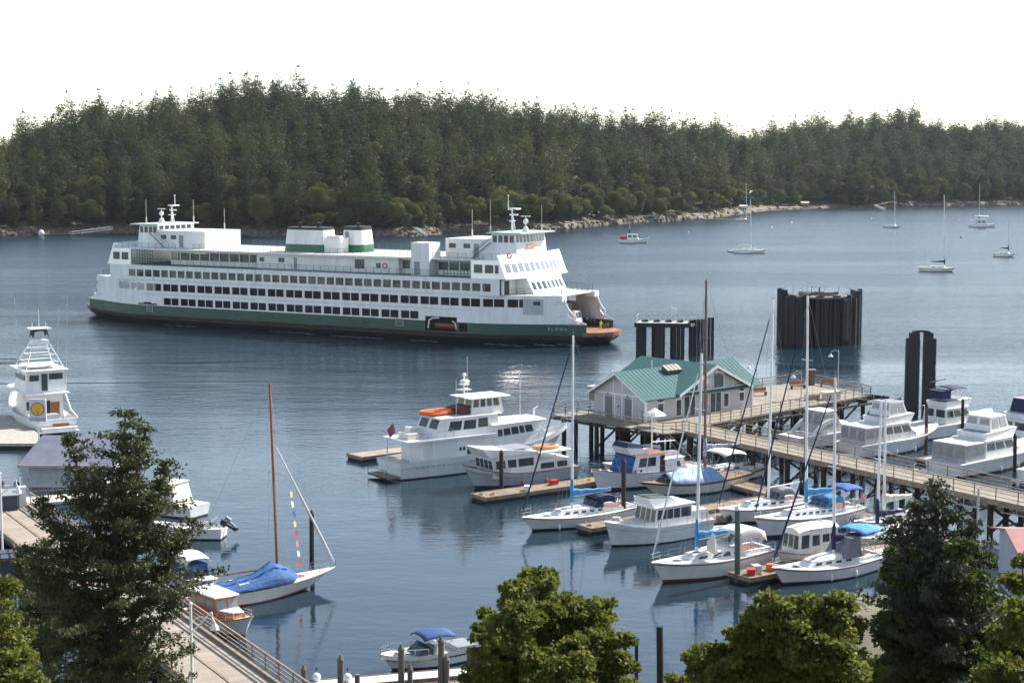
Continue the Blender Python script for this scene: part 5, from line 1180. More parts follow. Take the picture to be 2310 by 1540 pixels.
# ================================================================ PIER with its hall
DZ = 3.2; BA = R(42); BC = Vector((14.6, 184.0, 0))
bx_, by_ = Vector((math.cos(BA), math.sin(BA), 0)), Vector((-math.sin(BA), math.cos(BA), 0))
def bl(x, y, z=0): return BC+bx_*x+by_*y+Vector((0, 0, z))
pier = thing('timber_pier', 'timber pier platform on dark piles carrying the green-roofed hall', 'pier', BC, BA)
poly = [(-3.5, 11.2), (-4, -6.3), (-1.2, -7.6), (4.45, -5.4), (36.4, -3.4), (40.2, 9.2), (39.6, 10.2)]
MB().ext([(x, y, DZ-.14) for x, y in poly], (0, 0, .14)).build('deck_planks', PLANKY, pier)
b = MB()
for (x0, y0), (x1, y1) in zip(poly, poly[1:]+poly[:1]): b.tube((x0, y0, DZ-.38), (x1, y1, DZ-.38), .17, n=4)
for k in range(10): x = -2+4.4*k; b.bx(x-.15, x+.15, -5.0, 9.2, DZ-.55, DZ-.16)
b.build('beams', PILE, pier)
def inpoly(x, y):
    c = False
    for (x0, y0), (x1, y1) in zip(poly, poly[1:]+poly[:1]):
        if (y0 > y) != (y1 > y) and x < (x1-x0)*(y-y0)/(y1-y0)+x0: c = not c
    return c
np_ = 0
for i in range(11):
    for j, y in enumerate((-5.6, -3.2, .6, 4.2, 7.6, 9.4)):
        x = -3.3+4.25*i
        if inpoly(x, y) and np_ < 60: MB().tube((x, y, -2), (x+random.uniform(-.1, .1), y, DZ-.2), .27, .25, n=8).build('pile', PILE, pier); np_ += 1
b = MB()
for i in range(10):
    x = -3.3+4.25*i
    for y in (-5.6, -3.2, .6, 4.2): b.tube((x, y, .3), (x+4.25, y, DZ-.4), .12, n=4); b.bx(x, x+4.25, y-.12, y+.12, DZ-.62, DZ-.4)
b.build('braces', PILE, pier)
b = MB(); R1 = [(-3.4, 11), (-3.9, -6.2), (-1.2, -7.45)]; R2 = [(4.6, -5.25), (36.3, -3.3), (40.0, 9.2), (39.5, 10.0), (-3.4, 11)]
rail([(x, y, DZ) for x, y in R1], 1.1, 1.9, .05, 3, mb=b, rtop=.07); rail([(x, y, DZ) for x, y in R2], 1.1, 1.9, .05, 3, mb=b, rtop=.07)
b.build('pier_rail', RAILW, pier)
# walkway to shore
S0 = bl(-1.0, -7.0); S0 = Vector((19.3, 180.3, 0)); WA = R(-58.2)
wk = thing('pier_walkway', 'long timber walkway on piles running from the hall to the right shore', 'walkway', S0, WA)
WL, WW = 66, 2.1
MB().bx(-1.2, WL, -WW, WW, DZ-.12, DZ-.004).build('deck_planks', PLANKY, wk)
MB().bx(-1, WL, -WW-.12, -WW, DZ-.4, DZ+.1).bx(-1, WL, WW, WW+.12, DZ-.4, DZ+.1).build('edge_beams', RAILW, wk)
rail([(1, -WW-.02, DZ), (WL, -WW-.02, DZ)], 1.1, 2.4, .05, 3, mb=(b := MB()), rtop=.06); rail([(3.5, WW+.02, DZ), (WL, WW+.02, DZ)], 1.1, 2.4, .05, 3, mb=b, rtop=.06); b.build('walkway_rail', RAILW, wk)
for k in range(13):
    x = 2+5.2*k
    for y in (-1.9, 0, 1.9): MB().tube((x, y, -2), (x, y, DZ-.4), .26, n=8).build('pile', PILE, wk)
    MB().bx(x-.14, x+.14, -WW, WW, DZ-.72, DZ-.402).tube((x, -1.9, .2), (x, 1.9, DZ-.7), .13, n=4).tube((x, 1.9, .2), (x, -1.9, DZ-.7), .13, n=4).tube((x, -1.9, .5), (x+5.2, -1.9, DZ-.7), .11, n=4).build('bent', PILE, wk)
# ---- hall
hall = thing('pier_hall', 'pale clapboard hall with crossed green metal roofs standing on the pier', 'building', BC+Vector((0, 0, DZ)), BA)
EH, RH = 2.9, 5.25
def roofmat():
    m, nt, b = newmat('standing_seam_green'); L_ = nt.links.new; tc = N(nt, 'ShaderNodeTexCoord'); no = N(nt, 'ShaderNodeTexNoise', Scale=.6, Detail=5.); L_(tc.outputs['Object'], no.inputs[0])
    mx = N(nt, 'ShaderNodeMix', data_type='RGBA'); mx.inputs['A'].default_value = (.048, .118, .118, 1); mx.inputs['B'].default_value = (.068, .15, .148, 1); L_(no.outputs[0], mx.inputs['Factor']); L_(mx.outputs['Result'], b.inputs['Base Color']); b.inputs['Roughness'].default_value = .75; b.inputs['Specular IOR Level'].default_value = .15; return m
RG_ = roofmat()
b = MB(); b.bx(0, 18, 0, 8, 0, EH); b.hexa([(0, 0, EH), (0, 8, EH), (0, 4, RH-.15)], [(18, 0, EH), (18, 8, EH), (18, 4, RH-.15)]); b.bx(5.2, 16, 7.9, 10.2, 0, EH-.01)
wall = b.build('walls', LAV, hall)
GX = 10.6; GW = 5.7
b = MB(); b.hexa([(GX-GW+.5, -.22, EH-.0), (GX+GW-.5, -.22, EH-.0), (GX, -.22, RH+.18)], [(GX-GW+.5, 10.1, EH-.0), (GX+GW-.5, 10.1, EH-.0), (GX, 10.1, RH+.18)]); b.build('gable_wall', LAV, hall)
def roofslopes(name, p00, p01, p10, p11, th=.12, seams=14):
    """slope between ridge (p00-p01) and eave (p10-p11), with standing seams"""
    q = [Vector(p) for p in (p00, p01, p11, p10)]; n = (q[1]-q[0]).cross(q[3]-q[0]).normalized(); n = n if n.z > 0 else -n
    b = MB(); b.ext([p-n*th for p in q], n*th)
    for k in range(seams+1): f = k/seams; b.tube(q[0].lerp(q[1], f)+n*.02, q[3].lerp(q[2], f)+n*.01, .022, n=4)
    return b.build(name, RG_, hall)
sl_ = (RH-EH)/4.
e_ = .65; ez = RH-sl_*(4+e_)
roofslopes('roof', (-.8, 4, RH), (18.9, 4, RH), (-.8, -e_, ez), (18.9, -e_, ez), seams=32)
roofslopes('roof', (-.8, 4, RH), (18.9, 4, RH), (-.8, 8+e_, ez), (18.9, 8+e_, ez), seams=32)
R2_ = RH+.33; s2 = (R2_-2.75)/(GW+.45)
for sg in (-1, 1): roofslopes('cross_roof', (GX, -.95, R2_), (GX, 10.9, R2_), (GX+sg*(GW+.45), -.95, 2.75), (GX+sg*(GW+.45), 10.9, 2.75), seams=20)
b = MB()
for x in (-.86,):
    for sg in (-1, 1): b = MB(); b.hexa([(x, 4, RH-.32), (x+.08, 4, RH-.32), (x+.08, 4+sg*(4+e_), ez-.32), (x, 4+sg*(4+e_), ez-.32)], [(x, 4, RH-.02), (x+.08, 4, RH-.02), (x+.08, 4+sg*(4+e_), ez-.02), (x, 4+sg*(4+e_), ez-.02)]); b.build('barge_board', WHITE, hall)
for sg in (-1, 1): b = MB(); b.hexa([(GX, -1.04, R2_-.34), (GX, -.96, R2_-.34), (GX+sg*(GW+.5), -.96, 2.4), (GX+sg*(GW+.5), -1.04, 2.4)], [(GX, -1.04, R2_-.01), (GX, -.96, R2_-.01), (GX+sg*(GW+.5), -.96, 2.72), (GX+sg*(GW+.5), -1.04, 2.72)]); b.build('barge_board', WHITE, hall)
# trim, doors and windows of the left gable wall (x = 0)
b = MB(); b.bx(-.05, -.003, -.04, 8.04, EH-.28, EH-.1); b.bx(-.05, -.003, -.05, .18, 0, EH-.3)
for y in (1.9, 3.5, 4.6, 6.3): b.bx(-.045, -.003, y, y+.16, 0, EH-.3)
for y in (3.5, 4.9): b.bx(-.045, -.003, y, y+.12, EH-.08, RH-.7)
b.build('wall_trim', WHITE, hall)
DOORM = mat('grey_green_door', (.16, .18, .17), .5)
for y in (2.15, 5.2): MB().bx(-.06, -.004, y, y+1.0, 0, 2.35).build('door', DOORM, hall); MB().ball((-.14, y+.5, 2.62), .09).build('door_lamp', BLACKP, hall)
MB().bx(-.08, -.004, 3.85, 4.5, .1, 2.2).build('notice_panel', mat('pale_panel', (.5, .49, .52), .6), hall); MB().bx(-.09, -.081, 4.0, 4.2, 1.2, 1.5).build('small_sign', BLACKP, hall)
MB().tube((-.12, .7, 0), (-.12, .7, 1.3), .25, n=10).build('standpipe_box', LGREY, hall)
# front wall (y = 0)
def win(x0, x1, z0, z1, y=-.004, nm='window', m=GLASS, fr=.1, bars=0):
    w_ = MB(); w_.bx(x0, x1, y-.03, y, z0, z1); o = w_.build(nm, m, hall)
    f = MB(); yy = y-.045; f.bx(x0-fr, x0, yy, y, z0-fr, z1+fr); f.bx(x1, x1+fr, yy, y, z0-fr, z1+fr); f.bx(x0, x1, yy, y, z0-fr, z0); f.bx(x0, x1, yy, y, z1, z1+fr)
    for k in range(bars): xx = x0+(x1-x0)*(k+1)/(bars+1); f.bx(xx-.04, xx+.04, yy, y-.031, z0, z1)
    f.build('frame', WHITE, o); return o
win(1.9, 2.8, .9, 1.85); win(1.9, 2.8, 2.05, 2.5)
win(4.9, 5.7, .25, 2.0); win(6.2, 8.0, .06, 2.25, bars=1, nm='glass_door'); win(8.55, 10.1, .06, 2.25, bars=1, nm='glass_door'); win(10.6, 12.4, .06, 2.25, bars=1, nm='glass_door'); win(12.9, 13.7, .5, 2.0)
win(15.6, 16.4, .9, 1.85); win(15.6, 16.4, 2.05, 2.45)
b = MB(); b.bx(4.6, 16.6, -.3, -.23, EH-.3, EH-.05)
for x in (5.95, 8.25, 10.3, 12.6, 14.2): b.bx(x-.06, x+.06, -.27, -.222, EH-.04, RH-.1-abs(x-GX)*.42)
b.bx(-.04, .16, -.06, -.005, 0, EH-.05); b.bx(17.84, 18.04, -.06, -.005, 0, EH-.05); b.build('front_trim', WHITE, hall)
for xa, xb, za in ((6.1, 8.15, 3.6), (11.0, 12.5, 4.3)):
    b = MB(); sg = 1 if xa < GX else -1
    h0 = RH-.05-abs(xa-GX)*s2; h1 = RH-.05-abs(xb-GX)*s2; b.ext([(xa, -.26, EH+.02), (xb, -.26, EH+.02), (xb, -.26, h1-.25), (xa, -.26, h0-.25)], (0, .03, 0)); b.build('gable_window', GLASS, hall)
MB().path([(GX-.9+.33*math.cos(2*PI*i/14), -.3, 3.75+.33*math.sin(2*PI*i/14)) for i in range(14)], .06, closed=True).tube((GX-.9, -.26, 3.75), (GX-.9, -.29, 3.75), .27, n=14).build('clock', WHITE, hall)
b = MB()
for sg in (-1, 1): b.tube((GX+sg*1.2, -.9, R2_-1.05), (GX, -.9, R2_-.75), .06, n=4)
b.tube((GX, -.9, R2_-1.1), (GX, -.9, R2_-.2), .06, n=4); b.build('gable_bracket', WHITE, hall)
b = MB(); 
for k in range(4): b.hexa([(6.2+.62*k, 2.6, 4.55), (6.7+.62*k, 2.6, 4.55), (6.7+.62*k, 3.5, 5.05), (6.2+.62*k, 3.5, 5.05)], [(6.2+.62*k, 2.5, 4.95), (6.7+.62*k, 2.5, 4.95), (6.7+.62*k, 3.4, 5.5), (6.2+.62*k, 3.4, 5.5)])
b.build('skylight', mat('brown_skylight', (.12, .09, .08), .35), hall)
MB().tube((5.6, 4.4, 5.1), (5.6, 4.4, 6.0), .07).build('vent_pipe', WHITE, hall)
MB().path([(-.85, -.5, 2.45), (-.4, -.3, 2.1), (-.1, -.06, 1.8), (-.08, -.06, .1)], .05).build('downpipe', WHITE, hall)
# furniture on the platform
def bench(label, p, ang):
    t = thing('park_bench', label, 'bench', p, ang, 'benches on the pier platform')
    MB().bx(-1.1, 1.1, -.3, .2, .42, .48).build('seat', TEAK, t); MB().hexa([(-1.1, .2, .5), (1.1, .2, .5), (1.1, .26, .5), (-1.1, .26, .5)], [(-1.1, .34, .95), (1.1, .34, .95), (1.1, .4, .95), (-1.1, .4, .95)]).build('backrest', TEAK, t)
    for x in (-.9, .9): MB().bx(x-.05, x+.05, -.25, .2, 0, .419).build('leg', BLACKP, t)
bench('reddish wooden bench nearest the hall\'s right end', G(1712, 892, DZ), R(20)); bench('reddish wooden bench in the middle of the pier platform', G(1800, 876, DZ), R(20)); bench('reddish wooden bench by the corner of the pier platform', G(1868, 872, DZ), R(-35))
t = thing('notice_kiosk', 'dark red-brown notice post at the corner of the pier platform', 'kiosk', G(1829, 868, DZ), 0); MB().bx(-.45, .45, -.3, .3, 0, 1.9).build('post', BROWNW, t); MB().bx(-.6, .6, -.45, .45, 1.9, 2.0).build('cap', TEAK, t)
t = thing('covered_table', 'white covered table on the pier platform', 'table', G(1875, 900, DZ), R(20)); MB().bx(-1.2, 1.2, -.7, .7, .75, .95).build('cover', WCANV, t); MB().bx(-1, 1, -.5, .5, 0, .749).build('base', CREAM, t)
t = thing('dock_box', 'brown storage box at the right of the pier platform', 'box', G(1832, 901, DZ), R(35)); MB().bx(-.9, .9, -.4, .4, 0, .6).build('body', RAILW, t); MB().bx(-.95, .95, -.45, .45, .603, .68).build('lid', TEAK, t)
t = thing('refuse_hutch', 'wooden hutch with a pale flat lid left of the hall', 'hutch', G(1345, 902, DZ), BA); MB().bx(-.6, .6, -.6, .6, 0, 1.6).build('body', RAILW, t); MB().bx(-.8, .8, -.8, .8, 1.603, 1.72).build('lid', WCANV, t)
t = thing('umbrella', 'white folded market umbrella in front of the hall corner', 'umbrella', G(1476, 962, DZ), 0); MB().tube((0, 0, 0), (0, 0, 2.0), .03).build('pole', WHITE, t); MB().lathe((0, 0, 1.25), [(1.3, 0), (.9, .3), (.1, .75)], 8).build('canopy', WCANV, t)
def gooselamp(label, p, h, ang=R(200), group='gooseneck lamps on the pier', arms=1):
    t = thing('street_lamp', label, 'lamp', p, ang, group); MB().tube((0, 0, 0), (0, 0, h), .07, .05, n=8).build('post', LGREY, t)
    for s in ([1] if arms == 1 else [1, -1]):
        pts = [(s*(.55-.55*math.cos(a)), 0, h-.5+.42*math.sin(a)) for a in [PI*i/8 for i in range(9)]]
        MB().path(pts, .03).build('arm', LGREY, t); MB().lathe((s*1.1, 0, h-.85), [(.34, 0), (.3, .08), (.1, .3), (.04, .36)], 10).build('lamp_shade', WHITE, t)
for px, pt, q in ((1890, 788, (1890, 892)), (1807, 835, (1807, 900)), (1712, 815, (1706, 880))):
    p = G(*q, DZ); tp = atD(px, pt, p.y); gooselamp({1890: 'gooseneck lamp by the far corner of the pier platform', 1807: 'gooseneck lamp behind the middle bench of the pier platform', 1712: 'gooseneck lamp at the right end of the green-roofed hall'}[px], p, tp.z-DZ)
# gangway truss down to the floats
gw = thing('gangway', 'grey aluminium truss gangway below the walkway at the right edge', 'gangway', (37.6, 150.2, 0), R(-54))
b = MB()
for y in (-.75, .75):
    for z in (1.75, 2.9): b.tube((0, y, z), (15, y, z+.2), .06, n=4)
    for k in range(11): x = 1.4*k; b.tube((x, y, 1.75+.013*x), (x, y, 2.9+.013*x), .035, n=4); b.tube((x, y, 2.9+.013*x), (x+1.3, y, 1.77+.013*x), .035, n=4)
b.build('truss', ALU, gw); MB().hexa([(0, -.7, 1.7), (15, -.7, 1.9), (15, .7, 1.9), (0, .7, 1.7)], [(0, -.7, 1.78), (15, -.7, 1.98), (15, .7, 1.98), (0, .7, 1.78)]).build('walkway', PLANKD, gw)
# --
# ================================================================ steel dolphins
def dolphin_ring(): pass
D1 = thing('ferry_dolphin', 'fender dolphin with pale concrete deck and gaps between its dark columns', 'dolphin', (25.9, 274, 0), R(-8))
b = MB()
for x, w_ in ((-4.9, 1.7), (-1.9, 1.7), (1.1, 2.0)):
    for k in range(3): b.bx(x-w_/2+k*w_/3, x-w_/2+(k+.9)*w_/3, -1.2-.1*(k % 2), -.2, -3, 4.9)
b.build('fender_columns', PILED, D1)
b = MB()
for k in range(7): x = 2.9+.55*k; b.bx(x, x+.5, -.9+.55*k, .9+.2*k, -3, 6.0+.15*(k > 4))
b.build('sheet_pile_wing', PILED, D1)
b = MB(); b.ext([(-5.9, -1.5, 4.95), (3.0, -1.5, 4.95), (4.6, 1.2, 4.95), (4.6, 3.0, 4.95), (-5.5, 3.0, 4.95)], (0, 0, .5)); b.build('deck_slab', CONC, D1)
b = MB(); b.bx(-6.0, 3.1, -1.75, -1.51, 4.8, 5.5); b.build('fender_timber', PILED, D1)
for k, (x, y) in enumerate(((-3, 1.5), (0, 1.8), (3, 2), (-5, 2))): MB().tube((x, y, -3), (x, y, 4.94), .4, n=10).build('pile', PILED, D1)
for i in range(5): x = -5+1.9*i; MB().hexa([(x, .3+.2*(i%2), 5.46), (x+1.1, .4, 5.46), (x+1.3, 2.2, 5.46), (x, 2.0, 5.46)], [(x+.1, .5, 5.7), (x+1.0, .5, 5.85), (x+1.0, 2.0, 5.85), (x+.1, 1.9, 5.7)]).build('rubber_fender', PILED, D1)
rail([(-5.6, 2.8, 5.46), (4.2, 2.8, 5.46)], 1.1, 1.6, .04, 2, mb=(b := MB())); rail([(-5.7, -1.2, 5.46), (-5.6, 2.8, 5.46)], 1.1, 1.4, .04, 2, mb=b); b.build('deck_rail', LGREY, D1)
MB().tube((-.2, 2.2, 5.46), (-.2, 2.2, 8.0), .06).bx(-.3, .6, 2.1, 2.3, 7.0, 7.6).build('signal_mast', WHITE, D1)
D2 = thing('ferry_dolphin', 'largest dolphin, a drum of dark steel piles with a ladder down its face', 'dolphin', (53.4, 294.5, 0), 0)
b = MB(); n = 34
for k in range(n):
    a = -PI+PI*1.0*k/(n-1)*1.12-.06*PI; r_ = 6.35+(.22 if k % 2 else 0); x, y = r_*math.cos(a)*1.06, r_*math.sin(a)*.7
    if k in (13, 14): y += 1.3
    b.tube((x, y, -3), (x, y, 8.7+.25*math.sin(k*1.7)+(.5 if k < 3 or k > n-4 else -.35)), .42, n=7)
b.build('steel_piles', PILED, D2)
b = MB(); b.bx(-6.5, -5.9, -2, 3, -3, 9.3); b.bx(5.9, 6.8, -2, 3, -3, 9.1); b.bx(-5.5, 5.5, 3.2, 3.8, -3, 8.2); b.build('side_fenders', PILED, D2)
MB().lathe((0, 0, 8.0), [(5.4, 0), (5.4, .25)], 16).build('deck_slab', mat('sooty_concrete', (.13, .125, .12), .85, var=.2), D2)
b = MB()
for k in range(12): a = random.uniform(0, 2*PI); r_ = random.uniform(1, 4.6); x, y = r_*math.cos(a), r_*.6*math.sin(a)-1; b.bx(x-.8, x+.8, y-.25, y+.25, 8.26, 8.7+.2*random.random())
b.build('deck_fenders', mat('grey_brown_timber', (.2, .17, .15), .85, var=.2), D2)
rail([(-4.5, 1, 8.3), (-1, 2.5, 8.3), (3.5, 1.6, 8.3), (5, -.5, 8.3)], 1.2, 2, .05, 1).build('deck_rail', LGREY, D2)
MB().bx(3.3, 4.1, -4.75, -4.6, .5, 7.8).build('ladder_back', PILED, D2)
b = MB()
for k in range(22): b.bx(3.2, 4.2, -5.0, -4.85, 1+.33*k, 1.08+.33*k)
b.build('ladder', mat('rusty_ladder', (.13, .11, .10), .8), D2); MB().tube((-.9, -4.6, 2.5), (-.9, -4.6, 9.9), .14).build('marker_pole', mat('rust_red', (.2, .07, .05), .8), D2); MB().tube((-2, 1, 8.3), (-2, 1, 10.2), .05).build('light_post', LGREY, D2)
D3 = thing('ferry_dolphin', 'slim twin-column dolphin with saw-toothed edges and an arched top', 'dolphin', (51.0, 211, 0), 0)
for sg in (-1, 1):
    b = MB(); x0 = -1.78 if sg < 0 else .35; x1 = -.25 if sg < 0 else 1.78
    b.bx(x0, x1, -.5, .5, -3, 9.6); b.bx(x0+(.35 if sg < 0 else 0), x1-(0 if sg < 0 else .35), -.45, .45, 9.6, 10.3)
    xe = x0 if sg < 0 else x1
    for k in range(26): z = -.1+.37*k; b.bx(xe-.1, xe+.1, -.4, .4, z, z+.2)
    for k in range(26):
        if sg < 0: z = -.1+.37*k; b.bx(x1-.05, x1+.11, -.35, .35, z, z+.2)
    b.build('sheet_pile_column', PILED, D3)
b = MB(); b.loft([[(1.15*math.cos(a), -.45, 10.3+.35*math.sin(a)), (1.15*math.cos(a), .45, 10.3+.35*math.sin(a)), (.75*math.cos(a), .45, 10.2+.2*math.sin(a)), (.75*math.cos(a), -.45, 10.2+.2*math.sin(a))] for a in [PI*i/8 for i in range(9)]]); b.build('arched_cap', PILED, D3)

# ================================================================ MARINA, FAR ROW (right of the walkway), bows away to the right
L = 13; rN = powerroot('motor_cruiser', 'white cruiser with zipped clear enclosure, closest to the pier platform', 0, 0, L, U, loc=(35.8, 189.5))
dy, ed, h = make_hull(rN, L, 3.9, 1.9, 1.4, 1.5, [WHITE, GREYP, BOOT], bo=1.5, so=.2, tr=.92, full=.55, stripe=(.3, .33))
house(rN, -.6, 3.2, 3.0, 2.2, 1.5, 2.5, 1.4, 0, .25, WHITE, ((.1, .6, .3, .8),), 'fore_cabin', frontn=2)
house(rN, -3.2, .8, 3.3, 3.0, 1.4, 3.9, 1.3, .7, .25, mat('clear_vinyl', (.55, .52, .47), .25, var=.12), ((.1, .45, .35, .85), (.52, .88, .35, .85)), 'enclosure', roofm=WCANV, over=.15, backn=2, gm=mat('hazy_vinyl', (.32, .33, .33), .2))
b = MB(); rr = []
for s_ in (-1, 1): b.loft([[(-4.6+3.8*f, s_*1.75, 1.5+1.6*math.sin(PI*f*.62)), (-4.6+3.8*f, s_*1.55, 1.5+1.6*math.sin(PI*f*.62)), (-4.2+3.5*f, s_*1.55, 1.2+1.45*math.sin(PI*f*.62)), (-4.2+3.5*f, s_*1.75, 1.2+1.45*math.sin(PI*f*.62))] for f in [i/8 for i in range(9)]])
b.build('radar_arch', WHITE, rN); railing(rN, ed, 0, L/2, .6, name='bow_rail'); MB().bx(-L/2-.9, -L/2, -1.6, 1.6, .3, .42).build('swim_platform', TEAK, rN)
def cruiser(label, loc, L, B, fly=None, tower=False, encl=True, ang=U, trim=GREYP, aftm=None):
    r_ = powerroot('motor_yacht', label, 0, 0, L, ang, loc=loc, cat='motor yacht')
    dy, ed, h = make_hull(r_, L, B, 2.4, 1.4, 1.55, [WHITE, trim, BOOT], bo=2., so=.2, tr=.92, full=.55, stripe=(.25, .27))
    k = L/14
    house(r_, .5*k, 4.6*k, B*.72, B*.42, 1.5, 2.35, 1.6, 0, .3, WHITE, ((.1, .5, .35, .8),), 'fore_cabin')
    house(r_, -3.4*k, 1.8*k, B*.8, B*.72, 1.45, 3.3, 1.2, .1, .15, WHITE, ((.05, .3, .45, .85), (.36, .62, .45, .85), (.68, .95, .45, .85)), 'saloon', over=.25, frontn=3, backn=2)
    if aftm: house(r_, -6.3*k, -3.4*k, B*.8, B*.8, 1.3, 3.2, 0, .15, .1, aftm, ((.06, .47, .4, .9), (.53, .94, .4, .9)), 'aft_enclosure', roofm=WHITE, over=.1, backn=3, backv=(.3, .9), gm=mat('hazy_vinyl', (.2, .2, .2), .2))
    b = MB(); b.hexa([(-3.0*k, -B*.34, 3.4), (1.2*k, -B*.3, 3.4), (1.2*k, B*.3, 3.4), (-3.0*k, B*.34, 3.4)], [(-3.1*k, -B*.36, 4.0), (1.9*k, -B*.27, 4.15), (1.9*k, B*.27, 4.15), (-3.1*k, B*.36, 4.0)]); fb_ = b.build('flybridge', WHITE, r_)
    MB().hexa([(-2.8*k, -B*.32, 4.02), (1.4*k, -B*.27, 4.16), (1.4*k, B*.27, 4.16), (-2.8*k, B*.32, 4.02)], [(-2.6*k, -B*.28, 4.1), (1.1*k, -B*.22, 4.3), (1.1*k, B*.22, 4.3), (-2.6*k, B*.28, 4.1)]).build('flybridge_seats', GREYP, r_)
    if fly is not None:
        house(r_, -2.3*k, .9*k, B*.62, B*.5, 4.1, 5.5, .6, .3, .2, fly[0], ((.08, .45, .2, .85), (.55, .92, .2, .85)), 'bridge_enclosure', roofm=fly[1], over=.1, frontn=2, backn=2, gm=fly[2])
    else:
        canopy(r_, -2.2*k, .8*k, B*.6, 5.4, 0, NAVY, 'bimini', 4.1)
    railing(r_, ed, 0, L/2, .7, name='bow_rail'); MB().bx(-L/2-1.0, -L/2, -B*.42, B*.42, .3, .42).build('swim_platform', WHITE, r_)
    MB().tube((-1.5*k, B*.3, 4.1), (-1.9*k, B*.3, 8.0), .02).build('whip_antenna', WHITE, r_)
    fender(r_, 1, dy, -1); fender(r_, -2, dy, -1); return r_, dy, ed
VIN = mat('clear_vinyl', (.55, .52, .47), .25); HZ = mat('hazy_vinyl', (.3, .3, .3), .2)
cruiser('white flybridge cruiser with smoky enclosure, second from the pier platform', (41.9, 184.8), 14.2, 4.7, (WHITE, mat('grey_hardtop', (.25, .25, .27), .5), HZ), aftm=VIN)
rP, dyP, eP = cruiser('white flybridge trawler with wooden doors and navy canvas beside the twin-column dolphin', (51.5, 196.5), 13.5, 4.4, None)
MB().path([(-4.8, 0, 4.2), (-5.4, 0, 5.2), (-4.2, 0, 6.3), (-1.5, 0, 6.5)], .06).build('canopy_hoop', BLACKP, rP); MB().bx(-3.2, -1.7, -1.0, 1.0, 4.35, 5.3).build('covered_dinghy', NAVY, rP)
MB().bx(-3.03, -2.9, -.9, -.2, 1.6, 3.1).build('door', TEAK, rP)
cruiser('large white sport cruiser with a tall clear aft enclosure at the right edge', (50.0, 175.0), 16.5, 5.2, (WHITE, WHITE, HZ), aftm=mat('grey_clear_vinyl', (.42, .41, .42), .25, var=.15), ang=U+R(4))
cruiser('white cruiser with navy bridge enclosure behind the large sport cruiser', (58.0, 187.2), 14.5, 4.6, (NAVY, mat('dusty_canvas', (.35, .33, .38), .8), NAVY))
cruiser('white cruiser cut off by the right edge of the picture', (57.0, 168.5), 14.5, 4.6, None)
dock('floating_dock', 'finger dock strewn with hoses right of the flybridge cruiser', (43, 176.5, 0), (54, 184.3, 0), 1.5)
dock('floating_dock', 'finger dock between the zipped cruiser and the walkway', (34, 180.2, 0), (38, 183, 0), 1.4)
dock('floating_dock', 'floating walkway on the far side of the timber walkway', (28.5, 184.5, 0), (62, 131, 0), 2.0)
for k, (x, y, m_, lb) in enumerate(((45.5, 178.2, ORANGE, 'orange crate on the hose-strewn finger dock'), (47, 179.4, CREAM, 'cream crate on the hose-strewn finger dock'), (49.2, 180.9, TEAK, 'brown crate on the hose-strewn finger dock'))): clutter(lb, 'crate', 'crate', Vector((x, y, .5)), .5, crate, m_)
# ================================================================ LEFT SIDE: promenade, fuel dock, boats
PA = R(119.6); P0 = Vector((-10.4, 91.5, 0))
prom = thing('promenade', 'broad boarded promenade with a railing running past the tall fir', 'walkway', P0, PA)
PL, PW, PZ = 68, 5.0, 1.5
MB().bx(0, PL, .0, PW, PZ-.15, PZ).build('boards', PLANKL, prom)
MB().bx(0, PL, .15, .45, PZ+.004, PZ+.16).bx(0, PL, 2.55, 2.75, PZ+.004, PZ+.05).bx(0, PL, PW-.3, PW-.05, PZ+.004, PZ+.16).build('kerb_beams', RAILW, prom)
MB().bx(0, PL, .1, PW-.1, PZ-.6, PZ-.16).build('beams', PILE, prom)
for k in range(14): MB().tube((2+5*k, .4, -2), (2+5*k, .4, PZ-.5), .2, n=8).tube((2+5*k, PW-.4, -2), (2+5*k, PW-.4, PZ-.5), .2, n=8).build('piles', PILE, prom)
rail([(0, .05, PZ), (PL-3, .05, PZ)], 1.1, 2.2, .055, 4, mb=(b := MB()), rtop=.075); b.build('promenade_rail', RAILW, prom)
e1 = thing('landing_platform', 'cream landing platform at the far end of the promenade', 'platform', P0+Vector((math.cos(PA), math.sin(PA), 0))*(PL-1), R(20))
MB().bx(-9, 6.5, -1.4, 1.8, PZ-.2, PZ+.02).build('boards', mat('pale_concrete', (.60, .56, .48), .8, var=.1), e1); rail([(-9, 1.7, PZ), (6.4, 1.7, PZ)], 1.0, 2, .04, 2).build('platform_rail', RAILW, e1)
t = thing('gate_pillar', 'white boxed pillar where the promenade meets the landing platform', 'pillar', G(50, 1142, PZ), PA); MB().bx(-.3, .3, -.3, .3, 0, 1.7).build('post', WHITE, t); MB().bx(-.36, .36, -.36, .36, 1.703, 1.8).build('cap', WHITE, t)
t = thing('shed', 'dark blue-grey flat-roofed shed at the left edge by the promenade', 'shed', G(10, 1150, PZ), R(20)); MB().bx(-5, 1.1, -.5, 2.2, 0, 1.3).build('wall', mat('slate_blue_wall', (.05, .065, .09), .7), t); MB().bx(-5.2, 1.3, -.7, 2.4, 1.303, 1.4).build('roof', GREYP, t)
t = thing('shed', 'low dark hut with rail posts at the left edge below the promenade', 'shed', G(5, 1300, .8), R(20)); MB().bx(-6, .9, -1, 2, -1, 1.6).build('wall', mat('slate_blue_wall', (.05, .065, .09), .7), t); rail([(-6, -1.1, .9), (1.0, -1.1, .9), (1.0, 2.0, .9)], 1.1, 1.2, .06, 2).build('hut_rail', BROWNW, t)
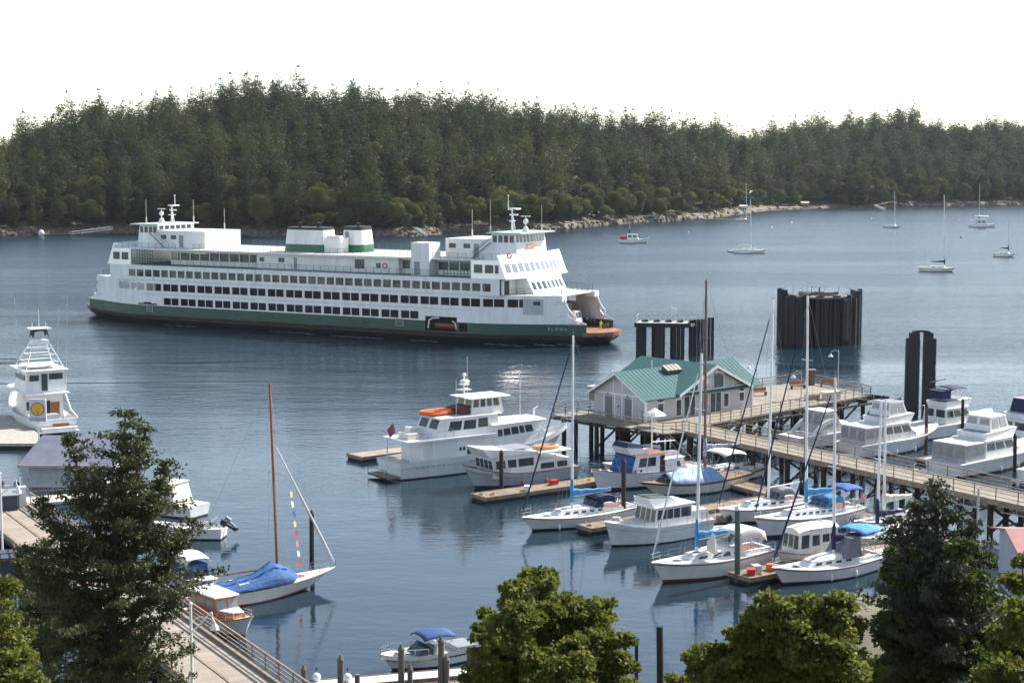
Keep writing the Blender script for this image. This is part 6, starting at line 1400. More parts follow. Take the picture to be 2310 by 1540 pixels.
t = thing('landing_cart', 'white luggage carts and bikes parked on the landing platform', 'cart', G(20, 1100, PZ), R(10)); MB().path([(-1, 0, .2), (-1, 0, 1), (1, 0, 1), (1, 0, .2), (-1, 0, .2)], .05).path([(-.8, .6, .2), (-.8, .6, .9), (.9, .6, .9)], .05).build('frame', WHITE, t); MB().tube((-.7, -.1, .3), (-.7, .7, .3), .28).tube((.7, -.1, .3), (.7, .7, .3), .28).build('wheels', BLACKP, t)
def plamp(label, px, pyb, pyt, z=PZ, pxt=None):
    p = G(px, pyb, z); tp = atD(px, pyt, p.y); h = tp.z-z; t = thing('street_lamp', label, 'lamp', p, R(10), 'white lamp posts on the promenade')
    MB().tube((0, 0, 0), (0, 0, h), .09, .07, n=10).build('post', WHITE, t)
    MB().path([(0, 0, h-1.6)]+[(.15+1.05*math.sin(a), 0, h-1.6+1.25*math.sin(a*.9)-.35*(a > 1.2)*(a-1.2)*2) for a in [i*PI/12 for i in range(1, 8)]]+[(1.35, 0, h-1.15)], .045).path([(0, 0, h-1.0), (.5, 0, h-.75), (1.1, 0, h-.9), (1.3, 0, h-1.3)], .03).build('arm', WHITE, t)
    MB().lathe((1.33, 0, h-1.55), [(.26, 0), (.22, .15), (.06, .4)], 10).build('lamp_shade', WHITE, t); MB().ball((0, 0, h), .11).build('finial', WHITE, t)
plamp('white lamp post beside the varnished cabin boat', 434, 1560, 1362); plamp('white lamp post at the far left edge of the promenade', 6, 1255, 1068)
# fuel dock and shell sign
fd = thing('fuel_dock', 'wide concrete fuel dock at the left edge', 'dock', (-63.5, 199.5, 0), 0)
MB().ext([(-12, -14.2, .35), (11.0, -14.0, .35), (9.9, -8.6, .35), (3.2, 6.5, .35), (-12, 9, .35)], (0, 0, .3)).build('slab', mat('fuel_dock_concrete', (.40, .36, .31), .85, var=.15), fd)
MB().ext([(-12, -14.0, -.4), (10.8, -13.8, -.4), (9.7, -8.6, -.4), (3.0, 6.3, -.4), (-12, 8.8, -.4)], (0, 0, .74)).build('floats', PILE, fd)
sg_ = thing('sign', 'square white sign with a yellow scallop shell outlined in red on a tall post', 'sign', G(87, 1012, .6), R(0))
def signpt(px, py): p = atD(px, py, sg_.location.y); return (p.x-sg_.location.x, p.z-sg_.location.z)
x0, z1 = signpt(66, 900); x1, z0 = signpt(105, 950); zz = signpt(87, 948)[1]
MB().bx(x0, x1, -.1, .1, z0, z1).build('sign_board', mat('sign_white', (.66, .68, .74), .5, var=.03), sg_)
MB().bx(x0+.03, x1-.03, -.11, -.1005, z0+.03, z0+(z1-z0)*.17).build('sign_band', LGREY, sg_)
def shell(r, yy, zc, m, nm):
    pts = []
    for i in range(25):
        a = math.radians(-38+256*i/24); rr_ = r*(1+.035*math.cos(i*PI)); pts.append((xc+rr_*math.cos(a), yy, zc+rr_*.97*math.sin(a)))
    pts += [(xc-r*.36, yy, zc-r*.98), (xc+r*.36, yy, zc-r*.98)]
    return MB().ext(pts, (0, .015, 0)).build(nm, m, sg_)
xc = (x0+x1)/2; zc = z0+(z1-z0)*.56
shell((x1-x0)*.41, -.125, zc, mat('sign_red', (.55, .05, .03), .5), 'shell_outline'); shell((x1-x0)*.35, -.145, zc, mat('sign_yellow', (.95, .55, .05), .5, var=.03), 'shell_emblem')
b = MB(); rS = (x1-x0)*.35
for a in (60, 75, 90, 105, 120): b.tube((xc, -.148, zc-rS*.9), (xc+rS*.8*math.cos(R(a*1.6-54)), -.148, zc+rS*.8*math.sin(R(a*1.6-54))), .012, n=4)
b.build('shell_ribs', mat('sign_red', (.55, .05, .03), .5), sg_)
MB().tube((xc+.0, 0, -.6), (xc+.0, 0, z0+.02), .09).build('post', WHITE, sg_)
fs = thing('boat_shed', 'floating shed with a blue-grey metal roof behind the tall fir', 'shed', (-43.4, 166.8, 0), R(-3))
MB().bx(-3.6, 3.8, -3.2, 3.2, -.3, 2.4).build('wall', LGREY, fs); MB().hexa([(-4.4, -4.0, 2.2), (4.8, -4.0, 2.2), (4.8, 3.6, 3.9), (-4.4, 3.6, 3.9)], [(-4.4, -4.0, 2.32), (4.8, -4.0, 2.32), (4.8, 3.6, 4.02), (-4.4, 3.6, 4.02)]).build('roof', mat('blue_grey_roof', (.13, .14, .18), .6, var=.15, scale=.8), fs); MB().bx(-4.45, 4.85, -4.1, -4.0, 2.1, 2.36).build('fascia', mat('pink_fascia', (.55, .42, .38), .7), fs)
MB().ball((-49.6, 181, .3), .3)
clutter('white ball float beside the sign post', 'fender_ball', 'float', G(96, 1000, .3), .1, lambda o, m: MB().ball((0, 0, .3), .32, n=12).build('ball', m, o, smooth=True), WHITE)
clutter('white ball float on the corner of the fuel dock', 'fender_ball', 'float', G(78, 962, .6), .62, lambda o, m: MB().ball((0, 0, .4), .42, n=12).build('ball', m, o, smooth=True), WHITE)
# ---- sport fishing yacht with tuna tower, stern towards us
L = 17.5; Ft = powerroot('fishing_yacht', 'white sport fishing yacht with tall tuna tower moored at the fuel dock', 0, 0, L, R(120), loc=(-57.4, 203.5), cat='fishing yacht')
dy, ed, h = make_hull(Ft, L, 5.6, 3.6, 1.6, 1.7, [WHITE, WHITE, BOOT], bo=2.6, so=.2, tr=.92, full=.5, bulwark=.7)
MB().bx(-L/2-1.2, -L/2, -2.4, 2.4, .3, .45).build('swim_platform', WHITE, Ft)
MB().bx(-L/2+.02, -L/2+.3, -2.5, 2.5, 1.2, 1.72).build('transom_rail', WHITE, Ft); MB().bx(-L/2-.02, -L/2-.003, -1.5, .4, .75, 1.2).build('name_panel', TEAK, Ft)
MB().hexa([(-3.2, -2.4, .9), (5.5, -1.5, .9), (5.5, 1.5, .9), (-3.2, 2.4, .9)], [(-3.2, -2.3, 4.2), (3.4, -1.3, 4.2), (3.4, 1.3, 4.2), (-3.2, 2.3, 4.2)]).build('main_cabin', WHITE, Ft)
MB().bx(-3.26, -3.203, -.8, .3, 1.0, 3.2).build('door', BLACKP, Ft); MB().bx(-3.27, -3.203, -1.9, -.85, 1.2, 3.0).build('side_door', TEAK, Ft); MB().bx(-3.26, -3.203, 1.0, 2.0, 2.2, 3.2).build('window', GLASS, Ft)
MB().bx(-5.8, 3.0, -2.55, 2.55, 4.21, 4.38).build('bridge_deck', WHITE, Ft)
MB().bx(-4.9, -3.4, -1.4, .6, .95, 1.7).build('fishing_cockpit_seat', LGREY, Ft)
MB().hexa([(-4.6, -2.4, 4.38), (2.6, -2.0, 4.38), (2.6, 2.0, 4.38), (-4.6, 2.4, 4.38)], [(-4.5, -2.2, 6.9), (1.2, -1.7, 6.9), (1.2, 1.7, 6.9), (-4.5, 2.2, 6.9)]).build('bridge_house', WHITE, Ft)
for y0, y1, z0_, z1_ in ((-2.0, -.4, 5.9, 6.6), (-.2, .5, 4.6, 6.6), (.8, 1.9, 5.8, 6.5)): MB().bx(-4.63, -4.57, y0, y1, z0_, z1_).build('window', GLASS, Ft)
for sgn in (-1, 1): MB().bx(-3.8, .6, sgn*2.26-.03, sgn*2.26+.03, 5.8, 6.4).build('window', GLASS, Ft)
MB().bx(-5.2, 2.0, -2.6, 2.6, 6.91, 7.08).build('hardtop', WHITE, Ft)
b = MB()
for y in (-2.3, 2.3):
    for x in (-4.6, .8): b.tube((x, y, 7.0), (-2.2+(.5 if x > 0 else -.5), y*.38, 10.3), .07)
for z, f in ((7.9, .78), (8.7, .62), (9.4, .5)):
    for x in (-4.4+z*.12, ): b.path([(-4.0+(z-7)*.5, -2.3*f, z), (-4.0+(z-7)*.5, 2.3*f, z), (.4-(z-7)*.5, 2.3*f, z), (.4-(z-7)*.5, -2.3*f, z)], .06, closed=True)
b.hexa([(-4, -1.9, 7.4), (.4, -1.9, 7.4), (.4, 1.9, 7.4), (-4, 1.9, 7.4)], [(-3.9, -1.7, 7.5), (.3, -1.7, 7.5), (.3, 1.7, 7.5), (-3.9, 1.7, 7.5)])
b.build('tuna_tower', WHITE, Ft)
MB().hexa([(-3.1, -1.1, 9.9), (-1.2, -1.0, 9.9), (-1.2, 1.0, 9.9), (-3.1, 1.1, 9.9)], [(-3.0, -.95, 10.4), (-1.3, -.9, 10.4), (-1.3, .9, 10.4), (-3.0, .95, 10.4)]).build('tower_basket', WHITE, Ft)
canopy(Ft, -3.1, -1.2, 1.9, 11.4, 0, BLKC, 'tower_canopy', None, arch=.5, drop=.6)
MB().bx(-3.4, -1.0, -1.2, 1.2, 11.75, 11.85).tube((-2.2, 0, 11.8), (-2.2, 0, 14), .04).tube((-2.2, -.8, 11.8), (-2.2, -.8, 12.5), .04).tube((-2.2, .8, 11.8), (-2.2, .8, 12.5), .04).build('tower_top', WHITE, Ft)
for (x, y, z, h_) in ((-2, 2.5, 7, 8.5), (-1, -2.4, 7, 7.), (-3.5, -2.7, 4.4, 11)): MB().tube((x, y, z), (x-.3, y*1.12, z+h_), .045, .02).build('outrigger', LGREY, Ft)
raft(Ft, 6.2, .9, 3.4, 3.0, 1.4, WHITE, .35); MB().tube((5.2, -.4, 3), (5.6, .3, 5.4), .09).tube((5.6, .3, 5.4), (6.4, .9, 5.3), .07).build('davit', WHITE, Ft)
MB().hexa([(-L/2-.9, -2.2, .46), (-L/2-.3, -2.2, .46), (-L/2-.3, 1.8, .46), (-L/2-.9, 1.8, .46)], [(-L/2-1.0, -2.3, .85), (-L/2-.2, -2.3, .85), (-L/2-.2, 1.9, .85), (-L/2-1.0, 1.9, .85)]).build('tender', WHITE, Ft)
MB().path([(-3.2, -2.5, 4.3), (-5.5, -2.62, 2.2), (-L/2+.3, -2.6, 1.7)], .12).path([(-3.2, 2.5, 4.3), (-5.5, 2.62, 2.2), (-L/2+.3, 2.6, 1.7)], .12).build('side_wings', WHITE, Ft)
# ---- blue-covered classic yacht, bow to the right
L = 13.6; a_ = R(38); d_ = Vector((math.cos(a_), math.sin(a_), 0)); bw = G(757, 1283, 1.15); bw.z = 0
rS_, dyS, eS, cS = sailboat('sailboat', 'slender classic white sailboat with varnished mast and big royal blue boom tent', 0, 0, L, (608, 864), ang=a_, B=3.0, fb=1.35, fs=1.0, fm=.95, hullm=mat('old_white_hull', (.74, .70, .64), .4, var=.1), stripem=None, bootm=BOOTR, mastpx=627, boom=5.2, cover=None, furl=mat('white_rolled_jib', (.75, .7, .66), .8), dodger=None, cab=(.36, .66), capm=None, bo=2.6, so=2.4, tr=.3, loc=bw-d_*(L/2), mastm=TEAK, r=.12, deckm=CREAM, cabm=TEAK, forestay=.72, spread=(.55, .76), wheel=False)
rr = []; mx_ = local_x(rS_, 627)
for k in range(13):
    f = k/12; x = mx_+1.5-8.6*f; w_ = max(.2, dyS(x)[0]*(1.0 if k else .25)); zz = dyS(x)[1]; hgt = (.35+6*f if f < .17 else 1.25*max(0, 1-(f-.17)*1.7)**3+.85-.3*f)+.05*math.sin(k*2.2)
    rr.append([(x, -w_, zz+.12+.06*math.sin(k*3)), (x+.05, -w_*.55, zz+.12+(hgt*.42)+.05*math.sin(k*2)), (x, -.07, zz+hgt), (x, .07, zz+hgt), (x+.05, w_*.55, zz+.12+hgt*.42+.05*math.cos(k*2)), (x, w_, zz+.12)])
b = MB(); b.loft(rr, closed=False, caps=False); thick(b.build('boom_tent', mat('royal_blue_tent', (.015, .11, .33), .75, var=.3, scale=2.2, bump=1.), rS_, smooth=True), .03)
MB().hexa([(mx_+.4, -.5, .9), (mx_+2.2, -.35, .95), (mx_+2.2, .35, .95), (mx_+.4, .5, .9)], [(mx_+.5, -.4, 1.15), (mx_+2.1, -.3, 1.15), (mx_+2.1, .3, 1.15), (mx_+.5, .4, 1.15)]).build('fore_hatch', TEAK, rS_)
# signal flags up the forestay side
T_ = to_local(rS_, atD(640, 940, rS_.location.y+.8)); E_ = Vector((L/2-3.1, -.3, 1.6))
fc = [('yellow_flag', (.7, .6, .2)), ('white_flag', (.75, .75, .75)), ('blue_flag', (.05, .12, .5)), ('yellow_flag', (.7, .6, .2)), ('red_flag', (.6, .05, .05)), ('pink_flag', (.7, .25, .3)), ('white_flag', (.75, .75, .75)), ('red_flag', (.6, .05, .05))]
MB().tube(T_, E_, .012, n=3).build('flag_halyard', WIRE, rS_)
for k, (nm, c_) in enumerate(fc):
    p = T_.lerp(E_, .48+.065*k); q = T_.lerp(E_, .48+.065*k+.035); MB().ext([p, q, q+Vector((-.28, -.12, -.02)), p+Vector((-.3, -.1, .03))], (0, .02, 0)).build('signal_flag', mat(nm, c_, .8, var=.02), rS_)
# ---- varnished cabin cruiser, bow towards lower right
L = 7.2; a_ = R(-49); d_ = Vector((math.cos(a_), math.sin(a_), 0)); bw = G(556, 1438, 0)
rV = thing('cabin_cruiser', 'small white cruiser with varnished orange-brown cabin and white roof', 'motorboat', bw-d_*(L/2-.5), a_)
dy, ed, h = make_hull(rV, L, 2.6, 1.5, .85, .95, [WHITE, BROWNW, BOOTR], bo=.7, so=.1, tr=.85, full=.5, stripe=(.0, .03), bulwark=0, capm=TEAK, deckm=mat('buff_deck', (.55, .46, .32), .7))
ORW = mat('orange_varnish', (.45, .15, .04), .25, var=.2, scale=4)
house(rV, -2.8, .9, 2.1, 1.95, .9, 2.35, .35, .05, .1, ORW, ((.05, .3, .45, .85), (.36, .62, .45, .85), (.68, .94, .45, .85)), 'cabin', over=.15, roofm=WHITE, frontn=2, frontv=(.35, .85), gm=mat('pale_reflecting_glass', (.25, .27, .28), .15))
house(rV, .9, 2.4, 1.8, 1.1, .95, 1.5, .3, 0, .1, ORW, (), 'fore_cabin', roofm=WHITE)
railing(rV, ed, .9, L/2, .45, name='bow_rail'); MB().tube((-1, 0, 2.5), (-1, 0, 3.1), .03).build('light_mast', WHITE, rV)
# ---- boat with white soft top just behind
L = 6.5; bw = G(505, 1352, 0); rW = thing('cabin_cruiser', 'small boat with rounded white top and blue side curtains behind the varnished cruiser', 'motorboat', bw-d_*(L/2-.3)+Vector((-1.0, 1.5, 0)), R(-49))
dy, ed, h = make_hull(rW, L, 2.4, 1.2, .8, .85, [WHITE, WHITE, BOOT], bo=.6, so=.1, tr=.85, full=.5)
canopy(rW, -2.4, .9, 2.2, 2.15, 0, WCANV, 'soft_top', .8, arch=.5, drop=.35); MB().hexa([(-2.2, -1.0, .85), (.9, -.95, .85), (.9, .95, .85), (-2.2, 1.0, .85)], [(-2.1, -.95, 1.8), (.6, -.9, 1.8), (.6, .9, 1.8), (-2.1, .95, 1.8)]).build('side_curtains', BLUEC, rW)
# ---- outboard boat and white cruiser behind the fir
L = 6.2; a_ = R(172); d_ = Vector((math.cos(a_), math.sin(a_), 0)); st = G(507, 1213, 0)
rO = thing('outboard_boat', 'small open white boat with two tilted outboards beside the fir', 'motorboat', st+d_*(L/2), a_)
dy, ed, h = make_hull(rO, L, 2.3, 1.25, .95, .95, [WHITE, WHITE, BLACKP], bo=.8, so=.1, tr=.9, full=.5, bulwark=.25)
outboard(rO, -L/2-.35, 1.0, BLACKP, R(62), .3); outboard(rO, -L/2-.35, 1.0, GREYP, R(48), -.5); MB().bx(-1.5, -.4, -.7, .7, .75, 1.3).build('seat_box', GREYP, rO)
MB().path([(-2.2, -1, .95), (-2.2, -1, 1.6), (-2.2, 1, 1.6), (-2.2, 1, .95)], .03).build('stern_rail', CHROME, rO)
L = 9; a_ = R(150); d_ = Vector((math.cos(a_), math.sin(a_), 0)); st = G(452, 1166, 0)
rX = thing('cabin_cruiser', 'white cabin cruiser with sloping cream foredeck mostly hidden by the fir', 'motorboat', st+d_*(L/2), a_)
dy, ed, h = make_hull(rX, L, 3.1, 1.5, 1.1, 1.1, [WHITE, WHITE, BOOT], bo=1., so=.1, tr=.9, full=.5)
house(rX, -2.6, 1.6, 2.6, 2.2, 1.1, 2.9, 1.2, .5, .15, CREAM, ((.1, .45, .4, .85), (.5, .9, .4, .85)), 'cabin', over=.15, frontn=2)
# ---- bottom edge: runabout with blue bimini, slim pontoon, capped piles
L = 7.0; bw = G(872, 1513, 0); en = G(1062, 1478, 0); a_ = math.atan2(bw.y-en.y, bw.x-en.x); d_ = (bw-en).normalized()
rR = thing('runabout', 'open white runabout with a blue bimini between the pointed piles', 'motorboat', bw-d_*(L/2-.4), a_)
dy, ed, h = make_hull(rR, L, 2.5, 1.15, .9, .9, [WHITE, BLACKP, BOOT], bo=.8, so=.1, tr=.88, full=.55, bulwark=.3, stripe=(.3, .5))
canopy(rR, -1.4, .9, 1.9, 1.85, 0, mat('dark_blue_bimini', (.02, .07, .22), .8, var=.2, scale=3, bump=.5), 'bimini', .8, arch=.25); railing(rR, ed, .6, L/2, .4, name='bow_rail'); house(rR, .2, 1.3, 1.9, 1.5, .85, 1.45, .8, 0, .1, GLASS, (), 'windscreen')
for y in (-.5, .5): MB().bx(-.7, -.1, y-.25, y+.25, .65, 1.3).build('seat', WHITE, rR)
outboard(rR, -L/2-.3, .8, BLACKP, R(20)); MB().bx(-3.0, -1.6, -.9, .9, .62, 1.0).build('engine_cover', GREYP, rR)
dock('floating_dock', 'pale floating pontoon along the bottom edge of the picture', G(690, 1545, .5), G(1120, 1508, .5), 1.5, .5, mat('white_pontoon', (.6, .57, .52), .7, var=.15), group=None)
dock('floating_dock', 'grey-planked pontoon at the bottom edge behind the central maple', G(880, 1560, .5), G(1290, 1530, .5), 2.2, .5, PLANKD, group=None)
for px, pt, lb in ((685, 1512, 'first pointed pile from the left along the bottom edge'), (768, 1490, 'second tall pointed pile from the left along the bottom edge'), (905, 1466, 'pointed pile in front of the runabout\'s bow'), (995, 1448, 'tallest pointed pile in front of the runabout\'s stern'), (1007, 1490, 'short pile hugging the tallest pointed pile'), (925, 1512, 'short pile right of the pointed pile by the runabout\'s bow'), (806, 1520, 'short stub pile between the two tall pointed ones')):
    pile(px, 1600, pt, lb, .2 if pt < 1500 else .17, mat('weathered_pile', (.16, .13, .11), .85, var=.25, streak=True, scale=1.5), cap=pt < 1515)
clutter('white buoy ball on the pontoon beside the first pointed pile', 'buoy', 'buoy', G(714, 1535, .5), .5, buoy, WHITE); clutter('white buoy ball beside the second pointed pile', 'buoy', 'buoy', G(784, 1536, .5), .5, buoy, WHITE)
# ---- red-roofed building at the right edge
rb_ = thing('boathouse', 'grey-white boathouse with a red metal roof at the right edge', 'building', (42.5, 121.0, 0), R(-4))
MB().bx(-6, 8, -4, 5, -1, 4.2).build('wall', mat('blue_white_boards', (.42, .44, .52), .7, var=.06), rb_); MB().bx(-6.15, -5.9, -4.1, -3.9, -1, 4.1).build('corner_board', WHITE, rb_)
MB().hexa([(-6.6, -4.7, 4.0), (8.5, -4.7, 4.0), (8.5, .5, 5.0), (-6.6, .5, 5.0)], [(-6.6, -4.7, 4.12), (8.5, -4.7, 4.12), (8.5, .5, 5.12), (-6.6, .5, 5.12)]).hexa([(-6.6, 5.7, 4.0), (8.5, 5.7, 4.0), (8.5, .502, 5.0), (-6.6, .502, 5.0)], [(-6.6, 5.7, 4.12), (8.5, 5.7, 4.12), (8.5, .502, 5.12), (-6.6, .502, 5.12)]).build('roof', mat('faded_red_metal', (.33, .13, .12), .5, var=.12, scale=1), rb_)
MB().bx(-6.65, 8.55, -4.8, -4.702, 3.85, 4.1).build('gutter', WHITE, rb_); MB().hexa([(-6, -4, 4.2), (-6, 5, 4.2), (-6, .5, 4.9)], [(8, -4, 4.2), (8, 5, 4.2), (8, .5, 4.9)]).build('gable', mat('blue_white_boards', (.42, .44, .52), .7), rb_)
# dinghy rack / covered boats under the gangway
cv = thing('covered_boat', 'small boat under a grey-violet cover near the red-roofed boathouse', 'motorboat', (39.5, 131.5, 0), R(160)); dyc, edc, hc = make_hull(cv, 6.5, 2.3, 1.1, .8, .85, [WHITE, WHITE, BOOT], bo=.7, so=.1, tr=.85, full=.5)
b = MB(); b.loft([[(x, -dyc(x)[0], dyc(x)[1]+.03), (x, 0, dyc(x)[1]+.55), (x, dyc(x)[0], dyc(x)[1]+.03)] for x in (-3.2, -2, -.8, .5, 1.8, 3.0)], closed=False, caps=False); thick(b.build('boat_cover', GREYC, cv, smooth=True), .03)
MB().tube((34.5+3.2, 133.5, -2), (34.5+3.2, 133.5, 5.2), .07)
o = thing('pole', 'slim pale metal pole standing beside the dark fir below the gangway', 'pole', G(2202, 1290, .5), 0); t_ = atD(2202, 1100, o.location.y); MB().tube((0, 0, -2), (0, 0, t_.z-.5), .09, n=8).build('shaft', LGREY, o)

# ================================================================ FAR MOORINGS
def farmotor(label, px, py, L, ang, masth=0, dark=False, name='motorboat', aft=False):
    r_ = powerroot(name, label, px, py, L, ang); dy, ed, h = make_hull(r_, L, L*.3, 2.0, 1.3, 1.25, [WHITE, WHITE, BOOT], bo=1, so=.2, tr=.8, full=.6)
    k = L/12; house(r_, -2.5*k, 2.0*k, L*.23, L*.2, 1.2, 3.2, .6, .1, .1, WHITE, ((.1, .45, .45, .85), (.55, .9, .45, .85)), 'cabin', over=.2, frontn=2, backn=1)
    if aft: canopy(r_, -5.6*k, -2.0*k, L*.24, 3.0, 0, WCANV, 'awning', 1.2); canopy(r_, -3.5*k, 2.5*k, L*.2, 5.0, 0, WCANV, 'bimini', 3.3); MB().bx(-3*k, 1.5*k, -1.3*k, 1.3*k, 3.3, 3.9).build('flybridge', WHITE, r_)
    else: MB().bx(-5.2*k, -2.6*k, -1.5*k, 1.5*k, 1.3, 2.5).build('aft_gear', LGREY if not dark else REDP, r_)
    if masth: MB().tube((-1.5*k, 0, 1.3), (-1.5*k, 0, masth), .12, .08).build('mast', WHITE, r_); MB().tube((-1.5*k, 0, 3.4), (-1.5*k, 0, 5), .28).build('furled_sail', NAVY, r_)
    return r_
farmotor('white trawler with short mast, moored alone just right of the ferry\'s wheelhouse', 1458, 548, 11.5, R(-8), 8.2, True)
farmotor('white boat with awnings and a mast, moored nearest the right edge shore', 2243, 513, 12.5, R(-14), 20, False, aft=True)
def farsail(label, px, py, L, ang, mastpx, top, cov=None, hm=GEL): return sailboat('sailboat', label, px, py, L, top, ang=ang, hullm=hm, mastpx=mastpx, boom=L*.35, cover=cov, dodger=None, ports=2, far=True, r=.13, spread=(.5,))[0]
farsail('white sloop moored mid-bay between the lone trawler and the largest dolphin', 1723, 571, 11.8, R(-2), 1694, (1693, 450), CREAM); 
farsail('white sloop tied to the floating jetty off the pale beach', 1690, 500, 11.0, R(-45), 1684, (1683, 413), None)
farsail('small white sloop in the middle of the far moorings', 2028, 515, 9.5, R(-45), 2019, (2018, 432), None)
farsail('cream-hulled sloop with a tall dark mast, nearest of the moored boats', 2148, 613, 10.6, R(-18), 2131, (2130, 440), BLKC, CREAM)
farsail('smallest white sloop moored near the right edge', 2285, 580, 8.0, R(-40), 2275, (2276, 500), NAVY)
rD_ = thing('dinghy', 'small dinghy trailing behind the mid-bay sloop', 'dinghy', G(1652, 569, 0), R(10)); make_hull(rD_, 3.2, 1.4, .6, .5, .45, [GREYP, GREYP, BLACKP], bo=.3, so=.1, tr=.9)
for px, py, lb in ((1785, 504, 'larger white mooring buoy between the jetty sloop and the small sloop'), (1740, 515, 'tiny white mooring buoy left of the larger one'), (1553, 525, 'tiny mooring buoy off the wooden wharf'), (1965, 495, 'tiny mooring buoy left of the small far sloop'), (2168, 537, 'dark mooring buoy beyond the cream-hulled sloop'), (2162, 498, 'tiny mooring buoy near the boat with awnings')):
    o = thing('mooring_buoy', lb, 'buoy', G(px, py, 0), 0, 'mooring buoys in the bay'); MB().ball((0, 0, .25), .55 if 'larger' in lb else .35, n=10).build('float', WHITE if 'dark' not in lb else BLACKP, o, smooth=True)
# ---- far shore details
def shore(px, dv, dz=0.): p = island_point(px, dv); return p+Vector((0, 0, dz))
def house_far(label, px, v, w, d, h, roofh, m, rm_, ang=0., sink=.5):
    t = thing('cottage', label, 'house', shore(px, v, -sink), ang, 'cottages on the far shore'); MB().bx(-w/2, w/2, -d/2, d/2, 0, h).build('wall', m, t)
    MB().hexa([(-w/2-.6, -d/2-.6, h), (w/2+.6, -d/2-.6, h), (w/2+.6, 0, h+roofh), (-w/2-.6, 0, h+roofh)], [(-w/2-.6, -d/2-.6, h+.2), (w/2+.6, -d/2-.6, h+.2), (w/2+.6, 0, h+roofh+.2), (-w/2-.6, 0, h+roofh+.2)]).hexa([(-w/2-.6, d/2+.6, h), (w/2+.6, d/2+.6, h), (w/2+.6, .01, h+roofh), (-w/2-.6, .01, h+roofh)], [(-w/2-.6, d/2+.6, h+.2), (w/2+.6, d/2+.6, h+.2), (w/2+.6, .01, h+roofh+.2), (-w/2-.6, .01, h+roofh+.2)]).build('roof', rm_, t)
    for k in range(3): MB().bx(-w/2+w*(.12+.3*k), -w/2+w*(.3+.3*k), -d/2-.05, -d/2-.003, h*.35, h*.75).build('window', GLASS, t)
    return t
house_far('yellowish cottage with a deck in the trees above the wharf', 1562, 22, 9, 6, 3.2, 2, mat('ochre_wall', (.5, .36, .14), .7), GREYP, R(10), -3)
house_far('small white shed on the beach behind the jetty sloop', 1676, 8, 3.6, 3, 3.2, .6, WHITE, WHITE, 0, .6)
house_far('long pale-roofed cottage high in the trees above the white shed', 1668, 42, 15, 7, 3, 1.2, GREYP, WHITE, R(5), -4.5)
house_far('brown hut at the right end of the pale beach', 1815, 9, 4, 3.5, 2.6, 1, mat('tan_wall', (.35, .26, .18), .8), mat('tan_roof', (.5, .4, .3), .8), 0, .4)
def jetty(label, p, q, z, w, m=RAILW, legs=True, name='jetty'):
    p, q = Vector(p), Vector(q); d = q-p; t = thing(name, label, 'jetty', p, math.atan2(d.y, d.x)); L = d.length
    MB().bx(0, L, -w/2, w/2, z-.25, z).build('deck', m, t)
    if legs:
        b = MB()
        for k in range(int(L/4)+1):
            for y in (-w/2+.1, w/2-.1): b.tube((4*k, y, -2), (4*k, y, z-.25), .16, n=5)
        b.build('posts', PILE, t)
    return t
PJ = mat('grey_jetty_planks', (.30, .26, .23), .85, var=.15)
jetty('wooden wharf on many short posts along the far shore', G(1440, 499, 0)+Vector((0, 6, 0)), G(1575, 489, 0), 2.7, 3, PJ); jetty('low floating jetty reaching out to the moored sloop', G(1578, 495, 0), G(1662, 498, 0), .6, 2, PJ, False)
jetty('small floating dock below rocks behind the ferry\'s roof', G(925, 533, 0), G(995, 532, 0), .7, 3, PJ, False); jetty('low jetty ending at a white float at the far left shore', G(95, 531, 0), G(165, 529, 0), .6, 2, PJ, False)
def ramp(label, p, q): 
    p, q = Vector(p), Vector(q); d = q-p; t = thing('gangway', label, 'gangway', p, math.atan2(d.y, d.x)); L = math.hypot(d.x, d.y); z0, z1 = p.z, q.z; t.location.z = 0
    b = MB(); b.hexa([(0, -.7, z0-.15), (L, -.7, z1-.15), (L, .7, z1-.15), (0, .7, z0-.15)], [(0, -.7, z0), (L, -.7, z1), (L, .7, z1), (0, .7, z0)])
    for y in (-.7, .7):
        b.tube((0, y, z0+1), (L, y, z1+1), .06)
        for k in range(9): f = k/8; b.tube((L*f, y, z0+(z1-z0)*f), (L*f, y, z0+(z1-z0)*f+1), .04)
    b.build('truss', ALU, t); return t
ramp('long gangway arching from the left shore to its jetty', G(160, 528, .6), G(250, 517, 3.2)); ramp('short steep gangway behind the ferry\'s middle', G(962, 533, .7), G(938, 518, 3.5)); ramp('gangway from the wharf down to the floating jetty', G(1590, 494, .6), G(1566, 486, 2.8)); ramp('small white gangway on the shore left of the small far sloop', G(1995, 474, .6), G(1975, 466, 3))
clutter('round white float at the end of the far left jetty', 'float', 'float', G(93, 531, 0), .2, lambda o, m: MB().ball((0, 0, .8), 1.3, n=12).build('ball', m, o, smooth=True), WHITE)
LOGM = mat('bleached_log', (.62, .56, .48), .85, var=.2)
for k in range(46):
    px = random.choice([random.uniform(1210, 1420), random.uniform(1400, 1600), random.uniform(1650, 1840), random.uniform(880, 1100), random.uniform(2120, 2300)]); v = random.uniform(2.5, 8); p = shore(px, v, .35); L_ = random.uniform(3, 9)
    z = 'behind the ferry' if px < 1150 else ('right of the ferry' if px < 1430 else ('by the wooden wharf' if px < 1640 else ('on the pale beach' if px < 1850 else 'near the right edge')))
    o = thing('driftwood_log', 'bleached driftwood log lying on the far shore '+z, 'driftwood', p, random.uniform(-.5, .5), 'driftwood logs on the far shore '+z); MB().tube((-L_/2, 0, 0), (L_/2, 0, .1), .42, .25, n=7).build('trunk', LOGM, o)
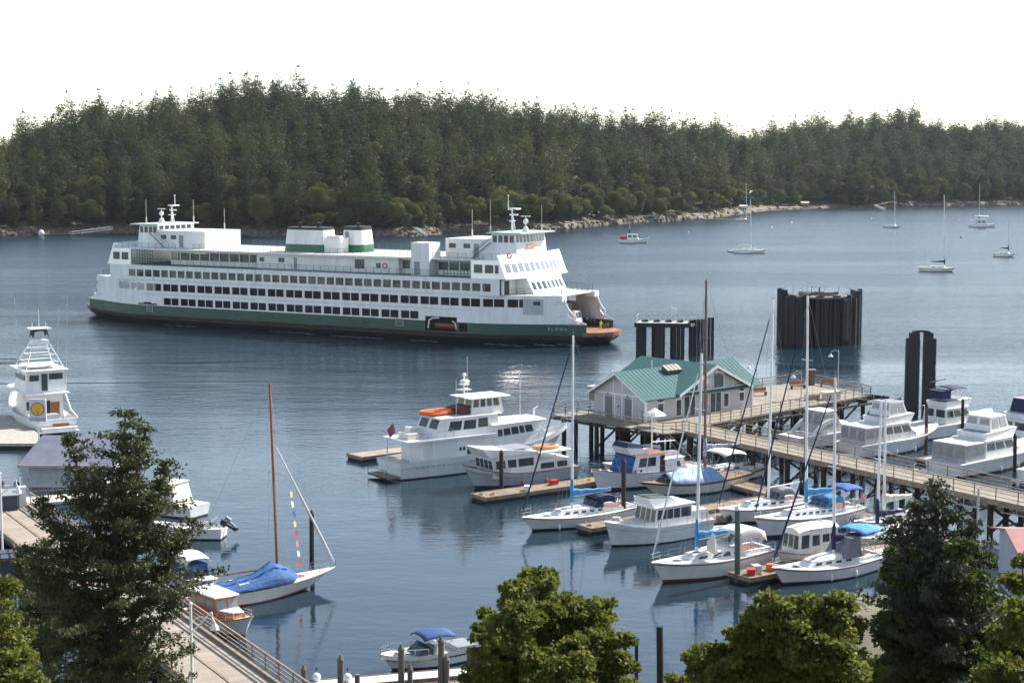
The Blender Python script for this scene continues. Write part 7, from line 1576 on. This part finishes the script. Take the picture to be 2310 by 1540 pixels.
# shore rocks, countless: one object
mb = MB()
for k in range(900):
    px = random.uniform(-40, 2350); v = random.uniform(.3, 6) if random.random() < .8 else random.uniform(4, 12); p = shore(px, v, 0); s = random.uniform(.4, 1.5)*(1.5 if random.random() < .12 else 1)
    if 1660 < px < 1900 and random.random() < .8: continue
    n = 6; rr = []
    for z_, q in ((-.5, .9), (.15, 1), (.55, .55)): rr.append([(p.x+s*q*math.cos(2*PI*i/n)*random.uniform(.8, 1.35), p.y+s*q*math.sin(2*PI*i/n)*random.uniform(.7, 1.1), p.z+s*z_*random.uniform(.8, 1.1)) for i in range(n)])
    mb.loft(rr)
tag(mb.build('shore_rocks', mat('shore_rock', (.16, .125, .09), .9, var=.3, scale=.35, bump=.5, col2=(.05, .04, .035))), 'broken brown rocks heaped all along the far waterline', 'rocks', None, 'stuff')
# foam along the ferry
FOAM = mat('foam_white', (.55, .66, .64), .7)
def foam(pts, w): 
    b = MB(); L_ = []
    for i, (x, y) in enumerate(pts): L_.append([fw(x, y-w*random.uniform(.3, 1), 1.094), fw(x, y+w*random.uniform(.3, 1), 1.094)])
    b.loft(L_, closed=False, caps=False); return b
bfo = MB()
for (xa, xb_, yo, w_) in ((-6, 4, -11.6, .10), (8, 19, -12.4, .1), (24, 30, -11.8, .09), (38, 46, -10.6, .10), (-30, -22, -12, .07), (49, 53.5, -5.5, .5), (46, 50, -7.6, .2)):
    for rep in range(2):
        n_ = 14; pts = [(xa+(xb_-xa)*i/n_, yo+.35*math.sin(i*1.3+rep*2)+.5*rep*random.random()) for i in range(n_+1)]; f_ = foam(pts, w_); k0 = len(bfo.v); bfo.v += f_.v; bfo.f += [tuple(a+k0 for a in q) for q in f_.f]; bfo.mi += f_.mi
tag(bfo.build('foam', FOAM), 'thin white foam lines along the ferry hull', 'foam', None, 'stuff')
# ================================================================ NEAR HILLSIDE AND FOREGROUND TREES
def nearz(x, y):
    sh = 90+31*(lambda t: t*t*(3-2*t))(min(1, max(0, (x-15)/9.)))
    if x < -24: sh = 90
    d = sh-y
    if d < 0: return max(-2, d*.25)
    return min(26.5, .2+d*.09+max(0, d-25)*.30+max(0, d-60)*.12)
mb = MB(); rows = []
for i in range(56):
    x = -110+4*i; rows.append([(x, y_, nearz(x, y_)+.5*math.sin(x*.31+y_*.17)*(1 if nearz(x, y_) > 1 else .2)) for y_ in list(range(-40, 136, 4))])
mb.loft(rows, closed=False, caps=False)
tag(mb.build('near_hillside', mat('near_ground', (.10, .10, .05), .95, var=.3, scale=.3, col2=(.16, .13, .09), bump=.5), smooth=True), kind='structure')
b = MB()
for k in range(170):
    p = G(random.uniform(1890, 2070), random.uniform(1345, 1430), .4); s = random.uniform(.15, .62); rr = []
    for z_, q in ((-.4, .9), (.2, 1), (.55, .5)): rr.append([(p.x+s*q*math.cos(2*PI*i/7)*random.uniform(.8, 1.2), p.y+s*q*math.sin(2*PI*i/7)*random.uniform(.8, 1.2), p.z+s*z_) for i in range(7)])
    b.loft(rr)
tag(b.build('beach_rocks', mat('pale_beach_rock', (.20, .18, .13), .9, var=.25, scale=1, bump=.6, col2=(.08, .09, .035))), 'pale and mossy rocks on the little beach between the maples', 'rocks', None, 'stuff')
FIRN = leafmat('near_fir_needles', (.036, .048, .02), (.092, .104, .038), (.16, .15, .05), trans=.18, objrand=0, scale=.9, spec=.2)
FIRG = leafmat('near_fir_needles_grey', (.04, .055, .03), (.08, .10, .055), (.10, .115, .06), trans=.18, objrand=0, scale=.9, spec=.2)
MAPLE = leafmat('maple_leaves', (.045, .075, .016), (.19, .20, .036), (.44, .34, .07), trans=.45, objrand=0, scale=1.6, rough=.6, spec=.2)
MAPLED = leafmat('dark_maple_leaves', (.03, .055, .014), (.08, .115, .025), (.18, .16, .035), trans=.35, objrand=0, scale=1.6, rough=.6, spec=.2)
YELG = leafmat('yellow_green_leaves', (.07, .09, .018), (.16, .17, .03), (.26, .23, .05), trans=.35, objrand=0, scale=.6, rough=.6, spec=.2)
def near_fir(name, label, base, leaders, mat_, dens=1., low=.2, seed=3):
    """leaders: (top point, start fraction on trunk, crown radius, height covered)"""
    r = np.random.default_rng(seed); base = Vector(base); root = thing(name, label, 'tree', base, 0)
    trunk = MB(); C = []; S = []; main = Vector(leaders[0][0])-base
    trunk.tube((0, 0, -2), main*.55, .30, .17, n=9).tube(main*.55, main*.98, .17, .03, n=7)
    limbs = 0
    for li, (top, f0, Rr, zmin) in enumerate(leaders):
        top = Vector(top)-base; st = main*f0 if li else Vector((0, 0, 0))
        if li:
            mid = st.lerp(top, .5)+Vector((0, 0, -.4)); trunk.tube(st, mid, .12, .08, n=6).tube(mid, top, .08, .02, n=6)
        H = top.z; z = H-.15
        while z > zmin:
            f = (H-z)/(H-zmin); rad = Rr*min(1, f*1.9+.06)**.85*(1-.25*max(0, f-.75)/.25)
            # axis point at height z
            if li == 0: ax = main*(z/main.z)
            else: t = (z-st.z)/(top.z-st.z); ax = st.lerp(top, max(0, t)); 
            if li and t < .15: break
            nb = int(r.integers(4, 7))
            for b_ in range(nb):
                a = r.uniform(0, 2*PI); l = max(.25, rad*r.uniform(.45, 1.12)); tip = ax+Vector((math.cos(a)*l, math.sin(a)*l, l*r.uniform(-.15, .3)))
                if limbs < 170 and l > .9: trunk.tube(ax-Vector((0, 0, .12*l)), ax.lerp(tip, .8), .045, .012, n=4, cap=False); limbs += 1
                m = max(3, int(l/.10*dens))
                for q in range(m):
                    g = (q+r.uniform())/m
                    if g < .18 and r.uniform() < .6: continue
                    w = .12+.26*min(1, (1-abs(g-.55)*1.2))*min(1, l/1.5); p = ax.lerp(tip, g); p.z += .22*l*(g**2)-.10*l*g
                    for e in range(5): C.append((p.x+r.normal()*w*.62, p.y+r.normal()*w*.62, p.z+.03-abs(r.normal())*w*.28)); S.append(r.uniform(.10, .19))
            z -= r.uniform(.22, .42)*(1+.5*f)
    trunk.build('trunk', BARK, root, smooth=True)
    me = clumps_mesh('crown', np.array(C), np.array(S), [mat_], None, flat=.8); o = bpy.data.objects.new('crown', me); COL.objects.link(o); o.parent = root
    print(name, len(me.polygons)); return root
def atz(px, py, D): return atD(px, py, D)
D = 60.
near_fir('fir_tree', 'tall dark green fir in front of the promenade, largest tree at left', atz(228, 1700, D), [(atz(284, 925, D), 0, 3.7, 1.2), (atz(152, 975, D+.6), .52, 1.25, 4.8), (atz(385, 1035, D-.5), .45, 1.3, 4.5), (atz(438, 1170, D+.3), .3, 1.2, 3.4), (atz(90, 1120, D-.6), .38, 1.4, 3.6), (atz(330, 960, D+.8), .6, .7, 7.5), (atz(60, 1230, D-1), .25, 1.5, 2.0), (atz(410, 1330, D-1), .2, 1.3, 1.5), (atz(150, 1350, D-1.5), .2, 1.6, 1.0)], FIRN, 1.0)
D = 66.
near_fir('fir_tree', 'smaller dark fir left of the tall one', atz(110, 1720, D), [(atz(105, 1215, D), 0, 2.6, 1.5), (atz(40, 1260, D+.5), .4, 1.2, 2.5)], FIRN, .9, seed=5)
D = 55.
near_fir('fir_tree', 'feathery grey-green fir rising through the dark maple at right', atz(2118, 1680, D), [(atz(2112, 1082, D), 0, 2.6, .8), (atz(2012, 1165, D+.4), .5, 1.3, 4.0), (atz(2200, 1170, D), .5, 1.3, 4.0), (atz(2060, 1130, D), .6, 1.0, 5.0)], FIRG, 1.25, seed=9)
def maple(name, label, base, D, blobs, mat_, seed, leaf=.14, dens=1., depth=1.0):
    """a broadleaf tree: trunk and limbs reaching into leafy masses, each a shell of single leaves"""
    r = np.random.default_rng(seed); base = Vector(base); root = thing(name, label, 'tree', base, 0); V = []; trunk = MB(); s = D/FPX
    main = Vector((0, 0, 3.2)); trunk.tube((0, 0, -2), main, .3, .22, n=9)
    Vs = []
    for (px, py, rp) in blobs:
        rad = rp*s*1.02; c = atD(px, py, D+r.normal()*depth)-base; trunk.tube(main, main.lerp(c, .5)+Vector((0, 0, -.3)), .09, .05, n=6).tube(main.lerp(c, .5)+Vector((0, 0, -.3)), c, .05, .015, n=5)
        subs = max(6, int(17*rad*rad)+7)
        for k in range(subs):
            d = r.normal(size=3); d /= np.linalg.norm(d); q = rad*r.uniform(.25, 1.0); cc = np.array(c)+d*q*np.array([1, 1, .9]); sr = rad*r.uniform(.14, .38)+.08
            n = int(200*dens*(sr/.5)**1.6*(.17/leaf)**1.5)+12
            dd = r.normal(size=(n, 3)); dd /= np.linalg.norm(dd, axis=1)[:, None]; dd[:, 2] = np.abs(dd[:, 2])*.9-.25*(r.uniform(size=n) < .5)
            p = cc+dd*sr*r.uniform(.55, 1.08, (n, 1))*np.array([1, 1, .8])
            # leaves droop outward: blade axis mostly down and out
            a = dd*np.array([1, 1, .2])+np.array([0, 0, -.6])+r.normal(size=(n, 3))*.75; a /= np.linalg.norm(a, axis=1)[:, None]
            b_ = r.normal(size=(n, 3)); b_ -= a*(a*b_).sum(1)[:, None]; b_ /= np.linalg.norm(b_, axis=1)[:, None]
            L_ = leaf*r.uniform(.7, 1.35, (n, 1)); W = L_*r.uniform(.3, .5, (n, 1)); Q = np.zeros((n, 4, 3)); fold = np.cross(a, b_)*W*.35
            Q[:, 0] = p; Q[:, 1] = p+a*L_*.55+b_*W+fold; Q[:, 2] = p+a*L_*1.1; Q[:, 3] = p+a*L_*.55-b_*W+fold; Vs.append(Q)
    me = raw_mesh('crown', np.concatenate(Vs), [mat_]); o = bpy.data.objects.new('crown', me); COL.objects.link(o); o.parent = root
    trunk.build('trunk', BARK, root, smooth=True); print(name, len(me.polygons)); return root
D = 50.
maple('maple_tree', 'leafy green maple at the bottom centre, in front of open water', atz(1230, 1800, D), D, [(1215, 1325, 50), (1205, 1300, 28), (1160, 1375, 55), (1270, 1385, 62), (1335, 1395, 55), (1120, 1455, 55), (1215, 1450, 80), (1325, 1475, 80), (1395, 1500, 42), (1095, 1520, 48), (1250, 1545, 100), (1160, 1330, 30), (1390, 1445, 32), (1360, 1370, 26), (1160, 1560, 80), (1360, 1570, 70), (1100, 1385, 14), (1088, 1420, 16), (1290, 1430, 70), (1180, 1500, 90), (1280, 1510, 90), (1340, 1530, 80), (1150, 1420, 60), (1210, 1385, 55)], MAPLE, 21)
maple('maple_tree', 'yellow-tipped maple right of the lone leaning pile', atz(1770, 1800, D+2), D+2, [(1755, 1390, 55), (1700, 1415, 50), (1845, 1395, 62), (1898, 1358, 36), (1800, 1352, 28), (1640, 1470, 62), (1745, 1480, 90), (1865, 1480, 90), (1935, 1500, 55), (1585, 1505, 48), (1540, 1535, 30), (1690, 1560, 90), (1830, 1570, 100), (1600, 1570, 60), (1925, 1420, 30), (1665, 1425, 26), (1800, 1430, 80), (1690, 1500, 80), (1800, 1520, 100), (1900, 1540, 80), (1750, 1440, 60), (1840, 1460, 70), (1640, 1535, 60)], MAPLE, 22)
maple('maple_tree', 'dense dark maple hiding the marina\'s lower right corner', atz(2120, 1800, D+6), D+6, [(2030, 1265, 36), (2170, 1232, 30), (2212, 1252, 36), (2120, 1275, 36), (2035, 1330, 55), (2125, 1330, 92), (2212, 1350, 52), (2070, 1440, 90), (2170, 1450, 92), (2020, 1500, 55), (2230, 1480, 60), (2100, 1560, 110), (2010, 1400, 36), (1990, 1560, 60), (2080, 1290, 70), (2160, 1290, 60), (2060, 1380, 70), (2150, 1400, 80), (2110, 1500, 100), (2040, 1540, 80), (2190, 1530, 90), (2110, 1350, 70)], MAPLED, 23)
maple('maple_tree', 'green maple cut off by the right edge in front of the red-roofed boathouse', atz(2330, 1800, D-2), D-2, [(2296, 1320, 38), (2310, 1390, 60), (2275, 1440, 40), (2320, 1480, 80), (2270, 1525, 62), (2305, 1270, 20), (2230, 1560, 60)], MAPLE, 24)
maple('birch_tree', 'yellow-green birch at the bottom left corner', atz(0, 1800, D-4), D-4, [(12, 1330, 48), (-20, 1400, 60), (35, 1420, 42), (20, 1490, 60), (60, 1530, 40), (-10, 1560, 80)], YELG, 25, leaf=.11, dens=.8)
maple('shrub', 'low twiggy shrub between the central maple and the frame bottom, left side', atz(1070, 1700, 49), 49, [(1085, 1480, 26), (1075, 1530, 40), (1100, 1570, 50)], YELG, 26, leaf=.1, dens=.6)

# ================================================================ HAZE over the bay
hz = MB(); hz.bx(-1100, 1100, -70, 1900, -7.5, 120); ho = hz.build('haze', [], recalc=True)
hm = bpy.data.materials.new("haze_air"); hm.use_nodes = True; nt = hm.node_tree; nt.nodes.remove(nt.nodes['Principled BSDF'])
pv = nt.nodes.new('ShaderNodeVolumePrincipled'); pv.inputs['Color'].default_value = (.78, .87, 1., 1); pv.inputs['Density'].default_value = .00003; pv.inputs['Anisotropy'].default_value = .25
nt.links.new(pv.outputs[0], nt.nodes['Material Output'].inputs['Volume']); ho.data.materials.clear(); ho.data.materials.append(hm)
tag(ho, 'thin pale haze hanging over the whole bay', 'haze', None, 'stuff')
